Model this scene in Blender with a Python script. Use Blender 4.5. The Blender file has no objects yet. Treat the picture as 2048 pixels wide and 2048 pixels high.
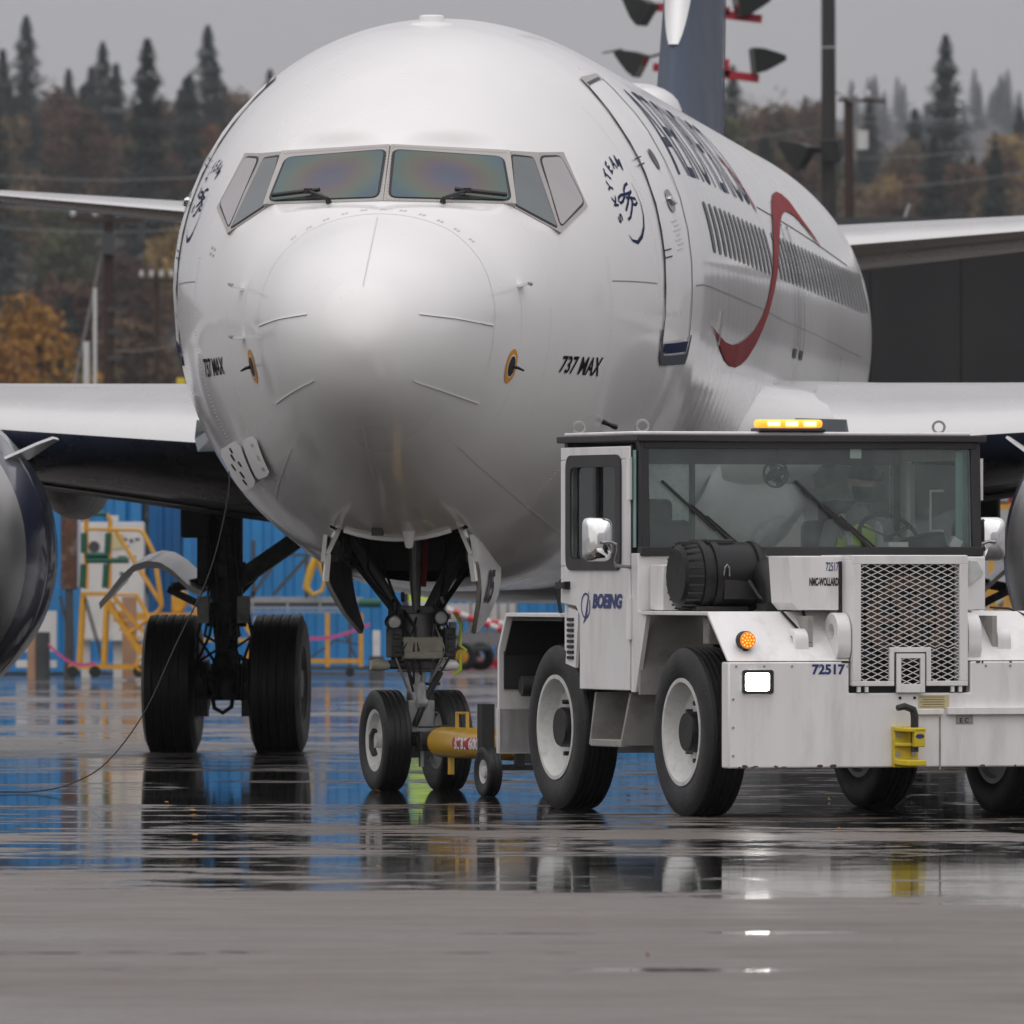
import bpy, bmesh, math, random
from mathutils import Vector, Matrix
from mathutils.geometry import tessellate_polygon

random.seed(11)
R = math.radians
C = bpy.context.scene.collection
SC = bpy.context.scene

# ------------------------------------------------------------------ camera
CAM_H = 1.54
cam_d = bpy.data.cameras.new('camera')
cam = bpy.data.objects.new('camera', cam_d)
C.objects.link(cam)
cam.location = (0, 0, CAM_H)
cam_d.sensor_width = 36.0
cam_d.lens = 402.5
cam_d.clip_start = 1.0
cam_d.clip_end = 9000.0
cam.rotation_euler = (R(90 + 0.2552), 0, 0)
cam_d.dof.use_dof = True
cam_d.dof.focus_distance = 71.5
cam_d.dof.aperture_fstop = 9.0
SC.camera = cam
SC.render.resolution_x = SC.render.resolution_y = 1024

# ------------------------------------------------------------------ sky: overcast
W = bpy.data.worlds.new('World')
SC.world = W
W.use_nodes = True
nt = W.node_tree
nt.nodes.clear()
out = nt.nodes.new('ShaderNodeOutputWorld')
SUN_EL, SUN_AZ = R(48), R(-155)
sky = nt.nodes.new('ShaderNodeTexSky')
sky.sky_type = 'NISHITA'
sky.sun_disc = False
sky.sun_elevation = SUN_EL
sky.sun_rotation = R(205)
bg_s = nt.nodes.new('ShaderNodeBackground')
bg_s.inputs[1].default_value = 0.05
nt.links.new(sky.outputs[0], bg_s.inputs[0])
# cloud deck: brighter overhead than at the horizon, as under any even overcast
tc = nt.nodes.new('ShaderNodeTexCoord')
sp = nt.nodes.new('ShaderNodeSeparateXYZ')
nt.links.new(tc.outputs['Generated'], sp.inputs[0])
ramp = nt.nodes.new('ShaderNodeMapRange')
ramp.inputs[1].default_value = 0.0
ramp.inputs[2].default_value = 1.0
ramp.inputs[3].default_value = 0.338
ramp.inputs[4].default_value = 1.20
nt.links.new(sp.outputs[2], ramp.inputs[0])
nz = nt.nodes.new('ShaderNodeTexNoise')
nz.inputs['Scale'].default_value = 5.0
nz.inputs['Detail'].default_value = 4.0
nt.links.new(tc.outputs['Generated'], nz.inputs['Vector'])
nr = nt.nodes.new('ShaderNodeMapRange')
nr.inputs[1].default_value = 0.3
nr.inputs[2].default_value = 0.7
nr.inputs[3].default_value = 0.9
nr.inputs[4].default_value = 1.1
nt.links.new(nz.outputs['Fac'], nr.inputs[0])
mu = nt.nodes.new('ShaderNodeMath')
mu.operation = 'MULTIPLY'
nt.links.new(ramp.outputs[0], mu.inputs[0])
nt.links.new(nr.outputs[0], mu.inputs[1])
bg_c = nt.nodes.new('ShaderNodeBackground')
bg_c.inputs[0].default_value = (1.0, 0.975, 1.005, 1)
nt.links.new(mu.outputs[0], bg_c.inputs[1])
mixw = nt.nodes.new('ShaderNodeMixShader')
mixw.inputs[0].default_value = 0.95
nt.links.new(bg_s.outputs[0], mixw.inputs[1])
nt.links.new(bg_c.outputs[0], mixw.inputs[2])
nt.links.new(mixw.outputs[0], out.inputs[0])

sun_d = bpy.data.lights.new('sun', 'SUN')
sun_d.energy = 0.9
sun_d.angle = R(120)
sun_d.color = (1.0, 0.97, 0.93)
sun = bpy.data.objects.new('sun', sun_d)
C.objects.link(sun)
sun.rotation_euler = (R(42), 0, R(-14))

VS = SC.view_settings
VS.view_transform = 'Standard'
VS.look = 'None'
VS.exposure = 0.0
VS.gamma = 1.0
VS.use_curve_mapping = False
SC.cycles.max_bounces = 8
SC.cycles.transparent_max_bounces = 12
SC.cycles.use_denoising = True
SC.cycles.sample_clamp_indirect = 6.0


# ------------------------------------------------------------------ materials
def rgb(*c):
    return (c[0], c[1], c[2], 1.0)


def mat(name, col, rough=0.5, metal=0.0, coat=0.0, var=0.06, scale=3.0, bump=0.0, bscale=40.0, dirt=None, dirt_amt=0.0, dirt_scale=1.5,
        emit=None, emit_s=0.0, ior=1.5, rvar=0.15, stretch=None, spec=0.5):
    m = bpy.data.materials.new(name)
    m.use_nodes = True
    n = m.node_tree
    b = n.nodes['Principled BSDF']
    b.inputs['Metallic'].default_value = metal
    b.inputs['Coat Weight'].default_value = coat
    b.inputs['Coat Roughness'].default_value = 0.06
    b.inputs['IOR'].default_value = ior
    b.inputs['Specular IOR Level'].default_value = spec
    t = n.nodes.new('ShaderNodeTexCoord')
    src = t.outputs['Object']
    if stretch:
        mp = n.nodes.new('ShaderNodeMapping')
        mp.inputs['Scale'].default_value = stretch
        n.links.new(src, mp.inputs[0])
        src = mp.outputs[0]
    nz = n.nodes.new('ShaderNodeTexNoise')
    nz.inputs['Scale'].default_value = scale
    nz.inputs['Detail'].default_value = 5
    n.links.new(src, nz.inputs['Vector'])
    mr = n.nodes.new('ShaderNodeMapRange')
    mr.inputs[1].default_value, mr.inputs[2].default_value = 0.3, 0.7
    mr.inputs[3].default_value, mr.inputs[4].default_value = 1 - var, 1 + var
    n.links.new(nz.outputs['Fac'], mr.inputs[0])
    vm = n.nodes.new('ShaderNodeVectorMath')
    vm.operation = 'SCALE'
    vm.inputs[0].default_value = col[:3]
    n.links.new(mr.outputs[0], vm.inputs['Scale'])
    c_out = vm.outputs[0]
    if dirt is not None:
        nd = n.nodes.new('ShaderNodeTexNoise')
        nd.inputs['Scale'].default_value = dirt_scale
        nd.inputs['Detail'].default_value = 8
        nd.inputs['Roughness'].default_value = 0.65
        n.links.new(src, nd.inputs['Vector'])
        md = n.nodes.new('ShaderNodeMapRange')
        md.inputs[1].default_value, md.inputs[2].default_value = 0.48, 0.75
        md.inputs[3].default_value, md.inputs[4].default_value = 0.0, dirt_amt
        n.links.new(nd.outputs['Fac'], md.inputs[0])
        mx = n.nodes.new('ShaderNodeMix')
        mx.data_type = 'RGBA'
        mx.inputs[7].default_value = rgb(*dirt)
        n.links.new(md.outputs[0], mx.inputs[0])
        n.links.new(c_out, mx.inputs[6])
        c_out = mx.outputs[2]
    n.links.new(c_out, b.inputs['Base Color'])
    rr = n.nodes.new('ShaderNodeMapRange')
    rr.inputs[1].default_value, rr.inputs[2].default_value = 0.3, 0.7
    rr.inputs[3].default_value, rr.inputs[4].default_value = rough * (1 - rvar), min(1.0, rough * (1 + rvar))
    n.links.new(nz.outputs['Fac'], rr.inputs[0])
    n.links.new(rr.outputs[0], b.inputs['Roughness'])
    if bump > 0:
        nb = n.nodes.new('ShaderNodeTexNoise')
        nb.inputs['Scale'].default_value = bscale
        nb.inputs['Detail'].default_value = 3
        n.links.new(src, nb.inputs['Vector'])
        bp = n.nodes.new('ShaderNodeBump')
        bp.inputs['Strength'].default_value = bump
        bp.inputs['Distance'].default_value = 0.02
        n.links.new(nb.outputs['Fac'], bp.inputs['Height'])
        n.links.new(bp.outputs[0], b.inputs['Normal'])
    if emit:
        b.inputs['Emission Color'].default_value = rgb(*emit)
        b.inputs['Emission Strength'].default_value = emit_s
    return m


def glass_mat(name, tint, haze=0.08, haze_col=(0.5, 0.55, 0.55), rough=0.03):
    """thin pane: tinted see-through with a Fresnel sheen and a film of rain"""
    m = bpy.data.materials.new(name)
    m.use_nodes = True
    n = m.node_tree
    n.nodes.clear()
    o = n.nodes.new('ShaderNodeOutputMaterial')
    tr = n.nodes.new('ShaderNodeBsdfTransparent')
    tr.inputs[0].default_value = rgb(*tint)
    gl = n.nodes.new('ShaderNodeBsdfGlossy')
    gl.inputs['Roughness'].default_value = rough
    gl.inputs[0].default_value = rgb(0.95, 1.0, 0.98)
    df = n.nodes.new('ShaderNodeBsdfDiffuse')
    df.inputs[0].default_value = rgb(*haze_col)
    t = n.nodes.new('ShaderNodeTexCoord')
    nz = n.nodes.new('ShaderNodeTexNoise')
    nz.inputs['Scale'].default_value = 9
    nz.inputs['Detail'].default_value = 9
    nz.inputs['Roughness'].default_value = 0.7
    n.links.new(t.outputs['Object'], nz.inputs['Vector'])
    mr = n.nodes.new('ShaderNodeMapRange')
    mr.inputs[1].default_value, mr.inputs[2].default_value = 0.35, 0.75
    mr.inputs[3].default_value, mr.inputs[4].default_value = haze * 0.5, haze * 1.7
    n.links.new(nz.outputs['Fac'], mr.inputs[0])
    tl = n.nodes.new('ShaderNodeBsdfTranslucent')
    tl.inputs[0].default_value = rgb(*haze_col)
    mf = n.nodes.new('ShaderNodeMixShader')
    n.links.new(df.outputs[0], mf.inputs[1])
    n.links.new(tl.outputs[0], mf.inputs[2])
    m1 = n.nodes.new('ShaderNodeMixShader')
    n.links.new(mr.outputs[0], m1.inputs[0])
    n.links.new(tr.outputs[0], m1.inputs[1])
    n.links.new(mf.outputs[0], m1.inputs[2])
    fr = n.nodes.new('ShaderNodeFresnel')
    fr.inputs[0].default_value = 1.5
    m2 = n.nodes.new('ShaderNodeMixShader')
    n.links.new(fr.outputs[0], m2.inputs[0])
    n.links.new(m1.outputs[0], m2.inputs[1])
    n.links.new(gl.outputs[0], m2.inputs[2])
    n.links.new(m2.outputs[0], o.inputs[0])
    return m


# ------------------------------------------------------------------ geometry helpers
def V(*a):
    return Vector(a)


class MB:
    """collects shapes into ONE mesh"""

    def __init__(self):
        self.v, self.f = [], []

    def add(self, vs, fs):
        o = len(self.v)
        self.v += [tuple(p) for p in vs]
        self.f += [tuple(i + o for i in q) for q in fs]
        return self

    def box(self, c, s, rot=None):
        hx, hy, hz = s[0] / 2, s[1] / 2, s[2] / 2
        vs = [Vector((x, y, z)) for z in (-hz, hz) for y in (-hy, hy) for x in (-hx, hx)]
        if rot is not None:
            vs = [rot @ p for p in vs]
        vs = [p + Vector(c) for p in vs]
        return self.add(vs, [(0, 2, 3, 1), (4, 5, 7, 6), (0, 1, 5, 4), (2, 6, 7, 3), (0, 4, 6, 2), (1, 3, 7, 5)])

    def bar(self, p0, p1, w, h=None, up=(0, 0, 1)):
        """rectangular bar between two points"""
        h = h or w
        p0, p1 = Vector(p0), Vector(p1)
        d = (p1 - p0)
        L = d.length
        d.normalize()
        up = Vector(up)
        if abs(d.dot(up)) > 0.99:
            up = Vector((0, 1, 0))
        sx = d.cross(up).normalized()
        sz = sx.cross(d)
        rot = Matrix((sx, d, sz)).transposed()
        return self.box((p0 + p1) / 2, (w, L, h), rot)

    def ext(self, pts, vec):
        """extrude a 3-D polygon by vec"""
        pts = [Vector(p) for p in pts]
        vec = Vector(vec)
        n = len(pts)
        vs = pts + [p + vec for p in pts]
        fs = [tuple(range(n - 1, -1, -1)), tuple(range(n, 2 * n))]
        for i in range(n):
            j = (i + 1) % n
            fs.append((i, j, n + j, n + i))
        return self.add(vs, fs)

    def tube(self, pts, r, n=8, caps=True):
        pts = [Vector(p) for p in pts]
        rs = r if isinstance(r, (list, tuple)) else [r] * len(pts)
        vs, fs = [], []
        t = (pts[1] - pts[0]).normalized()
        a = t.orthogonal().normalized()
        for i, p in enumerate(pts):
            if i == 0:
                t2 = pts[1] - p
            elif i == len(pts) - 1:
                t2 = p - pts[i - 1]
            else:
                t2 = (pts[i + 1] - p).normalized() + (p - pts[i - 1]).normalized()
            t2 = t2.normalized()
            a = (a - t2 * a.dot(t2)).normalized()
            b = t2.cross(a)
            for k in range(n):
                an = 2 * math.pi * k / n
                vs.append(p + (a * math.cos(an) + b * math.sin(an)) * rs[i])
        for i in range(len(pts) - 1):
            for k in range(n):
                k2 = (k + 1) % n
                fs.append((i * n + k, i * n + k2, (i + 1) * n + k2, (i + 1) * n + k))
        if caps:
            fs.append(tuple(range(n - 1, -1, -1)))
            fs.append(tuple(range((len(pts) - 1) * n, len(pts) * n)))
        return self.add(vs, fs)

    def cyl(self, p0, p1, r, n=16):
        return self.tube([p0, p1], r, n)

    def lathe(self, prof, org=(0, 0, 0), axis=(1, 0, 0), n=40, closed=False, cap=True):
        """prof = [(radius, height along axis)]"""
        ax = Vector(axis).normalized()
        a = ax.orthogonal().normalized()
        b = ax.cross(a)
        org = Vector(org)
        vs, fs = [], []
        m = len(prof)
        for r_, h in prof:
            for k in range(n):
                an = 2 * math.pi * k / n
                vs.append(org + ax * h + (a * math.cos(an) + b * math.sin(an)) * max(r_, 1e-4))
        rng = range(m if closed else m - 1)
        for i in rng:
            i2 = (i + 1) % m
            for k in range(n):
                k2 = (k + 1) % n
                fs.append((i * n + k, i * n + k2, i2 * n + k2, i2 * n + k))
        if not closed and cap:
            fs.append(tuple(range(n - 1, -1, -1)))
            fs.append(tuple(range((m - 1) * n, m * n)))
        return self.add(vs, fs)

    def torus(self, org, axis, Rr, r, n=28, k=8):
        prof = [(Rr + r * math.cos(2 * math.pi * i / k), r * math.sin(2 * math.pi * i / k)) for i in range(k)]
        return self.lathe(prof, org, axis, n, closed=True)

    def loft(self, rings, cap=True, closed=True):
        n = len(rings[0])
        vs = [p for r_ in rings for p in r_]
        fs = []
        for i in range(len(rings) - 1):
            for k in range(n if closed else n - 1):
                k2 = (k + 1) % n
                fs.append((i * n + k, i * n + k2, (i + 1) * n + k2, (i + 1) * n + k))
        if cap and closed:
            fs.append(tuple(range(n - 1, -1, -1)))
            fs.append(tuple(range((len(rings) - 1) * n, len(rings) * n)))
        return self.add(vs, fs)

    def grid(self, rows, two=False):
        return self.loft(rows, cap=False, closed=False)

    def mesh(self, name, m, angle=35):
        me = bpy.data.meshes.new(name)
        me.from_pydata(self.v, [], self.f)
        bm = bmesh.new()
        bm.from_mesh(me)
        bmesh.ops.recalc_face_normals(bm, faces=bm.faces)
        bm.to_mesh(me)
        bm.free()
        if m is not None:
            me.materials.append(m)
        me.shade_smooth()
        me.set_sharp_from_angle(angle=R(angle))
        return me

    def build(self, name, m, parent=None, loc=(0, 0, 0), rot=(0, 0, 0), bevel=0.0, angle=35, seg=2):
        o = bpy.data.objects.new(name, self.mesh(name, m, angle))
        C.objects.link(o)
        o.parent = parent
        o.location = loc
        o.rotation_euler = rot
        if bevel > 0:
            bv = o.modifiers.new('bevel', 'BEVEL')
            bv.width = bevel
            bv.segments = seg
            bv.limit_method = 'ANGLE'
            bv.angle_limit = R(40)
        return o


def tag(o, label=None, cat=None, group=None, kind=None):
    if label:
        o['label'] = label
    if cat:
        o['category'] = cat
    if group:
        o['group'] = group
    if kind:
        o['kind'] = kind
    return o


def empty(name, loc=(0, 0, 0), rz=0.0, label=None, cat=None, group=None):
    o = bpy.data.objects.new(name, None)
    o.empty_display_size = 0.3
    C.objects.link(o)
    o.location = loc
    o.rotation_euler = (0, 0, rz)
    return tag(o, label, cat, group)


def link_mesh(name, me, parent=None, loc=(0, 0, 0), rot=(0, 0, 0), scale=None):
    o = bpy.data.objects.new(name, me)
    C.objects.link(o)
    o.parent = parent
    o.location = loc
    o.rotation_euler = rot
    if scale:
        o.scale = scale
    return o


def copy_tree(o, parent=None):
    c = o.copy()
    C.objects.link(c)
    c.parent = parent
    for ch in list(o.children):
        copy_tree(ch, c)
    return c


def at(px, py, d):
    """the point d metres away on the bearing (px, py) of the 2048-pixel survey photo"""
    return Vector(((px - 1024) / 22900 * d, d, CAM_H + (1126 - py) / 22900 * d))


def text_poly(s, size, shear=0.0, bold=0.0, spacing=1.0, maxlen=None, align='LEFT', xs=1.0):
    """flat lettering as (verts2d, tris)"""
    cu = bpy.data.curves.new('txt', 'FONT')
    cu.body = s
    cu.size = size
    cu.shear = shear
    cu.offset = bold
    cu.space_character = spacing
    cu.align_x = align
    cu.resolution_u = 4
    ob = bpy.data.objects.new('txt', cu)
    C.objects.link(ob)
    dg = bpy.context.evaluated_depsgraph_get()
    me = bpy.data.meshes.new_from_object(ob.evaluated_get(dg))
    bpy.data.objects.remove(ob)
    bm = bmesh.new()
    bm.from_mesh(me)
    bpy.data.meshes.remove(me)
    bmesh.ops.triangulate(bm, faces=bm.faces)
    if maxlen:
        for _ in range(5):
            ed = [e for e in bm.edges if e.calc_length() > maxlen]
            if not ed:
                break
            bmesh.ops.subdivide_edges(bm, edges=ed, cuts=1)
            bmesh.ops.triangulate(bm, faces=bm.faces)
    bm.verts.index_update()
    vs = [(v.co.x * xs, v.co.y) for v in bm.verts]
    fs = [tuple(v.index for v in f.verts) for f in bm.faces]
    bm.free()
    return vs, fs


def poly_fill(pts, maxlen):
    """triangulate a 2-D outline into small faces"""
    bm = bmesh.new()
    vs = [bm.verts.new((p[0], p[1], 0)) for p in pts]
    for tri in tessellate_polygon([[Vector((p[0], p[1] * 1.8, 0)) for p in pts]]):
        bm.faces.new([vs[i] for i in tri])
    for _ in range(7):
        ed = [e for e in bm.edges if e.calc_length() > maxlen]
        if not ed:
            break
        bmesh.ops.subdivide_edges(bm, edges=ed, cuts=1)
        bmesh.ops.triangulate(bm, faces=bm.faces)
    bm.verts.index_update()
    o = [(v.co.x, v.co.y) for v in bm.verts], [tuple(v.index for v in q.verts) for q in bm.faces]
    bm.free()
    return o


def round_poly(pts, r, n=4):
    """round the corners of a 3-D polygon"""
    o = []
    m = len(pts)
    for i in range(m):
        p, a, b = Vector(pts[i]), Vector(pts[i - 1]), Vector(pts[(i + 1) % m])
        ra = min(r, (a - p).length * 0.45)
        rb = min(r, (b - p).length * 0.45)
        q0 = p + (a - p).normalized() * ra
        q1 = p + (b - p).normalized() * rb
        for k in range(n + 1):
            t = k / n
            o.append(q0 * (1 - t) ** 2 + p * 2 * t * (1 - t) + q1 * t * t)
    return o
# ------------------------------------------------------------------ fuselage shape (x = port, y = aft of the nose, z = up)
UC = 3.47                      # height of the upper lobe's centre


def pchip(xs, ys):
    n = len(xs)
    h = [xs[i + 1] - xs[i] for i in range(n - 1)]
    d = [(ys[i + 1] - ys[i]) / h[i] for i in range(n - 1)]
    m = [d[0]] + [0.0] * (n - 2) + [d[-1]]
    for i in range(1, n - 1):
        if d[i - 1] * d[i] > 0:
            w1, w2 = 2 * h[i] + h[i - 1], h[i] + 2 * h[i - 1]
            m[i] = (w1 + w2) / (w1 / d[i - 1] + w2 / d[i])

    def f(x):
        if x <= xs[0]:
            return ys[0]
        if x >= xs[-1]:
            return ys[-1]
        i = 0
        while x > xs[i + 1]:
            i += 1
        t = (x - xs[i]) / h[i]
        return (ys[i] * (1 + 2 * t) * (1 - t) ** 2 + m[i] * h[i] * t * (1 - t) ** 2
                + ys[i + 1] * t * t * (3 - 2 * t) + m[i + 1] * h[i] * t * t * (t - 1))
    return f


def prof(tab):
    q = pchip([math.sqrt(a) for a, b in tab], [b for a, b in tab])
    return lambda s: q(math.sqrt(max(s, 0.0)))


f_top = prof([(0, -.51), (.05, -.33), (.15, -.19), (.3, -.07), (.6, .09), (1.0, .24), (1.4, .365), (1.65, .465), (2.1, .78), (2.4, 1.0), (3.0, 1.28),
              (3.6, 1.48), (4.3, 1.65), (5.0, 1.77), (6.0, 1.86), (7.0, 1.88), (29, 1.88), (34, 1.82), (37, 1.6), (39, 1.3)])
f_bot = prof([(0, -.51), (.05, -.68), (.15, -.82), (.3, -.94), (.6, -1.1), (1.0, -1.27), (1.4, -1.41), (2.0, -1.60), (2.6, -1.75), (3.4, -1.91), (4.5, -2.05),
              (6.0, -2.13), (26, -2.13), (29, -1.9), (32, -1.25), (35, -.4), (37, .25), (39, .9)])
f_wid = prof([(0, .0), (.05, .17), (.15, .30), (.3, .42), (.6, .58), (1.0, .72), (1.4, .84), (1.9, 1.02), (2.4, 1.20), (3.0, 1.39), (3.6, 1.53), (4.3, 1.66),
              (5.0, 1.765), (6.0, 1.842), (7.0, 1.866), (8.5, 1.88), (27, 1.88), (30, 1.74), (33, 1.42), (36, .95), (38, .5), (39, .2)])
f_cen = prof([(0, -.51), (.3, -.47), (1.0, -.36), (2.0, -.28), (3.0, -.22), (4.5, -.1), (6.0, 0), (26, 0), (33, .45), (39, 1.1)])


def sec(s, a):
    """skin point at station s, angle a from the crown (positive to port)"""
    w, zc = f_wid(s), f_cen(s)
    c = math.cos(a)
    z = zc + (f_top(s) - zc) * c if c >= 0 else zc + (zc - f_bot(s)) * c
    return Vector((w * math.sin(a), s, UC + z))


def ang(s, z, side=1):
    """angle from the crown where the skin passes height z (relative to the lobe centre)"""
    zc = f_cen(s)
    d = (f_top(s) - zc) if z >= zc else (zc - f_bot(s))
    return side * math.acos(max(-1, min(1, (z - zc) / d)))

# ------------------------------------------------------------------ the ground
def ground_material():
    m = bpy.data.materials.new('wet_concrete')
    m.use_nodes = True
    n = m.node_tree
    b = n.nodes['Principled BSDF']
    L = n.links.new
    t = n.nodes.new('ShaderNodeTexCoord')

    def noise(scale, detail=6, rough=0.6, sx=1.0, sy=1.0, dist=0.0):
        mp = n.nodes.new('ShaderNodeMapping')
        mp.inputs['Scale'].default_value = (sx, sy, 1)
        L(t.outputs['Object'], mp.inputs[0])
        z = n.nodes.new('ShaderNodeTexNoise')
        z.inputs['Scale'].default_value = scale
        z.inputs['Detail'].default_value = detail
        z.inputs['Roughness'].default_value = rough
        z.inputs['Distortion'].default_value = dist
        L(mp.outputs[0], z.inputs['Vector'])
        return z.outputs['Fac']

    def rng(src, a, b_, c, d):
        r_ = n.nodes.new('ShaderNodeMapRange')
        r_.inputs[1].default_value, r_.inputs[2].default_value = a, b_
        r_.inputs[3].default_value, r_.inputs[4].default_value = c, d
        L(src, r_.inputs[0])
        return r_.outputs[0]

    def math_(op, a, b_):
        q = n.nodes.new('ShaderNodeMath')
        q.operation = op
        for i, x in enumerate((a, b_)):
            if isinstance(x, (int, float)):
                q.inputs[i].default_value = x
            else:
                L(x, q.inputs[i])
        return q.outputs[0]
    # how deep the film of water stands: broad puddles (more of them round the aircraft than on
    # the crowned strip nearer the camera) broken by small ones
    sp_ = n.nodes.new('ShaderNodeSeparateXYZ')
    L(t.outputs['Object'], sp_.inputs[0])
    edge = math_('ADD', sp_.outputs[1], math_('MULTIPLY', math_('SUBTRACT', noise(0.16, 4, 0.6, 0.5, 1.0), 0.5), 16.0))
    low = math_('ADD', rng(edge, 49.5, 56.0, -0.115, 0.066), rng(edge, 74.0, 84.0, 0.0, -0.040))
    big = noise(0.085, 3, 0.5, 0.8, 1.0, 0.6)
    mid = noise(0.42, 6, 0.65, 0.6, 1.0, 0.4)
    fine = noise(2.6, 4, 0.6, 0.6, 1.0)
    w = math_('ADD', math_('MULTIPLY', big, 0.26), math_('MULTIPLY', mid, 0.42))
    w = math_('ADD', w, math_('MULTIPLY', fine, 0.32))
    w = math_('ADD', w, low)
    # water standing along the slab joints nearer the camera
    jn = noise(0.9, 4, 0.6, 0.6, 1.0)
    for y0 in (47.6, 45.3, 43.4, 39.6):
        d = math_('ABSOLUTE', math_('SUBTRACT', sp_.outputs[1], y0), 0)
        k = math_('MULTIPLY', rng(d, 0.05, 0.40, 1.0, 0.0), rng(jn, 0.46, 0.66, 0.0, 0.30))
        w = math_('ADD', w, k)
    w = math_('ADD', w, math_('MULTIPLY', math_('SUBTRACT', noise(1.0, 3, 0.7, 7.0, 2.4), 0.5), 0.075))
    wet = rng(w, 0.490, 0.535, 0.0, 1.0)
    # colour of the concrete
    patch = noise(0.25, 8, 0.7)
    grain = noise(30, 4, 0.7)
    broom = noise(1.0, 3, 0.7, 26.0, 3.2)
    broom2 = noise(1.0, 2, 0.6, 9.0, 1.3)
    mixc = n.nodes.new('ShaderNodeMix')
    mixc.data_type = 'RGBA'
    mixc.inputs[6].default_value = rgb(0.070, 0.058, 0.050)
    mixc.inputs[7].default_value = rgb(0.185, 0.154, 0.134)
    L(math_('ADD', math_('MULTIPLY', patch, 0.55), math_('ADD', math_('MULTIPLY', broom, 0.25), math_('MULTIPLY', broom2, 0.20))), mixc.inputs[0])
    dark = n.nodes.new('ShaderNodeMix')
    dark.data_type = 'RGBA'
    dark.inputs[7].default_value = rgb(0.018, 0.017, 0.016)
    L(wet, dark.inputs[0])
    L(mixc.outputs[2], dark.inputs[6])
    L(dark.outputs[2], b.inputs['Base Color'])
    damp = rng(math_('ADD', math_('MULTIPLY', noise(0.5, 6, 0.65, 0.5, 1.0), 0.6), math_('MULTIPLY', noise(3.0, 4, 0.65, 0.6, 1.0), 0.4)), 0.36, 0.64, 0.24, 0.56)
    L(math_('ADD', math_('MULTIPLY', damp, math_('SUBTRACT', 1.0, wet)), math_('MULTIPLY', wet, math_('MULTIPLY', rng(fine, 0.35, 0.65, 0.015, 0.075), 1.0))), b.inputs['Roughness'])
    L(rng(wet, 0.0, 1.0, 0.26, 0.5), b.inputs['Specular IOR Level'])
    b.inputs['IOR'].default_value = 1.4
    # rain-dimpled film and coarse concrete
    rip = noise(1.6, 3, 0.6, 1.0, 1.0)
    rip2 = noise(14, 3, 0.6)
    bp1 = n.nodes.new('ShaderNodeBump')
    bp1.inputs['Distance'].default_value = 0.05
    L(rng(wet, 0.0, 1.0, 0.16, 0.026), bp1.inputs['Strength'])
    L(math_('ADD', math_('MULTIPLY', rip, 0.5), math_('ADD', math_('MULTIPLY', rip2, 0.10), math_('MULTIPLY', broom2, 0.22))), bp1.inputs['Height'])
    L(bp1.outputs[0], b.inputs['Normal'])
    return m


g = MB()
g.add([(-1150, -60, 0), (1150, -60, 0), (1150, 5000, 0), (-1150, 5000, 0)], [(0, 1, 2, 3)])
tag(g.build('ground', ground_material()), 'wet concrete airport apron with puddles', kind='structure')

M = {}
M['paint'] = mat('white_aircraft_paint', (0.82, 0.81, 0.805), 0.30, coat=0.7, var=0.025, scale=0.8, dirt=(0.66, 0.64, 0.61), dirt_amt=0.18, dirt_scale=0.9)
M['paint2'] = mat('white_panel_paint', (0.82, 0.815, 0.81), 0.35, coat=0.4, var=0.03)
M['sticker'] = mat('matt_white_cover', (0.93, 0.93, 0.92), 0.8, var=0.02)
M['lip'] = mat('satin_inlet_lip', (0.62, 0.62, 0.615), 0.42, metal=1.0, var=0.05, scale=2)
M['greyframe'] = mat('grey_window_frame', (0.42, 0.40, 0.38), 0.45, metal=0.25, var=0.06, scale=6)
M['black'] = mat('black_rubber_seal', (0.010, 0.010, 0.011), 0.5, var=0.1)
M['tyre'] = mat('wet_tyre_rubber', (0.010, 0.010, 0.011), 0.5, var=0.25, scale=7, bump=0.25, bscale=60, dirt=(0.028, 0.027, 0.026), dirt_amt=0.5, dirt_scale=5)
M['line'] = mat('dark_seam', (0.07, 0.07, 0.075), 0.7, var=0.1, spec=.15)
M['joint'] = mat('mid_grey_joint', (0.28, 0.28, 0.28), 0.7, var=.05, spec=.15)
M['scuff'] = mat('dark_scuff_plate', (0.085, 0.092, 0.11), 0.7, var=.1, spec=.1)
M['seam'] = mat('grey_seam', (0.60, 0.59, 0.58), 0.5, var=0.1)
M['navy'] = mat('navy_livery', (0.028, 0.040, 0.085), 0.35, coat=0.5, var=0.06)
M['title'] = mat('slate_blue_title', (0.048, 0.056, 0.096), 0.7, var=0.05, spec=.12)
M['mark'] = mat('navy_decal', (0.015, 0.022, 0.075), 0.7, var=.04, spec=.12)
M['inkblk'] = mat('black_decal', (0.010, 0.010, 0.011), 0.7, var=.05, spec=.12)
M['fin'] = mat('slate_blue_fin', (0.060, 0.078, 0.118), 0.5, var=0.06, scale=1.2, spec=.25)
M['red'] = mat('dark_red_livery', (0.235, 0.022, 0.026), 0.65, var=0.06, scale=1.0, spec=.15)
M['gearmid'] = mat('mid_grey_gear_paint', (0.21, 0.21, 0.205), 0.42, metal=.2, var=0.2, scale=8, dirt=(0.03, 0.028, 0.026), dirt_amt=.7, dirt_scale=8)
M['silver'] = mat('bare_polished_metal', (0.52, 0.52, 0.515), 0.27, metal=1.0, var=0.04, scale=2)
M['wing'] = mat('grey_wing_paint', (0.40, 0.405, 0.41), 0.38, coat=0.3, var=0.05, scale=1.0, dirt=(0.26, 0.25, 0.24), dirt_amt=0.35)
M['cabglass'] = mat('cabin_window_acrylic', (0.075, 0.077, 0.082), 0.4, var=0.1, spec=.2)
M['steel'] = mat('gear_steel', (0.33, 0.33, 0.33), 0.35, metal=0.8, var=0.15, scale=8)
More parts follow.
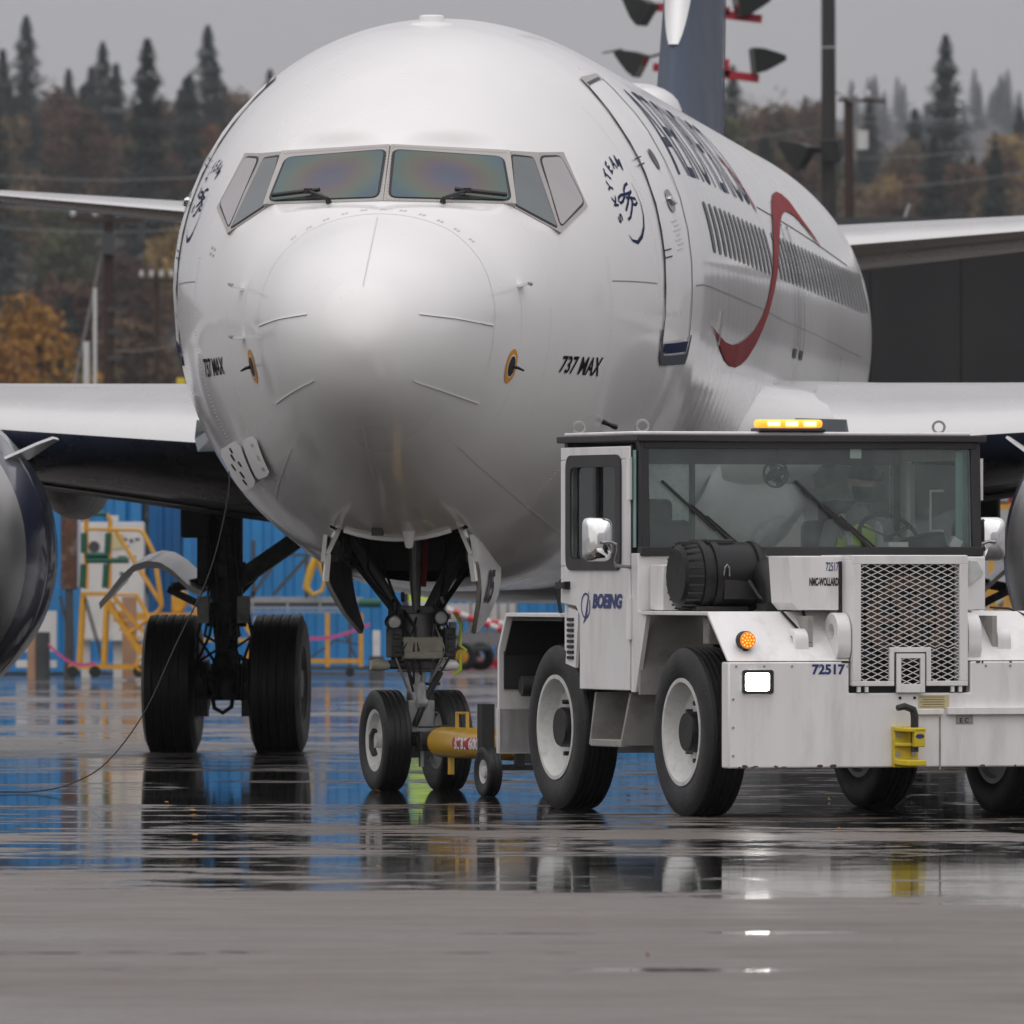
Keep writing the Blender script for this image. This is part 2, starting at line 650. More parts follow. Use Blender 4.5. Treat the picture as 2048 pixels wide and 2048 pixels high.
M['gearpaint'] = mat('gear_grey_paint', (0.36, 0.36, 0.36), 0.45, var=0.12, scale=6, dirt=(0.06, 0.055, 0.05), dirt_amt=0.8, dirt_scale=5)
M['geardark'] = mat('grimy_gear_metal', (0.035, 0.035, 0.035), 0.5, metal=0.3, var=0.3, scale=9, dirt=(0.13, 0.12, 0.11), dirt_amt=0.6, dirt_scale=12)
M['rim'] = mat('white_wheel_rim', (0.62, 0.62, 0.60), 0.4, var=0.1, scale=9, dirt=(0.2, 0.18, 0.16), dirt_amt=0.6, dirt_scale=9)
M['chrome'] = mat('chrome', (0.85, 0.85, 0.85), 0.06, metal=1.0, var=0.02)
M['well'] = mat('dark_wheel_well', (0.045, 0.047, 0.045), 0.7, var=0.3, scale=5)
M['khaki'] = mat('khaki_collar_paint', (0.34, 0.33, 0.27), 0.45, var=0.12, scale=9, dirt=(0.08, 0.07, 0.06), dirt_amt=0.5, dirt_scale=8)
M['lime'] = mat('lime_marker', (0.55, 0.72, 0.05), 0.5, var=0.1)
M['orange'] = mat('orange_marking', (0.70, 0.30, 0.03), 0.45, var=0.06)
M['floodglass'] = mat('floodlight_glass', (0.06, 0.065, 0.065), 0.15, coat=.6, var=0.1, scale=8)
M['lens'] = mat('clear_lens', (0.55, 0.57, 0.56), 0.12, coat=1.0, var=0.1, scale=20)
M['inlet'] = mat('grey_inlet_barrel', (0.30, 0.30, 0.31), 0.35, metal=0.5, var=0.08)


def flight_glass():
    m = mat('heated_flight_deck_glass', (0.060, 0.078, 0.084), 0.06, coat=0.0, var=0.15, scale=2.0, ior=1.55)
    n = m.node_tree
    b = n.nodes['Principled BSDF']
    t = n.nodes.new('ShaderNodeTexCoord')
    gsp = n.nodes.new('ShaderNodeVectorMath')
    gsp.operation = 'LENGTH'
    mp = n.nodes.new('ShaderNodeMapping')
    mp.inputs['Scale'].default_value = (1.0, 1.0, 1.5)
    n.links.new(t.outputs['Object'], mp.inputs[0])
    n.links.new(mp.outputs[0], gsp.inputs[0])
    mr = n.nodes.new('ShaderNodeMapRange')
    mr.inputs[1].default_value, mr.inputs[2].default_value = 0.08, 0.46
    mr.inputs[3].default_value, mr.inputs[4].default_value = 388.0, 232.0
    n.links.new(gsp.outputs['Value'], mr.inputs[0])
    n.links.new(mr.outputs[0], b.inputs['Thin Film Thickness'])
    b.inputs['Thin Film IOR'].default_value = 1.66
    return m


M['pane'] = flight_glass()
M['pane_side'] = mat('side_window_glass', (0.13, 0.15, 0.155), 0.05, var=0.1, scale=2.0, ior=1.55)
M['blind'] = mat('window_sunshade', (0.36, 0.335, 0.34), 0.12, coat=0.5, var=0.05, scale=2.0)


def skin_paint(m):
    """the aluminium skin under the paint is slightly quilted between frames and stringers"""
    n = m.node_tree
    b = n.nodes['Principled BSDF']
    L = n.links.new
    t = n.nodes.new('ShaderNodeTexCoord')
    wv = n.nodes.new('ShaderNodeTexWave')
    wv.wave_type = 'BANDS'
    wv.bands_direction = 'Y'
    wv.inputs['Scale'].default_value = 0.619       # one band per 0.508 m frame bay
    wv.inputs['Distortion'].default_value = 0.25
    wv.inputs['Detail'].default_value = 1.0
    L(t.outputs['Object'], wv.inputs['Vector'])
    sp = n.nodes.new('ShaderNodeSeparateXYZ')
    L(t.outputs['Object'], sp.inputs[0])
    aft = n.nodes.new('ShaderNodeMapRange')
    aft.inputs[1].default_value, aft.inputs[2].default_value = 2.5, 6.5
    L(sp.outputs[1], aft.inputs[0])
    w1 = n.nodes.new('ShaderNodeMath')
    w1.operation = 'MULTIPLY'
    L(wv.outputs['Fac'], w1.inputs[0])
    L(aft.outputs[0], w1.inputs[1])
    nz = n.nodes.new('ShaderNodeTexNoise')
    nz.inputs['Scale'].default_value = 1.7
    nz.inputs['Detail'].default_value = 3
    L(t.outputs['Object'], nz.inputs['Vector'])
    w2 = n.nodes.new('ShaderNodeMath')
    w2.operation = 'MULTIPLY_ADD'
    w2.inputs[1].default_value = 1.4
    L(nz.outputs['Fac'], w2.inputs[0])
    L(w1.outputs[0], w2.inputs[2])
    bp = n.nodes.new('ShaderNodeBump')
    bp.inputs['Strength'].default_value = 0.055
    bp.inputs['Distance'].default_value = 0.02
    L(w2.outputs[0], bp.inputs['Height'])
    L(bp.outputs[0], b.inputs['Normal'])
    L(bp.outputs[0], b.inputs['Coat Normal'])
    # grime under the belly and streaks behind the joints
    b.inputs['Coat Roughness'].default_value = 0.10


skin_paint(M['paint'])
# ------------------------------------------------------------------ the airliner
YAW = R(-4.75)
jet = empty('airliner', (-0.984, 73.7, 0), YAW, 'white twin-jet airliner with red swoosh, nose to the camera behind the tug', 'airplane')

# flight-deck windows: corner points (x, s, z above the lobe centre) on the port side
WIN = {
    1: ([(0.030, 2.115, .790), (.719, 2.432, .770), (.789, 2.103, .458), (.045, 1.685, .483)],
        [(0.0, 2.155, .834), (.759, 2.54, .804), (.83, 2.112, .421), (0.0, 1.640, .452)]),
    2: ([(.773, 2.497, .766), (.903, 2.704, .766), (1.078, 2.40, .297), (.83, 2.137, .442)],
        [(.759, 2.54, .804), (.927, 2.822, .807), (1.101, 2.406, .251), (.83, 2.112, .421)]),
    3: ([(.944, 2.784, .769), (1.056, 3.056, .785), (1.216, 2.966, .484), (1.102, 2.466, .305)],
        [(.927, 2.822, .807), (1.063, 3.139, .818), (1.241, 2.988, .448), (1.101, 2.406, .251)]),
}


def plane_of(pts):
    c = sum((Vector(p) for p in pts), Vector()) / len(pts)
    nrm = Vector()
    for i in range(len(pts)):
        a, b = Vector(pts[i]) - c, Vector(pts[(i + 1) % len(pts)]) - c
        nrm += a.cross(b)
    nrm.normalize()
    if nrm.y > 0:
        nrm = -nrm
    return c, nrm


FLAT = []
for k_, (gl_, fr_) in WIN.items():
    for sd in (1, -1):
        gg = [(p[0] * sd, p[1], p[2] + UC) for p in gl_]
        ff = [(p[0] * sd, p[1], p[2] + UC) for p in fr_]
        c_, n_ = plane_of(gg)
        # frame corners dropped onto the pane's plane
        ff = [Vector(p) - n_ * (Vector(p) - c_).dot(n_) for p in ff]
        FLAT.append((k_, sd, c_, n_, [Vector(p) - n_ * (Vector(p) - c_).dot(n_) for p in gg], ff))


def flatten(p):
    """the flight-deck windows are flat: shave the skin to their planes near them"""
    for k, sd, c, n, gq, fq in FLAT:
        d = (p - c).dot(n)
        if d <= 0.0 or d > 0.3:
            continue
        q = p - n * d
        # distance of q outside the frame outline
        dist = 0.0
        m = len(fq)
        inside = True
        best = 9.0
        ref = None
        for i in range(m):
            a, b = fq[i], fq[(i + 1) % m]
            e = b - a
            t = max(0, min(1, (q - a).dot(e) / max(e.dot(e), 1e-9)))
            best = min(best, (q - (a + e * t)).length)
            s_ = n.dot(e.cross(q - a))
            if ref is None:
                ref = s_ > 0
            elif (s_ > 0) != ref:
                inside = False
        dist = 0.0 if inside else best
        w = max(0.0, 1 - dist / 0.16)
        w = w * w * (3 - 2 * w)
        p = p - n * (d * w)
    return p


def build_fuselage():
    st = [0.002, 0.006, 0.012, 0.02, 0.032, 0.048, 0.068, 0.092]
    s = 0.12
    while s < 1.5:
        st.append(s)
        s += 0.045
    while s < 3.4:
        st.append(s)
        s += 0.022
    while s < 9:
        st.append(s)
        s += 0.12
    while s < 26:
        st.append(s)
        s += 0.8
    while s < 38.9:
        st.append(s)
        s += 0.4
    st.append(39.0)
    N = 264
    vs, fs = [], []
    for s in st:
        for k in range(N):
            # denser round the shoulders of the nose
            a = 2 * math.pi * k / N
            p = sec(s, a if a <= math.pi else a - 2 * math.pi)
            if 1.3 < s < 3.4:
                p = flatten(p)
            vs.append(p)
    ns = len(st)

    def hole(i, k):
        s = (st[i] + st[i + 1]) / 2
        a = 2 * math.pi * (k + .5) / N
        p = sec(s, a if a <= math.pi else a - 2 * math.pi)
        return 2.70 < s < 4.62 and p.z < UC - 1.4 and abs(p.x) < 0.45
    for i in range(ns - 1):
        for k in range(N):
            if hole(i, k):
                continue
            k2 = (k + 1) % N
            fs.append((i * N + k, i * N + k2, (i + 1) * N + k2, (i + 1) * N + k))
    fs.append(tuple(range(N - 1, -1, -1)))
    fs.append(tuple(range((ns - 1) * N, ns * N)))
    b = MB()
    b.v, b.f = [tuple(v) for v in vs], fs
    return b.build('fuselage', M['paint'], jet, angle=30)


fus = build_fuselage()


def skin(s, a, off=0.004):
    p = sec(s, a)
    e = 0.01
    t1 = sec(s + e, a) - sec(s - e if s > e else 0.0005, a)
    t2 = sec(s, a + e) - sec(s, a - e)
    n = t2.cross(t1)
    if n.length < 1e-9:
        n = Vector((0, -1, 0))
    n.normalize()
    if n.dot(p - Vector((0, s + 0.2, UC + f_cen(s)))) < 0:
        n = -n
    p = p + n * off
    if 1.3 < s < 3.4:
        p = flatten(p)
    return p


def decal(name, m, verts, faces, parent=jet, off=0.004):
    b = MB()
    b.v = [tuple(skin(s, a, off)) for s, a in verts]
    b.f = faces
    return b.build(name, m, parent, angle=60)


def densify(pts, step=0.12):
    o = []
    for (s0, a0), (s1, a1) in zip(pts, pts[1:]):
        L_ = math.hypot(s1 - s0, (a1 - a0) * 1.8)
        m_ = max(1, int(L_ / step))
        for i in range(m_):
            t = i / m_
            o.append((s0 + (s1 - s0) * t, a0 + (a1 - a0) * t))
    o.append(pts[-1])
    return o


def ribbon(name, m, pts, w, off=0.004, step=0.12, parent=jet, mb=None):
    """a strip of width w (number, or list along pts) lying on the skin"""
    if not isinstance(w, (list, tuple)):
        pts = densify(pts, step)
        w = [w] * len(pts)
    P = [skin(s, a, off) for s, a in pts]
    b = mb or MB()
    vs, fs = [], []
    for i, p in enumerate(P):
        t = (P[min(i + 1, len(P) - 1)] - P[max(i - 1, 0)]).normalized()
        s, a = pts[i]
        n = (skin(s, a, off + 0.05) - p).normalized()
        sd = t.cross(n).normalized() * w[i] / 2
        vs += [p - sd, p + sd]
        if i:
            fs.append((2 * i - 2, 2 * i - 1, 2 * i + 1, 2 * i))
    b.add(vs, fs)
    return b if mb else b.build(name, m, parent, angle=60)


# flight-deck windows
for sd in (1, -1):
    fb = MB()
    for k, s_, c, n, gq, fq in FLAT:
        if s_ == sd:
            fb.ext([p - n * 0.03 for p in fq], n * 0.036)
    fr_o = fb.build('windshield_frame', M['greyframe'], jet)
    for k, s_, c, n, gq, fq in FLAT:
        if s_ != sd:
            continue
        cen = sum(gq, Vector()) / 4
        rr = 0.05 if k != 2 else 0.02
        big = [p + (p - cen).normalized() * 0.022 for p in gq]
        MB().ext([p + n * 0.0062 for p in round_poly(big, rr + .02)], n * 0.002).build('window_seal', M['black'], fr_o)
        pb = MB()
        pb.ext([p + n * 0.0085 - cen for p in round_poly(gq, rr)], n * 0.003)
        pb.build('windshield_pane', M['pane'] if k == 1 else (M['pane_side'] if k == 2 else M['blind']), fr_o, loc=cen)
    # rivets round the forward frame, one strip of raised heads
    k, s_, c, n, gq, fq = [f for f in FLAT if f[0] == 1 and f[1] == sd][0]
    rv = MB()
    for a, b_ in ((0, 1), (3, 0), (3, 2)):
        for i in range(34 if a != 3 or b_ != 0 else 16):
            t = (i + .5) / (34 if a != 3 or b_ != 0 else 16)
            p = (fq[a] * (1 - t) + fq[b_] * t) * 0.62 + (gq[a] * (1 - t) + gq[b_] * t) * 0.38
            rv.box(p + n * 0.0075, (0.008, 0.008, 0.004))
    tag(rv.build('rivet', M['seam'], fr_o), kind='stuff')
    # wiper: arm from its pivot under the window to a blade along the sill
    wb = MB()
    nn = n * 0.05
    lo, hi = gq[3], gq[2]
    piv = lo * 0.56 + hi * 0.44 - Vector((0, 0, 0.035)) - Vector((0, 0.03, 0))
    mid_ = lo * 0.36 + hi * 0.64 + (gq[1] - gq[2]) * 0.09
    wb.tube([piv + nn * .4, piv + nn * 1.1, mid_ + nn], [0.022, 0.014, 0.010], 6)
    wo = wb.build('wiper', M['black'], jet)
    bl = MB()
    bl.bar(lo * 0.46 + hi * 0.54 + (gq[1] - gq[2]) * 0.13 + nn * .8, lo * 0.03 + hi * 0.97 + (gq[1] - gq[2]) * 0.03 + nn * .8, 0.02, 0.022, up=n)
    bl.box(mid_ + nn * .9, (0.05, 0.04, 0.035))
    bl.build('wiper_blade', M['black'], wo)

# radome seam, lightning strips and skin joints
seam_pts = [(1.17, -1.9), (1.22, -1.283), (1.319, -.956), (1.40, -.589), (1.389, -.227), (1.383, .066), (1.389, .227), (1.40, .589), (1.319, .956), (1.222, 1.283), (1.171, 1.7), (1.17, 1.95)]
ribbon('radome_seam', M['seam'], seam_pts, 0.005, 0.0015, 0.06)
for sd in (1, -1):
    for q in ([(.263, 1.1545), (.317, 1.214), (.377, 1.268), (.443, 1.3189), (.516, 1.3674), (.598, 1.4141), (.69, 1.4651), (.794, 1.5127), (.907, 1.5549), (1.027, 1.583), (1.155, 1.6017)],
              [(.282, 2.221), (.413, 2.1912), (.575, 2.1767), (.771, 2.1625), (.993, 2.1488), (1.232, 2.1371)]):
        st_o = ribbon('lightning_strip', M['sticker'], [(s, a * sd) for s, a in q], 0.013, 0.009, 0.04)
        ribbon('strip_shade', M['joint'], [(s, (a + .007 / max(f_wid(s), .2)) * sd) for s, a in q], 0.006, 0.004, 0.04, parent=st_o)  # grey line painted along the strip's lower edge as its thin shadow
ribbon('lightning_strip', M['paint2'], [(.336, -3.1026), (1.324, -3.1063)], 0.016, 0.007, 0.08)
ribbon('lightning_strip', M['seam'], [(1.308, -.0078), (.985, .0079), (.715, .0203), (.498, .0276), (.329, .028), (.2, .0176)], 0.006, 0.004, 0.05)
for q in ([(1.568, -2.4127), (2.992, -2.4812)], [(1.364, 2.4598), (3.0, 2.515), (4.561, 2.5509)]):
    ribbon('skin_joint', M['paint2'], q, 0.012, 0.004)
for sd in (1, -1):
    ribbon('skin_joint', M['joint'], [(3.087, 1.4575 * sd), (4.146, 1.5172 * sd)], 0.008, 0.002)
    for q, w_ in (([(5.45, 1.5693), (7.6, 1.579), (11.6, 1.588), (14.8, 1.603), (19.2, 1.6135), (25.9, 1.639)], .012),
                  ([(13.9, 1.139), (18, 1.155), (21, 1.176), (25.6, 1.2213)], .014)):
        ribbon('skin_joint', M['line'] if w_ > .013 else M['joint'], [(s, a * sd) for s, a in q], w_, 0.002, 0.3)
for s in (9.2, 12.4, 15.1, 18.6, 21.8, 24.6):       # faint butt joints round the barrel
    ribbon('skin_joint', M['seam'], [(s, .35), (s, 1.0), (s, 2.0)], 0.006, 0.0015, 0.12)
# rows of flush fastener heads along the joints
for sd in (1, -1):
    rvb = MB()
    for s0, a0, a1, n_ in ((1.62, 1.25, 2.2, 46), (2.05, 1.55, 2.3, 44), (3.02, 1.35, 2.45, 70), (3.06, 1.35, 2.45, 70), (4.22, .75, 2.5, 110)):
        for i in range(n_):
            a = (a0 + (a1 - a0) * i / (n_ - 1)) * sd
            p = skin(s0, a, .0015)
            rvb.box(p, (.0045, .0045, .005))
    tag(rvb.build('rivet_row', M['seam'], jet), kind='stuff')
# stencil marks round the radome's edge
mk = MB()
for i in range(11):
    a = -0.75 + 1.5 * i / 10
    for j in range(2):
        ribbon('', None, [(1.47 - .03 * abs(a), a + .03 * j), (1.50 - .03 * abs(a), a + .03 * j + .012)], 0.012, 0.003, mb=mk)
tag(mk.build('stencil_mark', M['seam'], jet), kind='stuff')

# cabin windows
WV, WF = [], []
wn = 12
for i in range(41):
    s0 = 6.83 + 0.508 * i
    if 13.45 < s0 < 13.95:
        continue
    pts = [(s0, 1.3405)]
    for k in range(wn * 2):
        t = 2 * math.pi * k / (wn * 2)
        cx, cy = math.copysign(abs(math.cos(t)) ** .55, math.cos(t)), math.copysign(abs(math.sin(t)) ** .55, math.sin(t))
        pts.append((s0 + .125 * cx, 1.3405 + .1 * cy))
    decal('cabin_window', M['cabglass'], pts, [(0, 1 + k, 1 + (k + 1) % (wn * 2)) for k in range(wn * 2)], off=0.006)

# forward entry door
for sd in (1, -1):
    front = [(4.345, 1.735), (4.352, 1.5426), (4.40, 1.422), (4.44, 1.3238), (4.50, 1.2174), (4.56, 1.0903), (4.62, .9563), (4.66, .8702), (4.76, .74), (4.83, .68)]
    aft = [(s + .78, a) for s, a in front]
    aft[0], aft[1], aft[2] = (5.25, 1.735), (5.22, 1.572), (5.25, 1.476)
    aft = [(5.25, 1.735), (5.235, 1.572), (5.262, 1.476), (5.305, 1.355), (5.356, 1.230), (5.386, 1.077), (5.44, .953), (5.465, .87), (5.5, .74), (5.53, .68)]
    vs_, fs_ = [], []
    for (f0, f1) in zip(front, aft):
        for j in range(5):
            t = j / 4
            vs_.append((f0[0] * (1 - t) + f1[0] * t, (f0[1] * (1 - t) + f1[1] * t) * sd))
    for i in range(len(front) - 1):
        for j in range(4):
            fs_.append((i * 5 + j, i * 5 + j + 1, i * 5 + j + 6, i * 5 + j + 5))
    door = decal('entry_door', M['paint2'], vs_, fs_, off=0.007)
    eb = MB()
    for q in (front, aft, [front[-1], aft[-1]]):
        ribbon('', None, [(s, a * sd) for s, a in q], 0.026, 0.010, mb=eb)
    eb.build('door_gap', M['black'], door)
    decal('door_top_gap', M['greyframe'], [(4.80, .69 * sd), (5.515, .69 * sd), (5.545, .655 * sd), (4.86, .640 * sd)], [(0, 1, 2, 3)], door, off=0.012)
    sill = [(4.29, 1.69), (4.345, 1.69), (4.38, 1.765), (4.45, 1.785), (5.22, 1.792), (5.26, 1.765), (5.30, 1.73), (5.36, 1.73), (5.33, 1.80), (5.28, 1.828), (4.42, 1.82), (4.33, 1.79)]
    v2, f2 = poly_fill(sill, 0.1)
    decal('scuff_plate', M['scuff'], [(s, a * sd) for s, a in v2], f2, door, off=0.010)
    v2, f2 = poly_fill([(4.39, 1.742), (5.225, 1.748), (5.20, 1.783), (4.45, 1.778)], 0.1)
    decal('sill_step', M['mark'], [(s, a * sd) for s, a in v2], f2, door, off=0.012)
    for (sc_, ac_, rs_, ra_, nm, mm) in ((4.95, 1.228, .12, .046, 'door_handle_recess', M['steel']), (5.02, 1.06, .075, .045, 'door_window', M['cabglass'])):
        pts = [(sc_, ac_ * sd)] + [(sc_ + rs_ * math.cos(2 * math.pi * k / 20), (ac_ + ra_ * math.sin(2 * math.pi * k / 20)) * sd) for k in range(20)]
        decal(nm, mm, pts, [(0, 1 + k, 1 + (k + 1) % 20) for k in range(20)], door, off=0.012)
    hb = MB()
    p0, p1 = skin(4.87, 1.215 * sd, .016), skin(5.03, 1.245 * sd, .016)
    hb.bar(p0, p1, 0.04, 0.015)
    hb.cyl(skin(4.95, 1.228 * sd, .0), skin(4.95, 1.228 * sd, .024), 0.035, 12)
    hb.build('door_handle', M['chrome'], door)
    nb = MB()
    for i in range(2):
        for s0_, a0_ in ((4.46, 1.03), (4.40, 1.40)):
            ribbon('', None, [(s0_, (a0_ + .028 * i) * sd), (s0_ + .2, (a0_ + .028 * i) * sd)], 0.010, 0.013, mb=nb)
    nb.build('alignment_mark', M['line'], door)
    tb = MB()
    for i in range(7):
        ribbon('', None, [(4.80 + .05 * (i % 2), (1.305 + .018 * i) * sd), (4.98 + .03 * (i % 3), (1.305 + .018 * i) * sd)], 0.010, 0.010, mb=tb)
    tag(tb.build('door_instruction', M['seam'], door), kind='stuff')

# overwing exits
for s0 in (15.9, 16.75):
    eb = MB()
    ribbon('', None, [(s0, 1.70), (s0, 1.48), (s0 + .25, 1.25), (s0 + .5, 1.17), (s0 + .62, 1.175), (s0 + .5, 1.48), (s0 + .42, 1.70)], 0.03, 0.008, mb=eb)
    ex = eb.build('overwing_exit', M['line'], jet)
    decal('exit_latch', M['black'], [(s0 - .03, 1.69), (s0 + .44, 1.69), (s0 + .36, 1.725), (s0 + .06, 1.725)], [(0, 1, 2, 3)], ex, off=0.01)

# livery: the red swoosh
SW = [(5.956, 1.675), (6.564, 1.7043), (7.185, 1.7222), (7.86, 1.74), (8.559, 1.7437), (9.251, 1.7334), (10.098, 1.7071), (10.946, 1.6682), (11.696, 1.6172), (12.247, 1.5649), (12.787, 1.4915), (13.358, 1.4164), (13.971, 1.329), (14.654, 1.2424), (15.646, 1.1465), (16.854, 1.0574), (17.914, 1.0012), (18.859, 0.9695), (19.662, 0.9652), (20.3, 0.9872), (20.5, 1.0363), (20.777, 1.0776), (21.22, 1.1169), (21.641, 1.1619), (21.888, 1.1979), (21.292, 1.1619), (20.529, 1.1172), (19.754, 1.0785), (18.874, 1.0713), (18.223, 1.0821), (17.328, 1.1166), (16.454, 1.1649), (15.476, 1.2447), (14.746, 1.3174), (14.206, 1.3851), (13.546, 1.4624), (13.017, 1.5269), (12.408, 1.6016), (11.791, 1.6622), (11.151, 1.7224), (10.441, 1.7746), (9.91, 1.8), (9.333, 1.8152), (8.796, 1.8155), (8.184, 1.8021), (7.697, 1.7778), (7.376, 1.7564), (6.979, 1.7241), (6.451, 1.6976)]
v2, f2 = poly_fill(SW, 0.2)
decal('red_swoosh', M['red'], v2, f2, off=0.009)


def skin_text(name, txt, m, s0, a0, size, side=1, shear=0.0, bold=0.0, fit=None, xs=1.0, rad=1.85, off=0.005, spacing=1.0, parent=jet, slope=0.0):
    vs, fs = text_poly(txt, size, shear, bold, spacing, 0.1 if size > .5 else .05)
    x0, x1 = min(v[0] for v in vs), max(v[0] for v in vs)
    k = (fit / (x1 - x0)) if fit else xs
    return decal(name, m, [(s0 + side * (x - x0) * k, side * (a0 - (y - slope * x) / rad)) for x, y in vs], fs, parent, off)


skin_text('title_lettering', 'AEROMEXICO', M['title'], 5.75, 1.150, 1.10, fit=7.55, bold=-0.010)
tbm = MB()
for q in ([(12.2, .93), (12.9, 1.05), (13.45, 1.168)], [(12.5, .93), (13.15, 1.05), (13.55, 1.150)]):
    ribbon('', None, q, 0.05, 0.005, mb=tbm)
tbm.build('title_accent', M['red'], jet)
skin_text('model_lettering', '737 MAX', M['inkblk'], 2.27, 1.858, 0.145, 1, 0.28, 0.003, fit=.70, rad=1.3)
skin_text('model_lettering', '737 MAX', M['inkblk'], 2.90, 1.862, 0.145, -1, 0.28, 0.003, fit=.62, rad=1.3)

# alliance roundel on both sides
R1 = [(4.009, 1.1014), (3.934, 1.104), (3.863, 1.1183), (3.817, 1.143), (3.732, 1.1588), (3.67, 1.1604), (3.645, 1.1485), (3.674, 1.1366), (3.749, 1.1316), (3.875, 1.1374), (3.98, 1.1388), (4.02, 1.1351)]
R2 = [(4.02, 1.1351), (3.93, 1.1463), (3.837, 1.1728), (3.727, 1.1979)]
R3 = [(3.84, 1.1505), (3.929, 1.1574), (4.042, 1.17), (4.056, 1.1858), (4.001, 1.1931), (3.93, 1.1853), (3.944, 1.1586), (3.965, 1.1712), (3.87, 1.2031), (3.779, 1.2295), (3.709, 1.2355)]
AR = [(3.617, 1.2922), (3.672, 1.3204), (3.783, 1.3353), (3.916, 1.3193), (4.021, 1.2884), (4.097, 1.2451), (4.134, 1.199), (4.135, 1.1499), (4.114, 1.1065)]
for sd in (1, -1):
    f_ = (lambda q: q) if sd == 1 else (lambda q: [(7.72 - s, -a) for s, a in q])
    rb = MB()
    for q in (R1, R2, R3):
        ribbon('', None, f_(q), [0.021] * len(q), 0.004, mb=rb)
    ribbon('', None, f_(AR), [0.004, .016, .028, .030, .024, .018, .013, .008, .005], 0.004, mb=rb)
    rd = rb.build('alliance_roundel', M['mark'], jet)
    lb_v, lb_f = [], []
    LP = [('S', 3.545, 1.217), ('K', 3.565, 1.144), ('Y', 3.60, 1.082), ('T', 3.67, 1.035), ('E', 3.79, 1.010), ('A', 3.93, 1.0), ('M', 4.06, 1.012)]
    for ch, s0, a0 in LP:
        vs, fs = text_poly(ch, 0.13, 0, 0.003, 1, .05, 'CENTER')
        th = math.atan2((1.17 - a0) * 1.65, (s0 - 3.90)) - math.pi / 2       # up = away from the roundel's centre
        o_ = len(lb_v)
        for x, y in vs:
            y -= .045
            u, v = x * math.cos(th) - y * math.sin(th), x * math.sin(th) + y * math.cos(th)
            if sd == 1:
                lb_v.append((s0 + u, a0 - v / 1.65))
            else:
                lb_v.append((7.72 - s0 - u, -(a0 - v / 1.65)))
        lb_f += [tuple(i + o_ for i in q) for q in fs]
    decal('roundel_lettering', M['mark'], lb_v, lb_f, rd, off=0.004)

# angle-of-attack vanes, pitot probes, drain mast, side aerial, small marks
for sd in (1, -1):
    sv, av = 1.54, 1.859 * sd
    for rs_, m_, of_, nm in ((.088, M['orange'], .004, 'vane_warning_ring'), (.060, M['paint2'], .006, 'vane_disc'), (.052, M['black'], .008, 'vane_hub')):
        pts = [(sv, av)] + [(sv + rs_ * .93 * math.cos(2 * math.pi * k / 24), av + rs_ / .86 * math.sin(2 * math.pi * k / 24)) for k in range(24)]
        decal(nm, m_, pts, [(0, 1 + k, 1 + (k + 1) % 24) for k in range(24)], off=of_)
    vb = MB()
    p = skin(sv, av, 0)
    q = skin(sv, av, .06)
    d = (q - p).normalized()
    vb.tube([p + d * .02, p + d * .05 + V(0, .02, 0), p + d * .09 + V(0, .07, -.01)], [.012, .011, .006], 6)
    vb.build('angle_of_attack_vane', M['black'], jet)
    for s_, a_ in (((1.645, 1.326),) if sd == 1 else ((1.74, -1.346), (1.644, -1.681))):
        p = skin(s_, a_, -.01)
        d = (skin(s_, a_, .1) - p).normalized()
        pb = MB()
        pb.ext([p + V(0, -.03, 0), p + V(0, .07, 0), p + d * .09 + V(0, .04, 0), p + d * .09 + V(0, -.03, 0)], d.cross(V(0, 1, 0)).normalized() * .018)
        po = pb.build('pitot_probe', M['paint2'], jet)
        MB().tube([p + d * .095 + V(0, .05, 0), p + d * .095 + V(0, -.14, 0)], [.014, .009], 8).build('probe_tube', M['steel'], po)
db = MB()
p, d = skin(3.38, 2.048, 0), (skin(3.38, 2.048, .1) - skin(3.38, 2.048, 0)).normalized()
db.tube([p, p + d * .05 + V(0, .03, 0), p + d * .09 + V(0, .12, 0)], [.018, .014, .02], 6)
db.build('drain_mast', M['black'], jet)
ab = MB()
p, q = skin(7.29, 1.642, 0), skin(7.21, 1.757, 0)
d = (skin(7.25, 1.70, .1) - skin(7.25, 1.70, 0)).normalized()
ab.ext([p, q, q + d * .018, p + d * .018], V(0, .02, 0))
ab.build('blade_aerial', M['joint'], jet)
sm = MB()
for (s_, a_) in ((2.62, -1.27), (2.70, -1.27), (2.62, -1.30), (2.70, -1.30)):
    ribbon('', None, [(s_, a_), (s_ + .05, a_)], .02, .004, mb=sm)
tag(sm.build('stencil_mark', M['seam'], jet), kind='stuff')

# crown fittings
cb = MB()
zc = f_top(5.0) + UC
cb.lathe([(.17, -.03), (.15, .0), (.09, .008), (.085, .045), (.075, .055)], (0, 5.2, zc + .02), (0, 0, 1), 20)
cb.build('beacon', M['paint2'], jet)
MB().lathe([(.09, -.02), (.085, .03), (.04, .05)], (0.02, 9.6, UC + 1.885), (0, 0, 1), 16).build('antenna_puck', M['paint2'], jet)
rings = []
for i in range(13):
    t = i / 12
    s = 23.6 + 2.2 * t
    h = .33 * math.sin(math.pi * min(1, max(0, t))) ** .5 + .001
    w = .40 * math.sin(math.pi * t) ** .5 + .001
    rings.append([V(w * math.cos(math.pi * k / 14), s, UC + 1.80 + .06 + h * math.sin(math.pi * k / 14) ** .7 if 0 < k < 14 else UC + 1.78) for k in range(15)])
MB().loft(rings, closed=True).build('satellite_radome', M['paint'], jet)

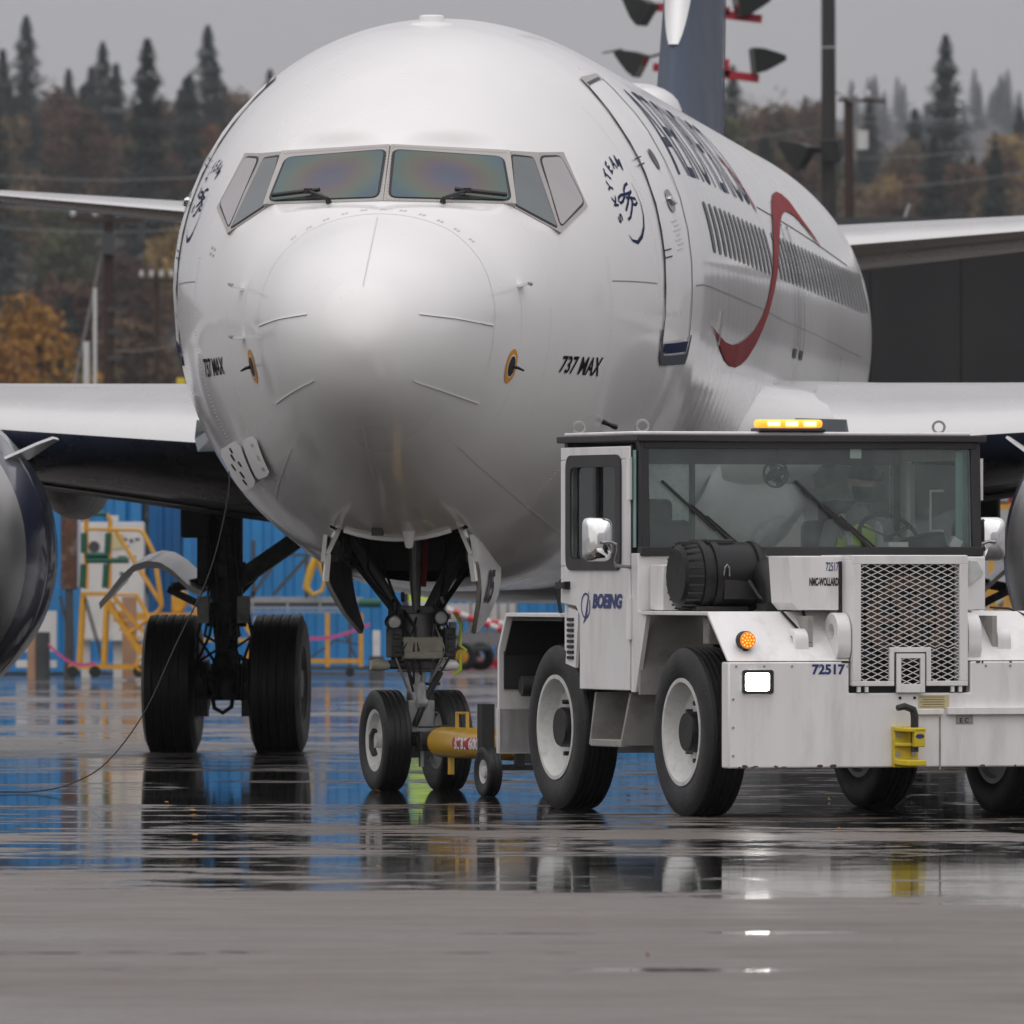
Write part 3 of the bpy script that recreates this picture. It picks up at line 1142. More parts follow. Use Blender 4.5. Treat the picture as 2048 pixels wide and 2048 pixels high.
# service panel with jacks (starboard chin)
for pts, m_, of_, nm in (([(3.62, -2.158), (2.80, -2.168), (2.655, -2.20), (2.90, -2.366), (3.10, -2.372), (3.95, -2.336), (4.07, -2.31), (3.88, -2.18)], M['sticker'], .012, 'service_panel'),
                         ([(2.542, -2.187), (2.21, -2.196), (2.14, -2.225), (2.34, -2.392), (2.50, -2.395), (2.79, -2.372), (2.81, -2.35), (2.6, -2.204)], M['sticker'], .010, 'access_panel')):
    v2, f2 = poly_fill(pts, .08)
    b = MB()
    a_top = max(a for s, a in pts)
    b.v = [tuple(skin(s, a, of_ + .10 * (a_top - a))) for s, a in v2]
    b.f = f2
    pn = b.build(nm, m_, jet, angle=60)
    if nm == 'service_panel':
        for s_, a_, r_ in ((3.06, -2.192, .022), (3.16, -2.219, .028), (3.02, -2.262, .022), (3.42, -2.250, .028), (3.22, -2.300, .028), (3.34, -2.328, .024)):
            lift = .10 * (-2.158 - a_)
            q = skin(s_, a_, .008 + lift)
            MB().cyl(q, skin(s_, a_, .020 + lift), r_, 12).build('jack_socket', M['black'], pn)
    else:
        sb = MB()
        for s_, a_ in ((2.29, -2.228), (2.33, -2.228), (2.33, -2.29), (2.36, -2.30), (2.40, -2.35), (2.44, -2.352)):
            ribbon('', None, [(s_, a_), (s_ + .03, a_ - .012)], .022, of_ + .004 + .10 * (-2.187 - a_ + .012), mb=sb)
        tag(sb.build('panel_stencil', M['seam'], pn), kind='stuff')

# ------------------------------------------------------------------ wings, tail
def foil(c, th, n=14):
    """closed airfoil loop, chord c from 0 to c: upper from tail to nose, lower back to the tail"""
    o = []
    for i in range(n + 1):
        x = 0.5 * (1 + math.cos(math.pi * i / n))
        y = 5 * th * (.2969 * math.sqrt(x) - .126 * x - .3516 * x * x + .2843 * x ** 3 - .1015 * x ** 4)
        o.append((x * c, y * c * 1.05))
    for i in range(n - 1, 0, -1):
        x = 0.5 * (1 + math.cos(math.pi * (n - i) / n + 0))
        x = 0.5 * (1 - math.cos(math.pi * (n - i) / n))
        y = 5 * th * (.2969 * math.sqrt(x) - .126 * x - .3516 * x * x + .2843 * x ** 3 - .1015 * x ** 4)
        o.append((x * c, -y * c * .95))
    return o


def wing_ring(lat, s_le, c, th, z, inc=0.0, grow=1.0, sub=None):
    r_ = []
    ci, si = math.cos(inc), math.sin(inc)
    for x, y in foil(c, th):
        if sub is not None and x > c * sub:
            continue
        xx = x - c * .4
        r_.append(V(lat, s_le + c * .4 + xx * ci * grow - 0 * y, z + y * grow - xx * si))
    return r_


ST = [(1.2, 13.0, 8.2, .150, 2.30, R(1.5)), (2.6, 13.75, 7.0, .145, 2.39, R(1.5)), (5.2, 15.1, 5.2, .13, 2.60, R(1.2)), (11, 18.2, 3.6, .115, 3.20, R(.6)), (17.0, 21.4, 1.7, .11, 3.85, R(0))]


def lerp_st(lat):
    for a, b in zip(ST, ST[1:]):
        if a[0] <= lat <= b[0]:
            t = (lat - a[0]) / (b[0] - a[0])
            return tuple(x * (1 - t) + y * t for x, y in zip(a, b))
    return ST[-1]


for sd in (1, -1):
    lats = [1.2, 1.9, 2.6, 3.4, 4.3, 5.2, 7, 9, 11, 14, 17]
    wb = MB()
    wb.loft([[V(p.x * sd, p.y, p.z) for p in wing_ring(*lerp_st(l))] for l in lats])
    wg = wb.build('wing', M['wing'], jet, angle=40)
    sl = MB()
    rings = []
    for l in [2.15, 2.6, 3.4, 4.3, 5.2, 7, 9, 11, 14, 16.8]:
        st = lerp_st(l)
        ring = wing_ring(*st, sub=.13)
        c = sum(ring, Vector()) / len(ring)
        ring = [V(p.x * sd, c.y + (p.y - c.y) * 1.05 - .012, c.z + (p.z - c.z) * 1.07) for p in ring]
        rings.append(ring)
    sl.loft(rings)
    sl.build('leading_edge_slat', M['silver'], wg, angle=50)
    # slat trailing gap, seen from below as a dark line
    gp = MB()
    row = []
    for l in [2.15, 2.6, 3.4, 4.3, 5.2, 7, 9, 11, 14]:
        st = lerp_st(l)
        ring = wing_ring(*st)
        lo = [p for p in ring if p.z < st[4]]
        lo.sort(key=lambda p: p.y)
        a = [p for p in lo if p.y > st[1] + st[2] * .12][0]
        b = [p for p in lo if p.y > st[1] + st[2] * .22][0]
        row.append([V(a.x * sd, a.y, a.z - .022), V(b.x * sd, b.y, b.z - .018)])
    gp.grid(row)
    gp.build('slat_gap', M['black'], wg)
    # flap track fairings
    for lat, L_, w_ in ((4.25, 3.4, .23), (7.6, 2.6, .19), (10.4, 2.2, .16)):
        st = lerp_st(lat)
        s0 = st[1] + st[2] * .62
        rings = []
        for i in range(11):
            t = i / 10
            r_ = math.sin(math.pi * min(.999, max(.001, t ** .8))) ** .6
            rings.append([V(lat * sd + w_ * r_ * math.cos(2 * math.pi * k / 14), s0 + L_ * t, st[4] - .28 - .12 * t + (.30 if lat < 5 else .22) * r_ * math.sin(2 * math.pi * k / 14)) for k in range(14)])
        MB().loft(rings).build('flap_track_fairing', M['gearpaint'], wg)
    # winglet
    if True:
        MB().loft([[V((17.0 + .5 * t) * sd, p.y + 1.6 * t, 3.85 + 2.2 * t + (p.z - 3.85) * (1 - .5 * t)) for p in wing_ring(17.0, 21.4, 1.7 - .9 * t, .1, 3.85)] for t in (0, .3, .65, 1)]).build('winglet', M['fin'], wg)
    # wing-root glove with its landing-light window
    rings = []
    for i in range(11):
        t = i / 10
        lat = 1.50 + 1.05 * t
        r_ = (1 - t ** 2.2) ** .5 if t < 1 else .02
        s0 = 11.6 + 2.6 * t ** 1.2
        rr = []
        for k in range(16):
            an = 2 * math.pi * k / 16
            rr.append(V(lat * sd, s0 + 1.6 - 1.6 * math.cos(an) * (1 if math.cos(an) > 0 else .6), 2.48 + .02 * t + (.47 - .17 * t) * math.sin(an)))
        rings.append(rr)
    MB().loft(rings).build('wing_root_fairing', M['paint'], wg)
    lb = MB()
    pts = [V(2.12 * sd, 12.2, 2.62), V(2.44 * sd, 12.95, 2.62), V(2.46 * sd, 13.0, 2.48), V(2.42 * sd, 12.86, 2.38), V(2.12 * sd, 12.15, 2.38)]
    lb.ext([p + V(.02 * sd, -.26, 0) for p in pts], V(-.03 * sd, .05, 0))
    lb.build('landing_light_window', M['pane_side'], wg)
    # engine pylon
    pr = MB()
    e = 4.93 * sd
    pr.loft([[V(e - .06, 12.9, 2.84), V(e + .06, 12.9, 2.84), V(e + .08, 12.9, 2.60), V(e - .08, 12.9, 2.60)],
             [V(e - .16, 14.0, 3.00), V(e + .16, 14.0, 3.00), V(e + .18, 14.0, 2.3), V(e - .18, 14.0, 2.3)],
             [V(e - .18, 15.8, 2.95), V(e + .18, 15.8, 2.95), V(e + .18, 15.8, 2.1), V(e - .18, 15.8, 2.1)],
             [V(e - .06, 18.0, 2.5), V(e + .06, 18.0, 2.5), V(e + .06, 18.0, 2.1), V(e - .06, 18.0, 2.1)]])
    pr.build('engine_pylon', M['wing'], wg)

# belly fairing round the wing box
rings = []
for i in range(25):
    t = i / 24
    s = 11.6 + 12.2 * t
    q = min(1, t / .22) if t < .5 else min(1, (1 - t) / .25)
    q = q * q * (3 - 2 * q)
    ring = []
    for k in range(33):
        an = -math.pi / 2 * 1.0 + math.pi * k / 32          # under half
        hw = 1.55 + .58 * q
        dz = 1.02 + .20 * q
        x = hw * math.copysign(abs(math.sin(an)) ** .75, math.sin(an))
        z = UC - 1.02 - dz * abs(math.cos(an)) ** .8 - (.0)
        ring.append(V(x, s, z + (.10 * (1 - q))))
    rings.append(ring)
MB().grid(rings).build('belly_fairing', M['paint'], jet)

# tailplane
TS = [(.4, 33.5, 4.5, .115, 4.43), (1.15, 34.0, 4.1, .11, 4.51), (3.0, 35.1, 3.15, .105, 4.69), (5.2, 36.4, 2.2, .10, 4.93), (7.17, 37.6, 1.35, .09, 5.13)]
for sd in (1, -1):
    tb = MB()
    tb.loft([[V(p.x * sd, p.y, p.z) for p in wing_ring(*t)] for t in TS])
    tp = tb.build('tailplane', M['wing'], jet)
    rings = []
    for t in TS[1:]:
        ring = wing_ring(*t, sub=.16)
        c = sum(ring, Vector()) / len(ring)
        rings.append([V(p.x * sd, c.y + (p.y - c.y) * 1.06 - .01, c.z + (p.z - c.z) * 1.07) for p in ring])
    MB().loft(rings).build('tailplane_leading_edge', M['silver'], tp, angle=50)

# fin
FS = [(5.15, 29.9, 7.9, .062), (5.6, 31.2, 6.7, .068), (7.0, 32.5, 5.7, .072), (9.0, 34.2, 4.5, .075), (12.3, 37.0, 2.6, .08)]
FS2 = []
for z, s, c, th in FS:
    FS2.append([V(y * 1.15 - .15, s + x, z) for x, y in foil(c, th)])
fin = MB().loft(FS2).build('vertical_fin', M['fin'], jet)


def fin_pt(u, z, side=1, off=.012):
    """point on the fin's skin at chord fraction u, height z"""
    for (a, b) in zip(FS, FS[1:]):
        if a[0] <= z <= b[0]:
            t = (z - a[0]) / (b[0] - a[0])
            s, c, th = (a[i] * (1 - t) + b[i] * t for i in (1, 2, 3))
            y = 5 * th * (.2969 * math.sqrt(u) - .126 * u - .3516 * u * u + .2843 * u ** 3 - .1015 * u ** 4)
            return V(side * (y * c * 1.2 + off) - .15, s + u * c, z)
    return V(0, 38, z)


for sd in (1, -1):
    v2, f2 = poly_fill([(.80, 12.0), (.86, 7.5), (.94, 6.35), (.97, 12.0)], .35)
    MB().add([fin_pt(u, z, sd) for u, z in v2], f2).build('fin_plume_marking', M['paint2'], fin, angle=60)
    hb = MB()
    q = [fin_pt(.62 - .02 * i, 5.3 + .5 * i, sd, .015) for i in range(8)]
    hb.tube(q, .012, 4)
    hb.build('rudder_hinge_line', M['navy'], fin)

# rounded white emblem wrapped over the fin's leading edge
em = MB()
rows = []
for i in range(22):
    z = 6.32 + 2.1 * i / 21
    for (p, q) in zip(FS, FS[1:]):
        if p[0] <= z <= q[0]:
            t = (z - p[0]) / (q[0] - p[0])
            s_, c_, th_ = (p[j] * (1 - t) + q[j] * t for j in (1, 2, 3))
    half = .018 + .125 * math.sin(math.pi * min(1, (i + .4) / 17)) ** .55 if i < 17 else .10
    row = []
    for k in range(-5, 6):
        xx = half * k / 5 - .02
        # chord fraction where the fin is this thick
        lo, hi = 0.0, .28
        for _ in range(24):
            u = (lo + hi) / 2
            y = 5 * th_ * (.2969 * math.sqrt(u) - .126 * u - .3516 * u * u + .2843 * u ** 3 - .1015 * u ** 4) * c_ * 1.2
            if y < abs(xx):
                lo = u
            else:
                hi = u
        row.append(V(xx - .15, s_ + u * c_ - .015, z))
    rows.append(row)
em.grid(rows)
em.build('fin_emblem', M['paint2'], fin, angle=60)

# ------------------------------------------------------------------ engines
blade_me = None
for sd in (1, -1):
    ex, ez = 4.93 * sd, 1.61
    en = MB()
    prof_ = [(1.245, .52), (1.262, .62), (1.282, .86), (1.297, 1.3), (1.29, 1.9), (1.22, 2.7), (1.10, 3.3), (1.02, 3.6), (.90, 3.55), (.86, 2.6), (.9, 1.2), (.90, .75)]
    en.lathe(prof_, (ex, 11.6, ez), (0, 1, 0), 72, closed=True)
    eo = en.build('engine', M['navy'], jet, angle=50)
    li = MB()
    lp = [(1.246, .52), (1.225, .34), (1.19, .18), (1.145, .06), (1.095, .0), (1.04, .01), (.99, .07), (.95, .19), (.92, .34), (1.0, .36), (1.2, .5)]
    li.lathe(lp, (ex, 11.6, ez), (0, 1, 0), 72, closed=True)
    li.build('inlet_lip', M['lip'], eo, angle=60)
    MB().lathe([(.925, .33), (.895, .80), (.89, 1.0), (.96, 1.0), (.97, .33)], (ex, 11.6, ez), (0, 1, 0), 64, closed=True).build('inlet_barrel', M['inlet'], eo)
    MB().lathe([(.0, .40), (.10, .46), (.20, .62), (.27, .85), (.29, 1.0)], (ex, 11.6, ez), (0, 1, 0), 32).build('spinner', M['geardark'], eo)
    MB().lathe([(.89, 1.06), (.2, 1.08)], (ex, 11.6, ez), (0, 1, 0), 40).build('fan_disc', M['black'], eo)
    if blade_me is None:
        bb = MB()
        rows = []
        for i in range(7):
            t = i / 6
            r_ = .26 + .62 * t
            tw = R(25 + 35 * t)
            ch = .15 + .09 * t
            off = -.06 * math.sin(math.pi * t)
            rows.append([V((-ch * math.cos(tw)) * .5 * k + off, .9 + (-ch * math.sin(tw)) * .5 * k, r_) for k in (-1, 0, 1)])
        bb.grid(rows)
        bb.grid([[p + V(0, .012, 0) for p in r_] for r_ in rows])
        blade_me = bb.mesh('fan_blade', M['geardark'])
    for k in range(18):
        link_mesh('fan_blade', blade_me, eo, (ex, 11.6, ez), (0, 2 * math.pi * k / 18, 0))
    MB().lathe([(.80, 3.2), (.72, 4.0), (.55, 4.8), (.46, 5.0), (.42, 4.9), (.5, 3.4)], (ex, 11.6, ez), (0, 1, 0), 40, closed=True).build('core_nozzle', M['gearpaint'], eo)
    # strake on the inboard shoulder
    an = R(34)
    ux, uz = -sd * math.cos(an), math.sin(an)
    p = V(ex, 0, ez)
    sb = MB()
    pts = [p + V(ux * 1.27, 12.35, uz * 1.27), p + V(ux * 1.29, 13.7, uz * 1.29), p + V(ux * 1.56, 13.75, uz * 1.56), p + V(ux * 1.57, 13.35, uz * 1.57), p + V(ux * 1.48, 12.95, uz * 1.48)]
    sb.ext(pts, V(uz * .02 * sd, 0, ux * -.02 * sd))
    sb.build('nacelle_strake', M['paint2'], eo)
    MB().lathe([(1.298, 1.40), (1.302, 1.42), (1.299, 1.44)], (ex, 11.6, ez), (0, 1, 0), 64, closed=True).build('cowl_joint', M['silver'], eo)

# ------------------------------------------------------------------ wheels


def tyre_mesh(Rt, w, rr, grooves=4, gd=.012, shoulder=.82):
    pr = [(rr, -w * .40), (rr + .015, -w * .45), (rr + (Rt - rr) * .45, -w * .5), (rr + (Rt - rr) * .75, -w * .485), (Rt * .965, -w * .43), (Rt * .99, -w * .5 * shoulder)]
    xs = []
    step = w * shoulder / (grooves + 1)
    x = -w * .5 * shoulder
    for g_ in range(grooves):
        xg = x + step * (g_ + 1)
        pr += [(Rt, xg - .014), (Rt - gd, xg - .010), (Rt - gd, xg + .010), (Rt, xg + .014)]
    pr += [(r_, -h) for r_, h in reversed(pr[:6])]
    pr += [(rr - .02, w * .36), (rr - .02, -w * .36)]
    return MB().lathe(pr, (0, 0, 0), (1, 0, 0), 56, closed=True)


def rim_mesh(rr, w, dish=.06, hub=.35, holes=0):
    pr = [(rr + .012, -w * .42), (rr + .012, -w * .46), (rr - .012, -w * .46), (rr - .03, -w * .40), (rr - .05, -w * .40 + dish), (rr * .62, -w * .40 + dish * 1.3), (rr * hub, -w * .40 + dish * 1.1),
          (rr * hub * .98, -w * .46), (0.0, -w * .47)]
    back = [(0, w * .3), (rr - .03, w * .3), (rr - .03, w * .42), (rr + .012, w * .42)]
    return MB().lathe(pr + back, (0, 0, 0), (1, 0, 0), 40, cap=False)


# ------------------------------------------------------------------ nose gear (steered with the towbar)
ng = MB()
ng.cyl((0, .02, 1.20), (0, .02, .80), .125, 20)
ng.box((0, .05, 1.20), (.32, .16, .10))
nose = ng.build('nose_gear', M['gearmid'], jet, loc=(0, 4.0, 0), rot=(0, 0, R(22)), bevel=.008)
MB().cyl((0, .0, .86), (0, 0, .34), .066, 20).build('oleo_piston', M['steel'], nose)
ab = MB()
ab.cyl((-.285, 0, .338), (.285, 0, .338), .045, 14)
ab.cyl((0, 0, .50), (0, 0, .22), .10, 18)
ab.build('axle', M['gearpaint'], nose)
lw = MB()
lw.tube([(0, -.06, .52), (0, -.16, .60), (0, -.10, .72)], [.05, .045, .04], 8)
lw.box((0, -.09, .50), (.19, .10, .22))
lw.build('torque_link', M['gearpaint'], nose, bevel=.01)
MB().cyl((0, -.145, .40), (0, -.145, .16), .022, 10).build('tow_pin', M['steel'], nose)
kb = MB()
kb.box((.0, -.12, .965), (.29, .10, .15))
kb.box((-.0, -.175, .915), (.27, .02, .05))
kb.build('steering_collar', M['khaki'], nose, bevel=.012)
for x in (-.19, .19):
    sc_ = MB()
    sc_.box((x, -.12, 1.0), (.075, .14, .20))
    sc_.box((x, -.19, 1.04), (.045, .02, .035))
    sc_.box((x, -.19, .955), (.05, .02, .045))
    sc_.build('steering_bracket', M['geardark'], nose, bevel=.008)
for x, w_ in ((-.29, .2), (.20, .2)):
    MB().tube([(x - .06, -.10, .85), (x - .02, -.10, .85), (x + .07, -.10, .847)], [.034, .044, .030], 14).build('steering_cylinder', M['khaki'] if x < 0 else M['paint2'], nose)
lg = MB()
lg.cyl((-.30, -.10, .85), (.28, -.10, .85), .030, 12)
lg.box((0, -.08, .85), (.20, .10, .05))
lg.build('steering_crossbar', M['geardark'], nose)
for x, z in ((-.20, 1.14), (.13, 1.17)):
    MB().lathe([(.052, .05), (.056, -.01), (.05, -.02)], (x, -.15, z), (0, 1, 0), 20).build('taxi_light', M['geardark'], nose)
    MB().lathe([(.043, -.015), (.036, -.026), (.02, -.03)], (x, -.155, z), (0, 1, 0), 20).build('light_lens', M['lens'], nose)
for x, z1 in ((-.46, 1.86), (.46, 1.72)):
    sg_ = 1 if x > 0 else -1
    b_ = MB()
    b_.bar((sg_ * .07, .03, 1.14), (x, .30, z1), .085, .07)
    b_.build('trunnion_arm', M['gearmid'], nose, bevel=.008)
    b_ = MB()
    b_.bar((sg_ * .15, .0, 1.20), (x + .06 * sg_, .26, z1 - .12), .025, .03)
    b_.build('arm_tube', M['geardark'], nose)
    b_ = MB()
    b_.tube([(sg_ * .13, -.02, 1.16), (sg_ * .15, -.06, 1.02), (sg_ * .14, -.06, .88)], .018, 8)
    b_.build('arm_hose', M['black'], nose)
b_ = MB()
b_.tube([(-.02, -.05, 1.90), (-.015, -.04, 1.42), (0, -.02, 1.16)], [.058, .040, .024], 10)
b_.build('centre_brace', M['gearmid'], nose)
MB().bar((.075, -.02, 1.90), (.04, -.02, 1.38), .04, .05).build('lock_link', M['red'], nose)
b_ = MB()
b_.tube([(.14, -.12, .80), (.02, -.16, .62), (-.05, -.15, .44)], .022, 8)
b_.build('hydraulic_hose', M['black'], nose)
b_ = MB()
for i, (x0, dx) in enumerate(((-.24, .03), (.25, -.03), (-.30, -.03))):
    b_.tube([(x0, .1, 1.75), (x0 + dx, .04, 1.5), (x0 * .6, -.06, 1.25), (x0 * .5 + dx, -.12, 1.05)], .009, 6)
tag(b_.build('hydraulic_lines', M['black'], nose), kind='stuff')
b_ = MB()
b_.tube([(.25, -.10, 1.20), (.28, -.14, 1.12), (.27, -.14, .98), (.31, -.15, .95), (.27, -.14, .92), (.28, -.12, .82), (.24, -.1, .78)], .012, 6)
b_.build('pin_streamer', M['lime'], nose)
gf_ = random.Random(4)
for i in range(16):
    sx = gf_.choice((-1, 1))
    z = gf_.uniform(.84, 1.28)
    x = sx * gf_.uniform(.10, .24)
    q = MB()
    if i % 3 == 0:
        q.box((x, gf_.uniform(-.14, -.04), z), (gf_.uniform(.03, .06), .05, gf_.uniform(.03, .07)))
    else:
        q.cyl((x, -.12, z), (x + gf_.uniform(-.04, .04), gf_.uniform(-.16, -.04), z + gf_.uniform(.03, .08)), gf_.uniform(.010, .020), 10)
    q.build('gear_fitting', M[gf_.choice(('steel', 'gearpaint', 'geardark', 'khaki'))], nose)
for i in range(8):
    x = gf_.uniform(-.2, .2)
    q = MB()
    q.tube([(x, -.06, 1.22), (x + gf_.uniform(-.07, .07), -.15, 1.10), (x + gf_.uniform(-.05, .05), -.17, .95), (x * .5, -.12, gf_.uniform(.66, .8))], .008, 6)
    q.build('gear_hose', M['black' if i % 3 else 'steel'], nose)
for z in (.60, .66, .72):
    MB().box((.10, -.02, z), (.12, .05, .02)).build('link_lug', M['geardark'], nose)
nt_me = tyre_mesh(.343, .20, .215, 3, .008, .8).mesh('tyre', M['tyre'])
nr_me = rim_mesh(.215, .17, .05, .24).mesh('wheel_rim', M['rim'])
for x in (-.215, .215):
    rz = 0 if x < 0 else math.pi
    link_mesh('tyre', nt_me, nose, (x, 0, .338))
    link_mesh('wheel_rim', nr_me, nose, (x, 0, .338), (0, 0, rz))
    hb = MB()
    hb.tube([(-.075 if x < 0 else .075, .0, .07), (-.085 if x < 0 else .085, .03, .03), (-.085 if x < 0 else .085, .03, -.05), (-.075 if x < 0 else .075, 0, -.10)], .022, 6)
    hb.build('wheel_clamp', M['geardark'], nose, loc=(x, 0, .338))

# nose gear bay and doors
wb = MB()
X0, X1, Y0, Y1 = -.455, .455, 2.68, 4.66
Z0, Z1 = 1.50, 2.30
wb.add([(X0, Y0, 1.815), (X1, Y0, 1.815), (X1, Y1, 1.49), (X0, Y1, 1.49), (X0, Y0, Z1), (X1, Y0, Z1), (X1, Y1, Z1), (X0, Y1, Z1)],
       [(4, 5, 6, 7), (0, 1, 5, 4), (1, 2, 6, 5), (2, 3, 7, 6), (3, 0, 4, 7)])
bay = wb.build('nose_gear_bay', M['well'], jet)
fr = MB()
for x in (-.36, -.18, .12, .30):
    fr.bar((x, 2.9, 2.25), (x, 4.6, 2.2), .04, .06)
for y in (3.0, 3.4, 3.8, 4.2):
    fr.bar((-.45, y, 2.2), (-.45, y, 1.55), .04, .03)
    fr.bar((.45, y, 2.2), (.45, y, 1.55), .04, .03)
for y, x in ((3.2, -.3), (3.5, .25), (4.0, -.2), (4.2, .3)):
    fr.box((x, y, 2.05), (.2, .25, .25))
tag(fr.build('bay_equipment', M['geardark'], bay), kind='stuff')
lip = MB()
P_ = []
for i in range(9):
    a = math.pi - .28 + .56 * i / 8
    P_.append(skin(2.66, a if a < math.pi else a - 2 * math.pi, .012))
lip.tube(P_, .014, 6)
lip.build('bay_edge', M['paint2'], bay)
for sd in (1, -1):
    prof_d = [(2.72, 1.73), (3.2, 1.69), (3.9, 1.62), (4.62, 1.55), (4.66, 1.32), (4.42, 1.10), (4.1, 1.06), (3.6, 1.20), (3.1, 1.40), (2.80, 1.55)]
    v2, f2 = poly_fill(prof_d, .22)

    def dx(y, z):
        t = (1.72 - z) / .65
        return .475 + .045 * math.sin(math.pi * min(1, max(0, t))) - .10 * t * t
    db = MB()
    db.add([V(sd * dx(y, z), y, z) for y, z in v2], f2)
    db.add([V(sd * (dx(y, z) + .028), y, z) for y, z in v2], f2)
    o1, o2 = [V(sd * dx(y, z), y, z) for y, z in prof_d], [V(sd * (dx(y, z) + .028), y, z) for y, z in prof_d]
    n_ = len(prof_d)
    db.add(o1 + o2, [(i, (i + 1) % n_, n_ + (i + 1) % n_, n_ + i) for i in range(n_)])
    dr = db.build('nose_gear_door', M['paint2'], jet)
    v3 = [(y * .97 + .105, z * .97 + .04) for y, z in v2]
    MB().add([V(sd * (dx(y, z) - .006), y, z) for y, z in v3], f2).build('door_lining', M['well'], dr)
    MB().bar((sd * .40, 2.84, 1.80), (sd * .49, 2.80, 1.60), .05, .03).build('hinge_arm', M['paint2'], dr)
    MB().bar((sd * .48, 2.80, 1.60), (sd * .50, 2.84, 1.42), .035, .03).build('hinge_arm', M['paint2'], dr)
    MB().cyl((sd * .49, 2.86, 1.50), (sd * .49, 2.83, 1.50), .022, 12).build('hinge_hole', M['black'], dr)
    vs, fs = text_poly('05', .30, 0, .010, 1, .1)
    w_ = max(v[0] for v in vs)
    if sd == 1:
        pts = [V(dx(3.55 + x * 1.9, 1.28 + y) + .034, 3.55 + x * 1.9, 1.28 + y) for x, y in vs]
    else:
        pts = [V(-(dx(4.1 - x * 1.9, 1.28 + y) + .034), 4.1 - x * 1.9, 1.28 + y) for x, y in vs]
    MB().add(pts, fs).build('door_lettering', M['black'], dr, angle=60)

# chin details ahead of the bay
cd = MB()
p = skin(2.50, 3.07, 0)
cd.tube([p + V(0, 0, .02), p + V(0, .05, -.10)], [.05, .025], 8)
cd.build('chin_antenna', M['paint2'], jet)
p = skin(2.45, -3.05, .01)
MB().box(p + V(.0, 0, -.005), (.07, .12, .05)).build('chin_vent', M['well'], jet)

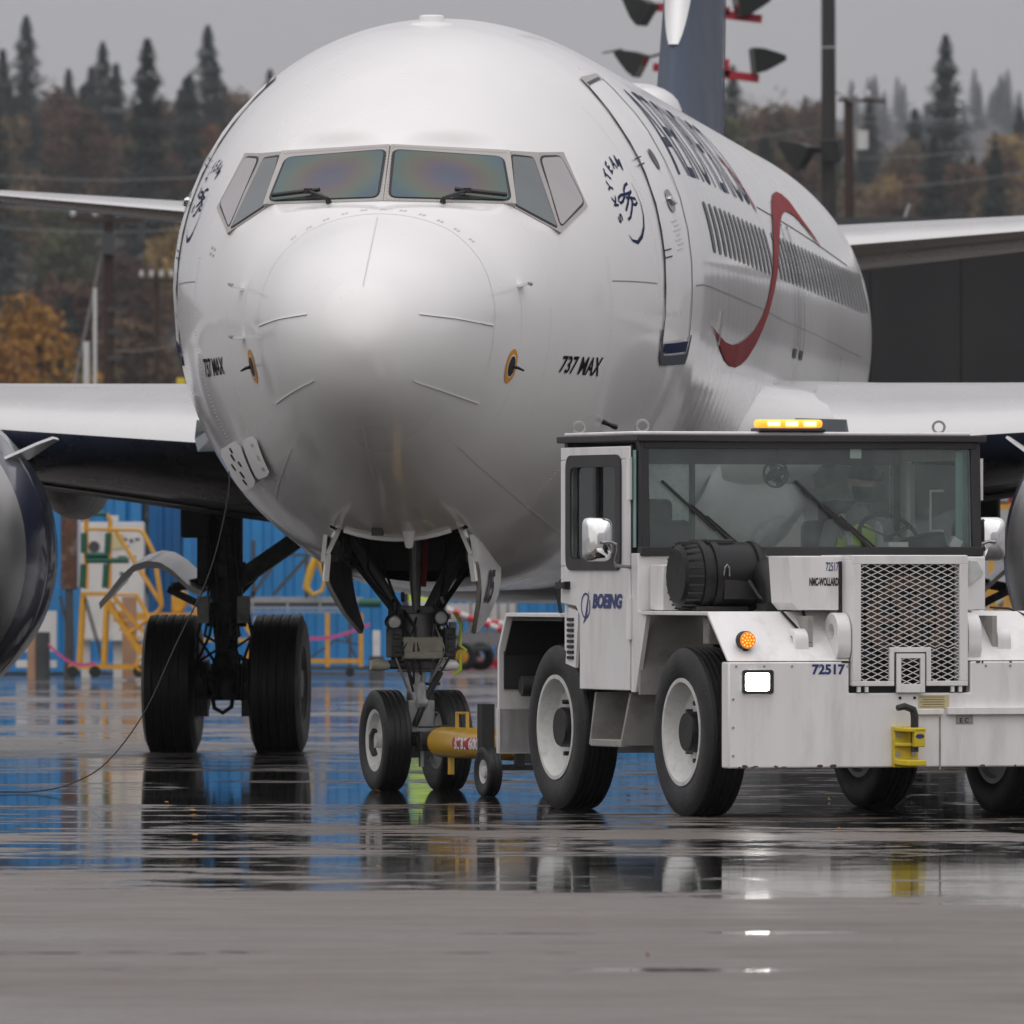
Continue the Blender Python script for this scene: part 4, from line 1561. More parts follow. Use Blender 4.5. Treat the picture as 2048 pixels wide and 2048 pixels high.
# ------------------------------------------------------------------ main gear
mt_me = tyre_mesh(.565, .43, .29, 4, .012, .84).mesh('tyre', M['tyre'])
mr_me = rim_mesh(.29, .40, .08, .4).mesh('wheel_rim', M['gearpaint'])
for sd in (1, -1):
    lat = 2.98 * sd
    mb = MB()
    mb.cyl((0, 0, 2.35), (0, 0, 1.05), .135, 22)
    mb.cyl((0, 0, 1.55), (0, 0, 1.42), .16, 22)
    mb.cyl((0, 0, 1.22), (0, 0, 1.02), .165, 22)
    mb.bar((0, .05, 2.2), (0, 1.2, 2.3), .12)
    mg = mb.build('main_gear', M['geardark'], jet, loc=(lat, 19.6, 0), bevel=.006)
    MB().cyl((0, 0, 1.1), (0, 0, .55), .095, 20).build('oleo_piston', M['steel'], mg)
    ax = MB()
    ax.cyl((-.62, 0, .55), (.62, 0, .55), .075, 16)
    ax.cyl((0, 0, .72), (0, 0, .42), .13, 18)
    ax.build('axle', M['geardark'], mg)
    tl = MB()
    tl.ext([(-.10, -.16, 1.05), (.10, -.16, 1.05), (.04, -.42, .82), (-.04, -.42, .82)], (0, .04, 0))
    tl.ext([(-.04, -.40, .84), (.04, -.40, .84), (.13, -.14, .58), (-.13, -.14, .58)], (0, .05, 0))
    tl.build('torque_link', M['geardark'], mg)
    sb = MB()
    sb.bar((-.10 * sd, 0, 1.40), (-.62 * sd, .0, 1.76), .13, .14)
    sb.bar((-.10 * sd, 0.05, 1.30), (-.45 * sd, .3, 1.70), .05)
    sb.build('side_brace', M['geardark'], mg)
    pd = MB()
    pd.box((.17 * sd, -.06, 1.86), (.10, .34, 1.02))
    pd.box((.24 * sd, -.02, 2.02), (.22, .5, .55))
    pd.build('strut_door', M['well'], mg, bevel=.02)
    # the outer leg door, arched over the outboard wheel
    od = MB()
    prof_o = [(.16, 1.37), (.27, 1.42), (.40, 1.54), (.50, 1.60), (.60, 1.615), (.72, 1.58), (.82, 1.49), (.92, 1.36), (1.00, 1.27)]
    up = [V(sd * x, -.42, z - .055) for x, z in prof_o]
    dn = [V(sd * (x - .02), .50, z + .03) for x, z in prof_o]
    od.grid([up, dn])
    od.grid([[p + V(0, 0, -.03) for p in up], [p + V(0, 0, -.03) for p in dn]])
    od.grid([up, [p + V(sd * -.012, 0, -.055) for p in up]])
    od.build('gear_leg_door', M['paint2'], mg, angle=50)
    lk = MB()
    lk.bar((.12 * sd, -.15, 1.16), (.46 * sd, -.2, 1.33), .06)
    lk.bar((.12 * sd, -.1, 1.40), (.42 * sd, -.2, 1.34), .075)
    lk.build('door_link', M['geardark'], mg)
    for x in (-.165, .165):
        bx = MB()
        bx.box((x, -.22, 1.16), (.10, .08, .22))
        bx.box((x, -.262, 1.17), (.05, .012, .02))
        bx.build('junction_box', M['gearpaint'], mg, bevel=.006)
    for x in (-.215, .215):
        br = MB()
        br.lathe([(.21, -.06), (.21, .07), (.12, .08), (.12, -.07)], (x, 0, .55), (1, 0, 0), 24, closed=True)
        br.box((x * .93, -.10, .38), (.12, .14, .18))
        br.build('brake_pack', M['geardark'], mg)
    hs = MB()
    for i in range(9):
        x = random.uniform(-.2, .2)
        x2 = random.uniform(-.2, .2)
        hs.tube([(x, -.20, 1.15), (x * 1.3, -.27, .95), (x2 * 1.2, -.25, .75), (x2, -.18, random.uniform(.42, .62))], .013, 6)
    hs.tube([(-.09, -.24, .46), (-.07, -.27, .36), (0, -.28, .32), (.07, -.27, .37), (.08, -.24, .48)], .018, 8)
    for i in range(5):
        x = random.uniform(-.16, .16)
        hs.tube([(x, -.15, 2.2), (x + random.uniform(-.05, .05), -.17, 1.8), (x + random.uniform(-.05, .05), -.18, 1.25)], .011, 6)
    tag(hs.build('brake_hoses', M['black'], mg), kind='stuff')
    for x in (-.437, .437):
        link_mesh('tyre', mt_me, mg, (x, 0, .555))
        link_mesh('wheel_rim', mr_me, mg, (x, 0, .555), (0, 0, 0 if x < 0 else math.pi))

# ------------------------------------------------------------------ the tug
M['tug'] = mat('white_tug_paint', (0.82, 0.805, 0.80), 0.38, coat=0.35, var=0.04, scale=2.0, dirt=(0.50, 0.46, 0.43), dirt_amt=0.55, dirt_scale=2.6, stretch=(2.2, 2.2, .5))
M['tugin'] = mat('dirty_wheel_arch', (0.34, 0.33, 0.31), 0.6, var=0.15, scale=4, dirt=(0.10, 0.09, 0.085), dirt_amt=0.85, dirt_scale=3)
M['trim'] = mat('black_trim', (0.022, 0.020, 0.022), 0.42, var=0.15)
M['plastic'] = mat('black_plastic', (0.011, 0.011, 0.012), 0.42, spec=.3, var=0.2, scale=8, bump=.05)
M['tugglass'] = glass_mat('rain_filmed_windscreen', (0.955, 0.985, 0.975), 0.085, (0.60, 0.72, 0.70))
M['fogglass'] = glass_mat('rain_fogged_rear_window', (0.93, 0.955, 0.95), 0.62, (0.70, 0.78, 0.76))
M['tealglass'] = mat('green_glass_edge', (0.20, 0.36, 0.34), 0.2, coat=.5, var=.1)
M['sideglass'] = glass_mat('side_glass', (0.94, 0.955, 0.955), 0.04, (0.45, 0.48, 0.49))
M['dark'] = mat('dark_chassis', (0.02, 0.02, 0.02), 0.6, var=0.3)
M['rust'] = mat('rusty_radiator', (0.10, 0.055, 0.03), 0.7, var=0.6, scale=6)
M['yellow'] = mat('yellow_enamel', (0.62, 0.36, 0.02), 0.4, coat=.3, var=0.08, scale=5, dirt=(0.25, 0.14, 0.03), dirt_amt=0.4, dirt_scale=5)
M['yellow2'] = mat('bright_yellow_paint', (0.66, 0.50, 0.02), 0.4, coat=.2, var=0.06)
M['bluetext'] = mat('blue_lettering', (0.02, 0.035, 0.17), 0.4, var=.03)
M['label'] = mat('cream_label', (0.55, 0.48, 0.27), 0.6, var=.08)
M['whitetext'] = mat('white_lettering', (0.75, 0.72, 0.70), 0.5, var=.03)
M['redtext'] = mat('red_label', (0.45, 0.03, 0.04), 0.5, var=.05)
M['amber_on'] = mat('lit_amber_beacon', (0.9, 0.4, 0.05), 0.3, emit=(1.0, 0.27, 0.02), emit_s=1.7)
M['amber_hot'] = mat('lit_amber_lamp', (0.9, 0.6, 0.2), 0.3, emit=(1.0, 0.55, 0.17), emit_s=5.0)
M['amber'] = mat('amber_led_lens', (0.75, 0.22, 0.01), 0.2, coat=1, var=.1, emit=(1.0, 0.26, 0.01), emit_s=0.35)
M['amberdot'] = mat('lit_amber_led', (0.9, 0.5, 0.1), 0.2, emit=(1.0, 0.42, 0.04), emit_s=1.4)
M['head_on'] = mat('lit_headlamp', (0.9, 0.9, 0.9), 0.2, emit=(1.0, 0.99, 0.94), emit_s=22.0)
M['hivis'] = mat('hi_vis_yellow', (0.55, 0.80, 0.06), 0.6, var=.1)
M['hiorange'] = mat('hi_vis_orange', (0.85, 0.25, 0.05), 0.6, var=.1)
M['grey_tape'] = mat('reflective_tape', (0.55, 0.56, 0.56), 0.35, var=.05)
M['skin'] = mat('skin', (0.42, 0.24, 0.17), 0.5, var=.06)
M['jacket'] = mat('grey_jacket', (0.22, 0.22, 0.23), 0.75, var=.1, scale=10)
M['cloth_dk'] = mat('dark_cloth', (0.022, 0.024, 0.028), 0.8, var=.1)
M['trouser'] = mat('navy_trousers', (0.02, 0.025, 0.045), 0.8, var=.1)

tug = empty('aircraft_tug', (2.40, 69.2, 0), R(20), 'white four-wheel aircraft tug with lit amber beacon, headlamp and glazed cab', 'tug')
T = tug


def tp(name, mb, m, bevel=0.0, parent=None, **k):
    return mb.build(name, M[m] if isinstance(m, str) else m, parent or T, bevel=bevel, **k)


# chassis and front
fb = MB()
fb.ext([(-1.17, 0, .305), (1.17, 0, .305), (1.17, 0, .945), (.40, 0, .945), (.40, 0, .755), (-.39, 0, .755), (-.39, 0, .945), (-1.17, 0, .945)], (0, .12, 0))
bump = tp('front_bumper', fb, 'tug', .010)
ch = MB()
ch.box((0, 2.1, .70), (1.0, 3.9, .52))
ch.box((0, .87, .52), (1.7, .16, .16))
ch.box((0, 3.09, .52), (1.7, .16, .16))
ch.box((0, 3.3, .98), (1.2, 1.5, .40))
tp('chassis', ch, 'dark')
for sd in (-1, 1):
    fd = MB()
    x0, x1 = sd * .385, sd * 1.17
    prof_ = [(.004, .949), (.35, 1.246), (1.50, 1.246), (1.50, 1.222), (.36, 1.222), (.03, .949)]
    fd.ext([(x0, y, z) for y, z in prof_], (x1 - x0, 0, 0))
    fo = tp('front_fender', fd, 'tug', .004)
    br = MB()
    br.box((sd * 1.02, .62, 1.13), (.12, .10, .17))
    tp('fender_bracket', br, 'tugin', .01, fo)
    iw = MB()
    iw.box((sd * .60, .80, .98), (.03, 1.4, .48))
    tp('inner_fender', iw, 'tugin', 0, fo)
    # rear fender
    rd = MB()
    prof_ = [(2.99, 1.225), (3.98, 1.225), (4.13, .99), (4.13, .33), (4.10, .33), (4.10, .985), (3.965, 1.20), (2.99, 1.20)]
    rd.ext([(sd * .55, y, z) for y, z in prof_], (sd * .60, 0, 0))
    ro = tp('rear_fender', rd, 'tug', .004)
    si = MB()
    si.box((sd * .60, 3.5, .98), (.03, 1.1, .46))
    si.box((sd * .87, 3.45, 1.185), (.52, .90, .02))
    si.ext([(sd * .62, 3.93, 1.19), (sd * 1.12, 3.93, 1.19), (sd * 1.12, 4.085, .96), (sd * .62, 4.085, .96)], (0, -.012, 0))
    si.box((sd * .87, 4.088, .86), (.50, .012, .24))
    tp('wheel_arch_liner', si, 'dark', 0, ro)
# ledge on the side of the rear plate
ex = MB()
ex.tube([(-.55, 3.85, .76), (-1.06, 3.93, .76)], .065, 16)
ex.tube([(-1.06, 3.93, .76), (-1.062, 3.93, .76)], .055, 16)
tp('exhaust_pipe', ex, 'geardark')
rb = MB()
rb.ext([(-1.15, 4.10, .33), (1.15, 4.10, .33), (1.15, 4.10, .62), (-1.15, 4.10, .62)], (0, .05, 0))
tp('rear_bumper', rb, 'tug', .006)
MB().bar((0, 4.1, .42), (0, 4.3, .42), .16, .12).build('rear_hitch', M['dark'], T)

# hood with the radiator grille
hd = MB()
hd.ext([(-.55, .50, .96), (.56, .50, .96), (.56, .50, 1.583), (-.55, .50, 1.583)], (0, 1.09, 0))
hd.ext([(-.56, .36, .90), (.56, .36, .90), (.56, .36, 1.252), (-.56, .36, 1.252)], (0, .14, 0))
hood = tp('hood', hd, 'tug', .004)
hk = MB()
hk.ext([(-.375, .0, 1.56), (-.375, .50, 1.56), (.375, .50, 1.56), (.375, .0, 1.56)], (0, 0, .028))
hk.ext([(-.375, .003, 1.56), (-.375, .50, 1.56), (-.375, .50, .80), (-.375, .003, .80)], (.02, 0, 0))
hk.ext([(.355, .003, 1.56), (.355, .50, 1.56), (.355, .50, .80), (.355, .003, .80)], (.02, 0, 0))
tp('radiator_shroud', hk, 'tug', .003, hood)
hs_ = MB()
hs_.ext([(-.70, .15, 1.30), (-.66, .15, 1.255), (-.370, .15, 1.255), (-.370, .15, 1.578), (-.72, .15, 1.578)], (0, .345, 0))
tp('intake_housing', hs_, 'tug', .002, hood)
hs_ = MB()
hs_.ext([(.370, .15, 1.255), (.56, .15, 1.255), (.56, .15, 1.578), (.370, .15, 1.578)], (0, .345, 0))
tp('lamp_housing', hs_, 'tug', .006, hood)
for pts, nm in (([(.45, .138, 1.555), (.50, .138, 1.55), (.54, .138, 1.49), (.54, .138, 1.475), (.45, .138, 1.40)], 'side_grille_patch'),):
    MB().ext(pts, (0, .01, 0)).build(nm, M['lens'], hood)
gf = MB()
W0, W1 = -.425, .425
for c, s in (((0, -.012, 1.559), (.75, .024, .052)), ((-.348, -.012, 1.18), (.054, .024, .706)), ((.348, -.012, 1.18), (.054, .024, .706)),
             ((-.24, -.012, .812), (.270, .024, .030)), ((.24, -.012, .812), (.270, .024, .030)),
             ((-.120, -.012, .914), (.030, .024, .174)), ((.120, -.012, .914), (.030, .024, .174)), ((0, -.012, 1.016), (.27, .024, .030))):
    gf.box(c, s)
grille = tp('radiator_grille', gf, 'tug', .003)
sf = MB()
for c, s in (((-.0775, -.022, .875), (.029, .02, .235)), ((.0775, -.022, .875), (.029, .02, .235)), ((0, -.022, .978), (.126, .02, .029)), ((0, -.022, .783), (.126, .02, .052))):
    sf.box(c, s)
tp('grille_hatch', sf, 'tug', .002, grille)
# expanded-metal diamonds
em = MB()
PX, PZ = .083, .0362


def em_zone(xa, xb, za, zb, y):
    nx = int((xb - xa) / PX) + 2
    nz_ = int((zb - za) / PZ * 2) + 2
    for j in range(-1, nz_ + 1):
        for i in range(-1, nx + 1):
            cx, cz = xa + i * PX + (PX / 2 if j % 2 else 0), za + j * PZ / 2 * 1.0
            for dx in (-1, 1):
                a, b = V(cx, y, cz), V(cx + dx * PX / 2, y, cz + PZ / 2)
                lo = [min(a.x, b.x), max(a.x, b.x), a.z, b.z]
                if lo[0] < xa - .03 or lo[1] > xb + .03 or lo[2] < za - .004 or lo[3] > zb + .004:
                    continue
                em.bar(a, b, .0045, .006, up=(0, 1, 0))


def em_rows(xa, xb, za, zb, y):
    em_zone(xa, xb, za, zb, y)


em_rows(-.332, .332, 1.0317, 1.5388, -.006)
em_rows(-.332, -.125, .8143, 1.0317, -.006)
em_rows(.125, .332, .8143, 1.0317, -.006)
em_rows(-.0665, .0665, .805, .968, -.020)
eo = em.build('expanded_metal_mesh', M['tug'], grille)
tag(eo, kind='stuff')
rad = MB()
rad.box((0, .16, 1.15), (.80, .02, .80))
tp('radiator_core', rad, 'dark')
rc = MB()
rc.lathe([(.27, 0), (.27, .05), (.20, .06), (.19, .0)], (.03, .09, 1.20), (0, 1, 0), 28, closed=True)
for k in range(6):
    a = k * math.pi / 3
    rc.bar((.03, .11, 1.20), (.03 + .2 * math.cos(a), .11, 1.20 + .2 * math.sin(a)), .05, .012, up=(0, 1, 0))
rc.cyl((.03, .07, 1.2), (.03, .13, 1.2), .05, 14)
tp('cooling_fan', rc, 'rust')
kb = MB()
for x in (-.33, -.28, .28, .33):
    kb.box((x, -.005, .778), (.02, .02, .035))
tp('grille_clip', kb, 'paint2', 0, grille)
# dark slot under the grille
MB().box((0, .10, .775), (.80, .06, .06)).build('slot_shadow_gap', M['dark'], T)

# lifting lugs
for x, y, z, r_ in ((-.425, .10, 1.125, .115), (.435, .12, 1.125, .115), (-.66, .16, 1.07, .075), (.66, .16, 1.07, .075)):
    lm = MB()
    n_ = 24
    outl = [V(x, y + r_ * math.cos(math.pi * i / n_), z + r_ * math.sin(math.pi * i / n_)) for i in range(n_ + 1)]
    hole = [V(x, y + r_ * .42 * math.cos(math.pi * 2 * i / n_), z + r_ * .42 * math.sin(math.pi * 2 * i / n_)) for i in range(n_)]
    base = [V(x, y - r_ * 1.0, z - .16), V(x, y + r_ * 1.0, z - .16)]
    full = outl + base
    th = .085
    # plate ring: bridge the outer outline to the hole by angle
    ring = []
    for i in range(n_):
        a = 2 * math.pi * i / n_
        d = V(0, math.cos(a), math.sin(a))
        if math.sin(a) >= 0:
            q = r_
        else:
            q = min(r_ / max(abs(math.cos(a)), 1e-3), .16 / max(abs(math.sin(a)), 1e-3))
        ring.append(V(x, y, z) + d * q)
    rings = []
    for xx, rg in ((-th / 2, hole), (-th / 2, ring), (th / 2, ring), (th / 2, hole)):
        rings.append([p + V(xx, 0, 0) for p in rg])
    rings.append(rings[0])
    lm.loft(rings, cap=False)
    tp('lifting_lug', lm, 'tug', .004)

# cab
cab = MB()
# front cowl below the windscreen, roof, posts, rear wall
cab.box((0, 1.63, 1.415), (2.26, .06, .34))
cab.box((0, 2.93, 1.20), (2.26, .05, .62))
cab.box((1.12, 2.30, 1.10), (.04, 1.30, .74))
cab.box((0, 2.3, .80), (2.2, 1.3, .05))
cabo = tp('cab', cab, 'tug', .006)
sp_ = MB()
sp_.ext([(-1.15, 1.44, 1.244), (-1.15, 1.64, .745), (-1.15, 1.715, .745), (-1.15, 1.715, 1.60), (-1.15, 1.60, 1.60), (-1.15, 1.60, 1.244)], (.03, 0, 0))
tp('cowl_side', sp_, 'tug', .003)
sp_ = MB()
sp_.ext([(1.12, 1.44, 1.244), (1.12, 1.64, .745), (1.12, 1.715, .745), (1.12, 1.715, 1.60), (1.12, 1.60, 1.60), (1.12, 1.60, 1.244)], (.03, 0, 0))
tp('cowl_side', sp_, 'tug', .003)
for x in (-.90, .90):
    tp('arch_bulkhead', MB().box((x, 1.60, .98), (.48, .03, .50)), 'tugin', .003)
rf = MB()
rf.ext([(-1.16, 1.58, 2.288), (1.16, 1.58, 2.288), (1.16, 3.02, 2.288), (-1.16, 3.02, 2.288)], (0, 0, .042))
roof = tp('cab_roof', rf, 'trim', .006)
rw = MB()
rw.ext([(-1.12, 1.75, 2.330), (1.12, 1.75, 2.330), (1.12, 2.99, 2.330), (-1.12, 2.99, 2.330)], (0, 0, .022))
tp('roof_skin', rw, 'tug', .008, roof)
ps = MB()
for x in (-1.10, 1.10):
    ps.bar((x, 1.63, 1.58), (x, 1.66, 2.29), .075, .06, up=(1, 0, 0))
    ps.bar((x, 2.94, 1.5), (x, 2.94, 2.29), .06, .05, up=(1, 0, 0))
ps.box((0, 1.60, 1.612), (2.27, .06, .055))
ps.box((0, 1.64, 2.268), (2.2, .05, .045))
ps.box((0, 2.95, 2.225), (2.2, .05, .13))
ps.box((0, 2.95, 1.53), (2.2, .05, .10))
ps.box((-.28, 2.95, 1.9), (.035, .04, .75))
tp('cab_frame', ps, 'trim', .004)
gl = MB()
gl.ext([(-1.065, 1.612, 1.64), (1.065, 1.612, 1.64), (1.065, 1.642, 2.248), (-1.065, 1.642, 2.248)], (0, .006, 0))
tp('windscreen', gl, 'tugglass')
for x, y, w_ in ((-1.1395, 1.685, .004), (1.075, 1.70, .012), (1.03, 1.72, .05)):
    tp('quarter_glass', MB().box((x, y, 1.935), (w_, .055 if x < 1.05 and x < 0 else .008, .60)), 'tealglass', 0)
gl = MB()
gl.ext([(-1.06, 2.95, 1.58), (-.30, 2.95, 1.58), (-.30, 2.95, 2.17), (-1.06, 2.95, 2.17)], (0, .006, 0))
tp('rear_window', gl, 'fogglass')
gl = MB()
gl.ext([(-.26, 2.95, 1.58), (1.06, 2.95, 1.58), (1.06, 2.95, 2.17), (-.26, 2.95, 2.17)], (0, .006, 0))
tp('rear_window', gl, 'sideglass')
# doors
for sd in (-1, 1):
    out_ = [(1.725, 2.26), (2.955, 2.26), (2.955, 1.29), (2.68, 1.27), (2.615, 1.21), (2.615, .755), (1.725, .755)]
    wi = [(1.865, 2.20), (2.83, 2.20), (2.83, 1.50), (1.865, 1.50)]
    X_ = sd * 1.135
    d_ = MB()
    # panel with a window opening: four strips
    def pz(y0, y1, z0, z1):
        d_.box((X_, (y0 + y1) / 2, (z0 + z1) / 2), (.04, y1 - y0, z1 - z0))
    if sd < 0:
        d_.ext([(X_ - .02, y, z) for y, z in [(1.725, 1.52), (2.955, 1.52), (2.955, 1.29), (2.68, 1.27), (2.615, 1.21), (2.615, .755), (1.725, .755)]], (.04, 0, 0))
    else:
        d_.ext([(X_ - .02, y, z) for y, z in [(1.725, 1.52), (2.955, 1.52), (2.955, .9), (1.725, .9)]], (.04, 0, 0))
    pz(1.725, 2.955, 2.18, 2.26)
    pz(1.725, 1.88, 1.52, 2.18)
    pz(2.815, 2.955, 1.52, 2.18)
    dr = tp('cab_door', d_, 'tug', .006)
    sr = MB()
    o_ = round_poly([(X_ + sd * .022, y, z) for y, z in ((1.865, 2.21), (2.835, 2.21), (2.835, 1.495), (1.865, 1.495))], .09, 5)
    i_ = round_poly([(X_ + sd * .022, y, z) for y, z in ((1.95, 2.135), (2.75, 2.135), (2.75, 1.565), (1.95, 1.565))], .06, 5)
    sr.loft([o_, [p + V(sd * .012, 0, 0) for p in o_], [p + V(sd * .012, 0, 0) for p in i_], i_], cap=False)
    sr.box((X_ + sd * .018, 2.33, 1.85), (.02, .05, .60))
    tp('window_surround', sr, 'trim', 0, dr)
    gw = MB()
    gw.box((X_, 2.35, 1.85), (.006, .86, .62))
    tp('door_glass', gw, 'sideglass', 0, dr)
    for z in (2.06, 1.20):
        hg = MB()
        hg.cyl((X_ + sd * .03, 1.715, z - .13), (X_ + sd * .03, 1.715, z + .13), .022, 10)
        hg.box((X_ + sd * .022, 1.76, z), (.008, .08, .20))
        tp('door_hinge', hg, 'tug', 0, dr)
    sg = MB()
    sg.box((X_ - sd * .002, 1.718, 1.52), (.03, .016, 1.5))
    tp('door_seal', sg, 'black', 0, dr)
    hn = MB()
    hn.bar((X_ + sd * .05, 2.93, 1.40), (X_ + sd * .05, 2.78, 1.40), .03, .04)
    hn.box((X_ + sd * .03, 2.80, 1.40), (.04, .04, .05))
    tp('door_handle', hn, 'black', 0, dr)
    if sd < 0:
        vs, fs = text_poly('BOEING', .115, .22, .006)
        w_ = max(v[0] for v in vs)
        # read from outside: text runs from the rear of the door towards its front
        MB().add([V(X_ - .0235, 2.38 - x * (.53 / w_), 1.265 + y) for x, y in vs], fs).build('door_lettering', M['bluetext'], dr, angle=60)
        lg = MB()

        def lring(cy, cz, ry, rz_, w, a0=0, a1=2 * math.pi, n=28):
            row = []
            for i in range(n + 1):
                a = a0 + (a1 - a0) * i / n
                row.append([V(X_ - .0235, cy - (ry + o) * math.cos(a), cz + (rz_ + o) * math.sin(a)) for o in (-w, w)])
            lg.grid(row)
        lring(2.50, 1.275, .075, .075, .006, R(40), R(390))
        row = []
        for i in range(15):
            t = i / 14
            y_, z_ = 2.545 - .10 * t, 1.165 + .20 * t - .05 * math.sin(math.pi * t)
            w_ = .012 * math.sin(math.pi * t) + .002
            row.append([V(X_ - .0236, y_ - w_, z_), V(X_ - .0236, y_ + w_, z_)])
        lg.grid(row)
        lg.build('door_emblem', M['bluetext'], dr, angle=60)
        kn = MB()
        for a in range(4):
            kn.cyl((X_ + .01, 2.70 + .05 * math.cos(a * 1.57), 1.83 + .05 * math.sin(a * 1.57)), (X_ + .045, 2.70 + .05 * math.cos(a * 1.57), 1.83 + .05 * math.sin(a * 1.57)), .028, 10)
        kn.cyl((X_ + .01, 2.70, 1.83), (X_ + .05, 2.70, 1.83), .03, 10)
        tp('window_knob', kn, 'black', 0, dr)
vg = MB()
for i in range(8):
    vg.box((-1.155, 2.78, .95 + .034 * i), (.012, .10, .020))
tp('side_vent', vg, 'plastic')
MB().bar((-1.14, 2.79, .90), (-1.14, 2.74, 1.25), .02, .18).build('rear_cab_panel', M['tug'], T)
# step
st_ = MB()
st_.box((-.98, 2.22, .425), (.30, .55, .045))
st_.ext([(-1.12, 2.44, .74), (-1.13, 2.52, .41), (-1.13, 2.495, .41), (-1.12, 2.415, .74)], (.36, 0, 0))
st_.ext([(-1.12, 1.80, .74), (-1.13, 1.95, .41), (-.60, 1.80, .41), (-.60, 1.70, .74)], (0, .03, 0))
tp('step', st_, 'tugin', .006)
# rear-view mirrors
for sd in (-1, 1):
    mm = MB()
    x, y, z = (-1.40, 1.65, 1.685) if sd < 0 else (1.245, 1.74, 1.69)
    rings = []
    for f_, dy in ((.25, -.075), (.75, -.068), (.95, -.045), (1.0, -.01), (1.0, .02)):
        rings.append(round_poly([(x - .088 * f_, y + dy, z - .135 * f_), (x + .088 * f_, y + dy, z - .135 * f_), (x + .088 * f_, y + dy, z + .135 * f_), (x - .088 * f_, y + dy, z + .135 * f_)], .05 * f_, 5))
    mm.loft(rings)
    mo = tp('wing_mirror', mm, 'chrome', angle=60)
    ar = MB()
    ar.tube([(x, y - .09, z - .02), (x - sd * .05, y - .10, z - .015), (x - sd * .09, y - .09, z - .03), (x - sd * .10, y - .06, z - .07), (x - sd * .105, y, z - .13), (x - sd * .14, y + .05, z - .16), (sd * 1.15, y + .08, z - .17)], .011, 8)
    tp('mirror_arm', ar, 'steel', 0, mo)
# wipers
for x in (-.50, .38):
    w_ = MB()
    w_.tube([(x, 1.58, 1.63), (x - .22, 1.592, 1.83), (x - .30, 1.60, 1.90)], [.014, .010, .008], 6)
    w_.tube([(x + .04, 1.58, 1.63), (x - .20, 1.592, 1.83)], .007, 6)
    w_.bar((x - .14, 1.592, 1.74), (x - .49, 1.607, 2.045), .018, .016)
    tp('windscreen_wiper', w_, 'black')
# inspection sticker, fan in the cab, frosted edge
MB().box((.31, 1.650, 2.225), (.075, .002, .075)).build('windscreen_sticker', M['lens'], T)
fn = MB()
fn.torus((-.17, 1.78, 2.09), (0, 1, 0), .08, .008, 24, 6)
fn.torus((-.17, 1.75, 2.09), (0, 1, 0), .05, .005, 20, 6)
for k in range(4):
    a = k * math.pi / 2 + .4
    fn.bar((-.17, 1.78, 2.09), (-.17 + .07 * math.cos(a), 1.78, 2.09 + .07 * math.sin(a)), .045, .006, up=(0, 1, 0))
fn.cyl((-.17, 1.76, 2.09), (-.17, 1.84, 2.09), .03, 12)
fn.bar((-.17, 1.82, 2.09), (-.14, 1.80, 2.28), .02)
tp('cab_fan', fn, 'plastic')
# cab interior
di = MB()
di.box((.0, 1.80, 1.50), (2.1, .30, .16))
di.box((.78, 1.83, 1.64), (.36, .20, .13), Matrix.Rotation(R(-12), 3, 'Y'))
tp('dashboard', di, 'plastic', .03)
pp = MB()
pp.box((.62, 1.76, 1.645), (.13, .10, .05))
pp.box((1.00, 1.72, 1.66), (.07, .05, .07), Matrix.Rotation(R(30), 3, 'Y'))
tp('paper_note', pp, 'paint2')
for x in (.62, -.62):
    se = MB()
    se.box((x, 2.50, 1.16), (.50, .48, .14))
    se.box((x, 2.74, 1.50), (.48, .12, .62))
    se.box((x, 2.74, 1.86), (.26, .08, .16))
    tp('seat', se, 'plastic', .04)
sw_ = MB()
sw_.torus((.68, 2.02, 1.70), (0, -.75, .66), .19, .014, 30, 8)
c_ = V(.68, 2.02, 1.70)
for k in range(3):
    a = k * 2.094 + .5
    u, v_ = V(1, 0, 0), V(0, .66, .75)
    sw_.bar(c_, c_ + u * .18 * math.cos(a) + v_ * .18 * math.sin(a), .03, .015)
sw_.tube([c_, c_ + V(0, -.16, -.22)], .03, 10)
tp('steering_wheel', sw_, 'black')
gh = MB()
gh.tube([(1.02, 1.95, 1.99), (.93, 1.95, 1.99), (.93, 1.95, 1.74), (1.02, 1.95, 1.74)], .010, 8)
tp('grab_handle', gh, 'paint2')

# lights
lb = MB()
lb.box((-.08, 1.80, 2.362), (.44, .16, .025))
lo = tp('light_bar', lb, 'trim', .008)
ll = MB()
ll.box((-.08, 1.80, 2.402), (.42, .13, .05))
tp('beacon_lens', ll, 'amber_on', .02, lo)
for x in (-.20, -.08, .04):
    MB().box((x, 1.732, 2.402), (.078, .006, .030)).build('beacon_lamp', M['amber_hot'], lo)
hl = MB()
hx, hz = -.985, .825
o_ = round_poly([(hx - .10, -.004, hz - .072), (hx + .10, -.004, hz - .072), (hx + .10, -.004, hz + .072), (hx - .10, -.004, hz + .072)], .02)
i_ = round_poly([(hx - .083, -.004, hz - .054), (hx + .075, -.004, hz - .054), (hx + .075, -.004, hz + .054), (hx - .083, -.004, hz + .054)], .016)
hl.loft([o_, [p + V(0, -.016, 0) for p in o_], [p + V(0, -.016, 0) for p in i_], [p + V(0, .002, 0) for p in i_]], cap=False)
ho = tp('headlamp', hl, 'trim')
MB().ext(round_poly([(hx - .083, -.007, hz - .054), (hx + .075, -.007, hz - .054), (hx + .075, -.007, hz + .054), (hx - .083, -.007, hz + .054)], .016), (0, .004, 0)).build('headlamp_lens', M['head_on'], ho)
cm = MB()
for i in range(1, 4):
    cm.box((hx - .083 + .158 * i / 4, -.0085, hz), (.003, .003, .106))
cm.box((hx - .004, -.0085, hz), (.156, .003, .003))
tag(tp('headlamp_cell', cm, 'lens', 0, ho), kind='stuff')
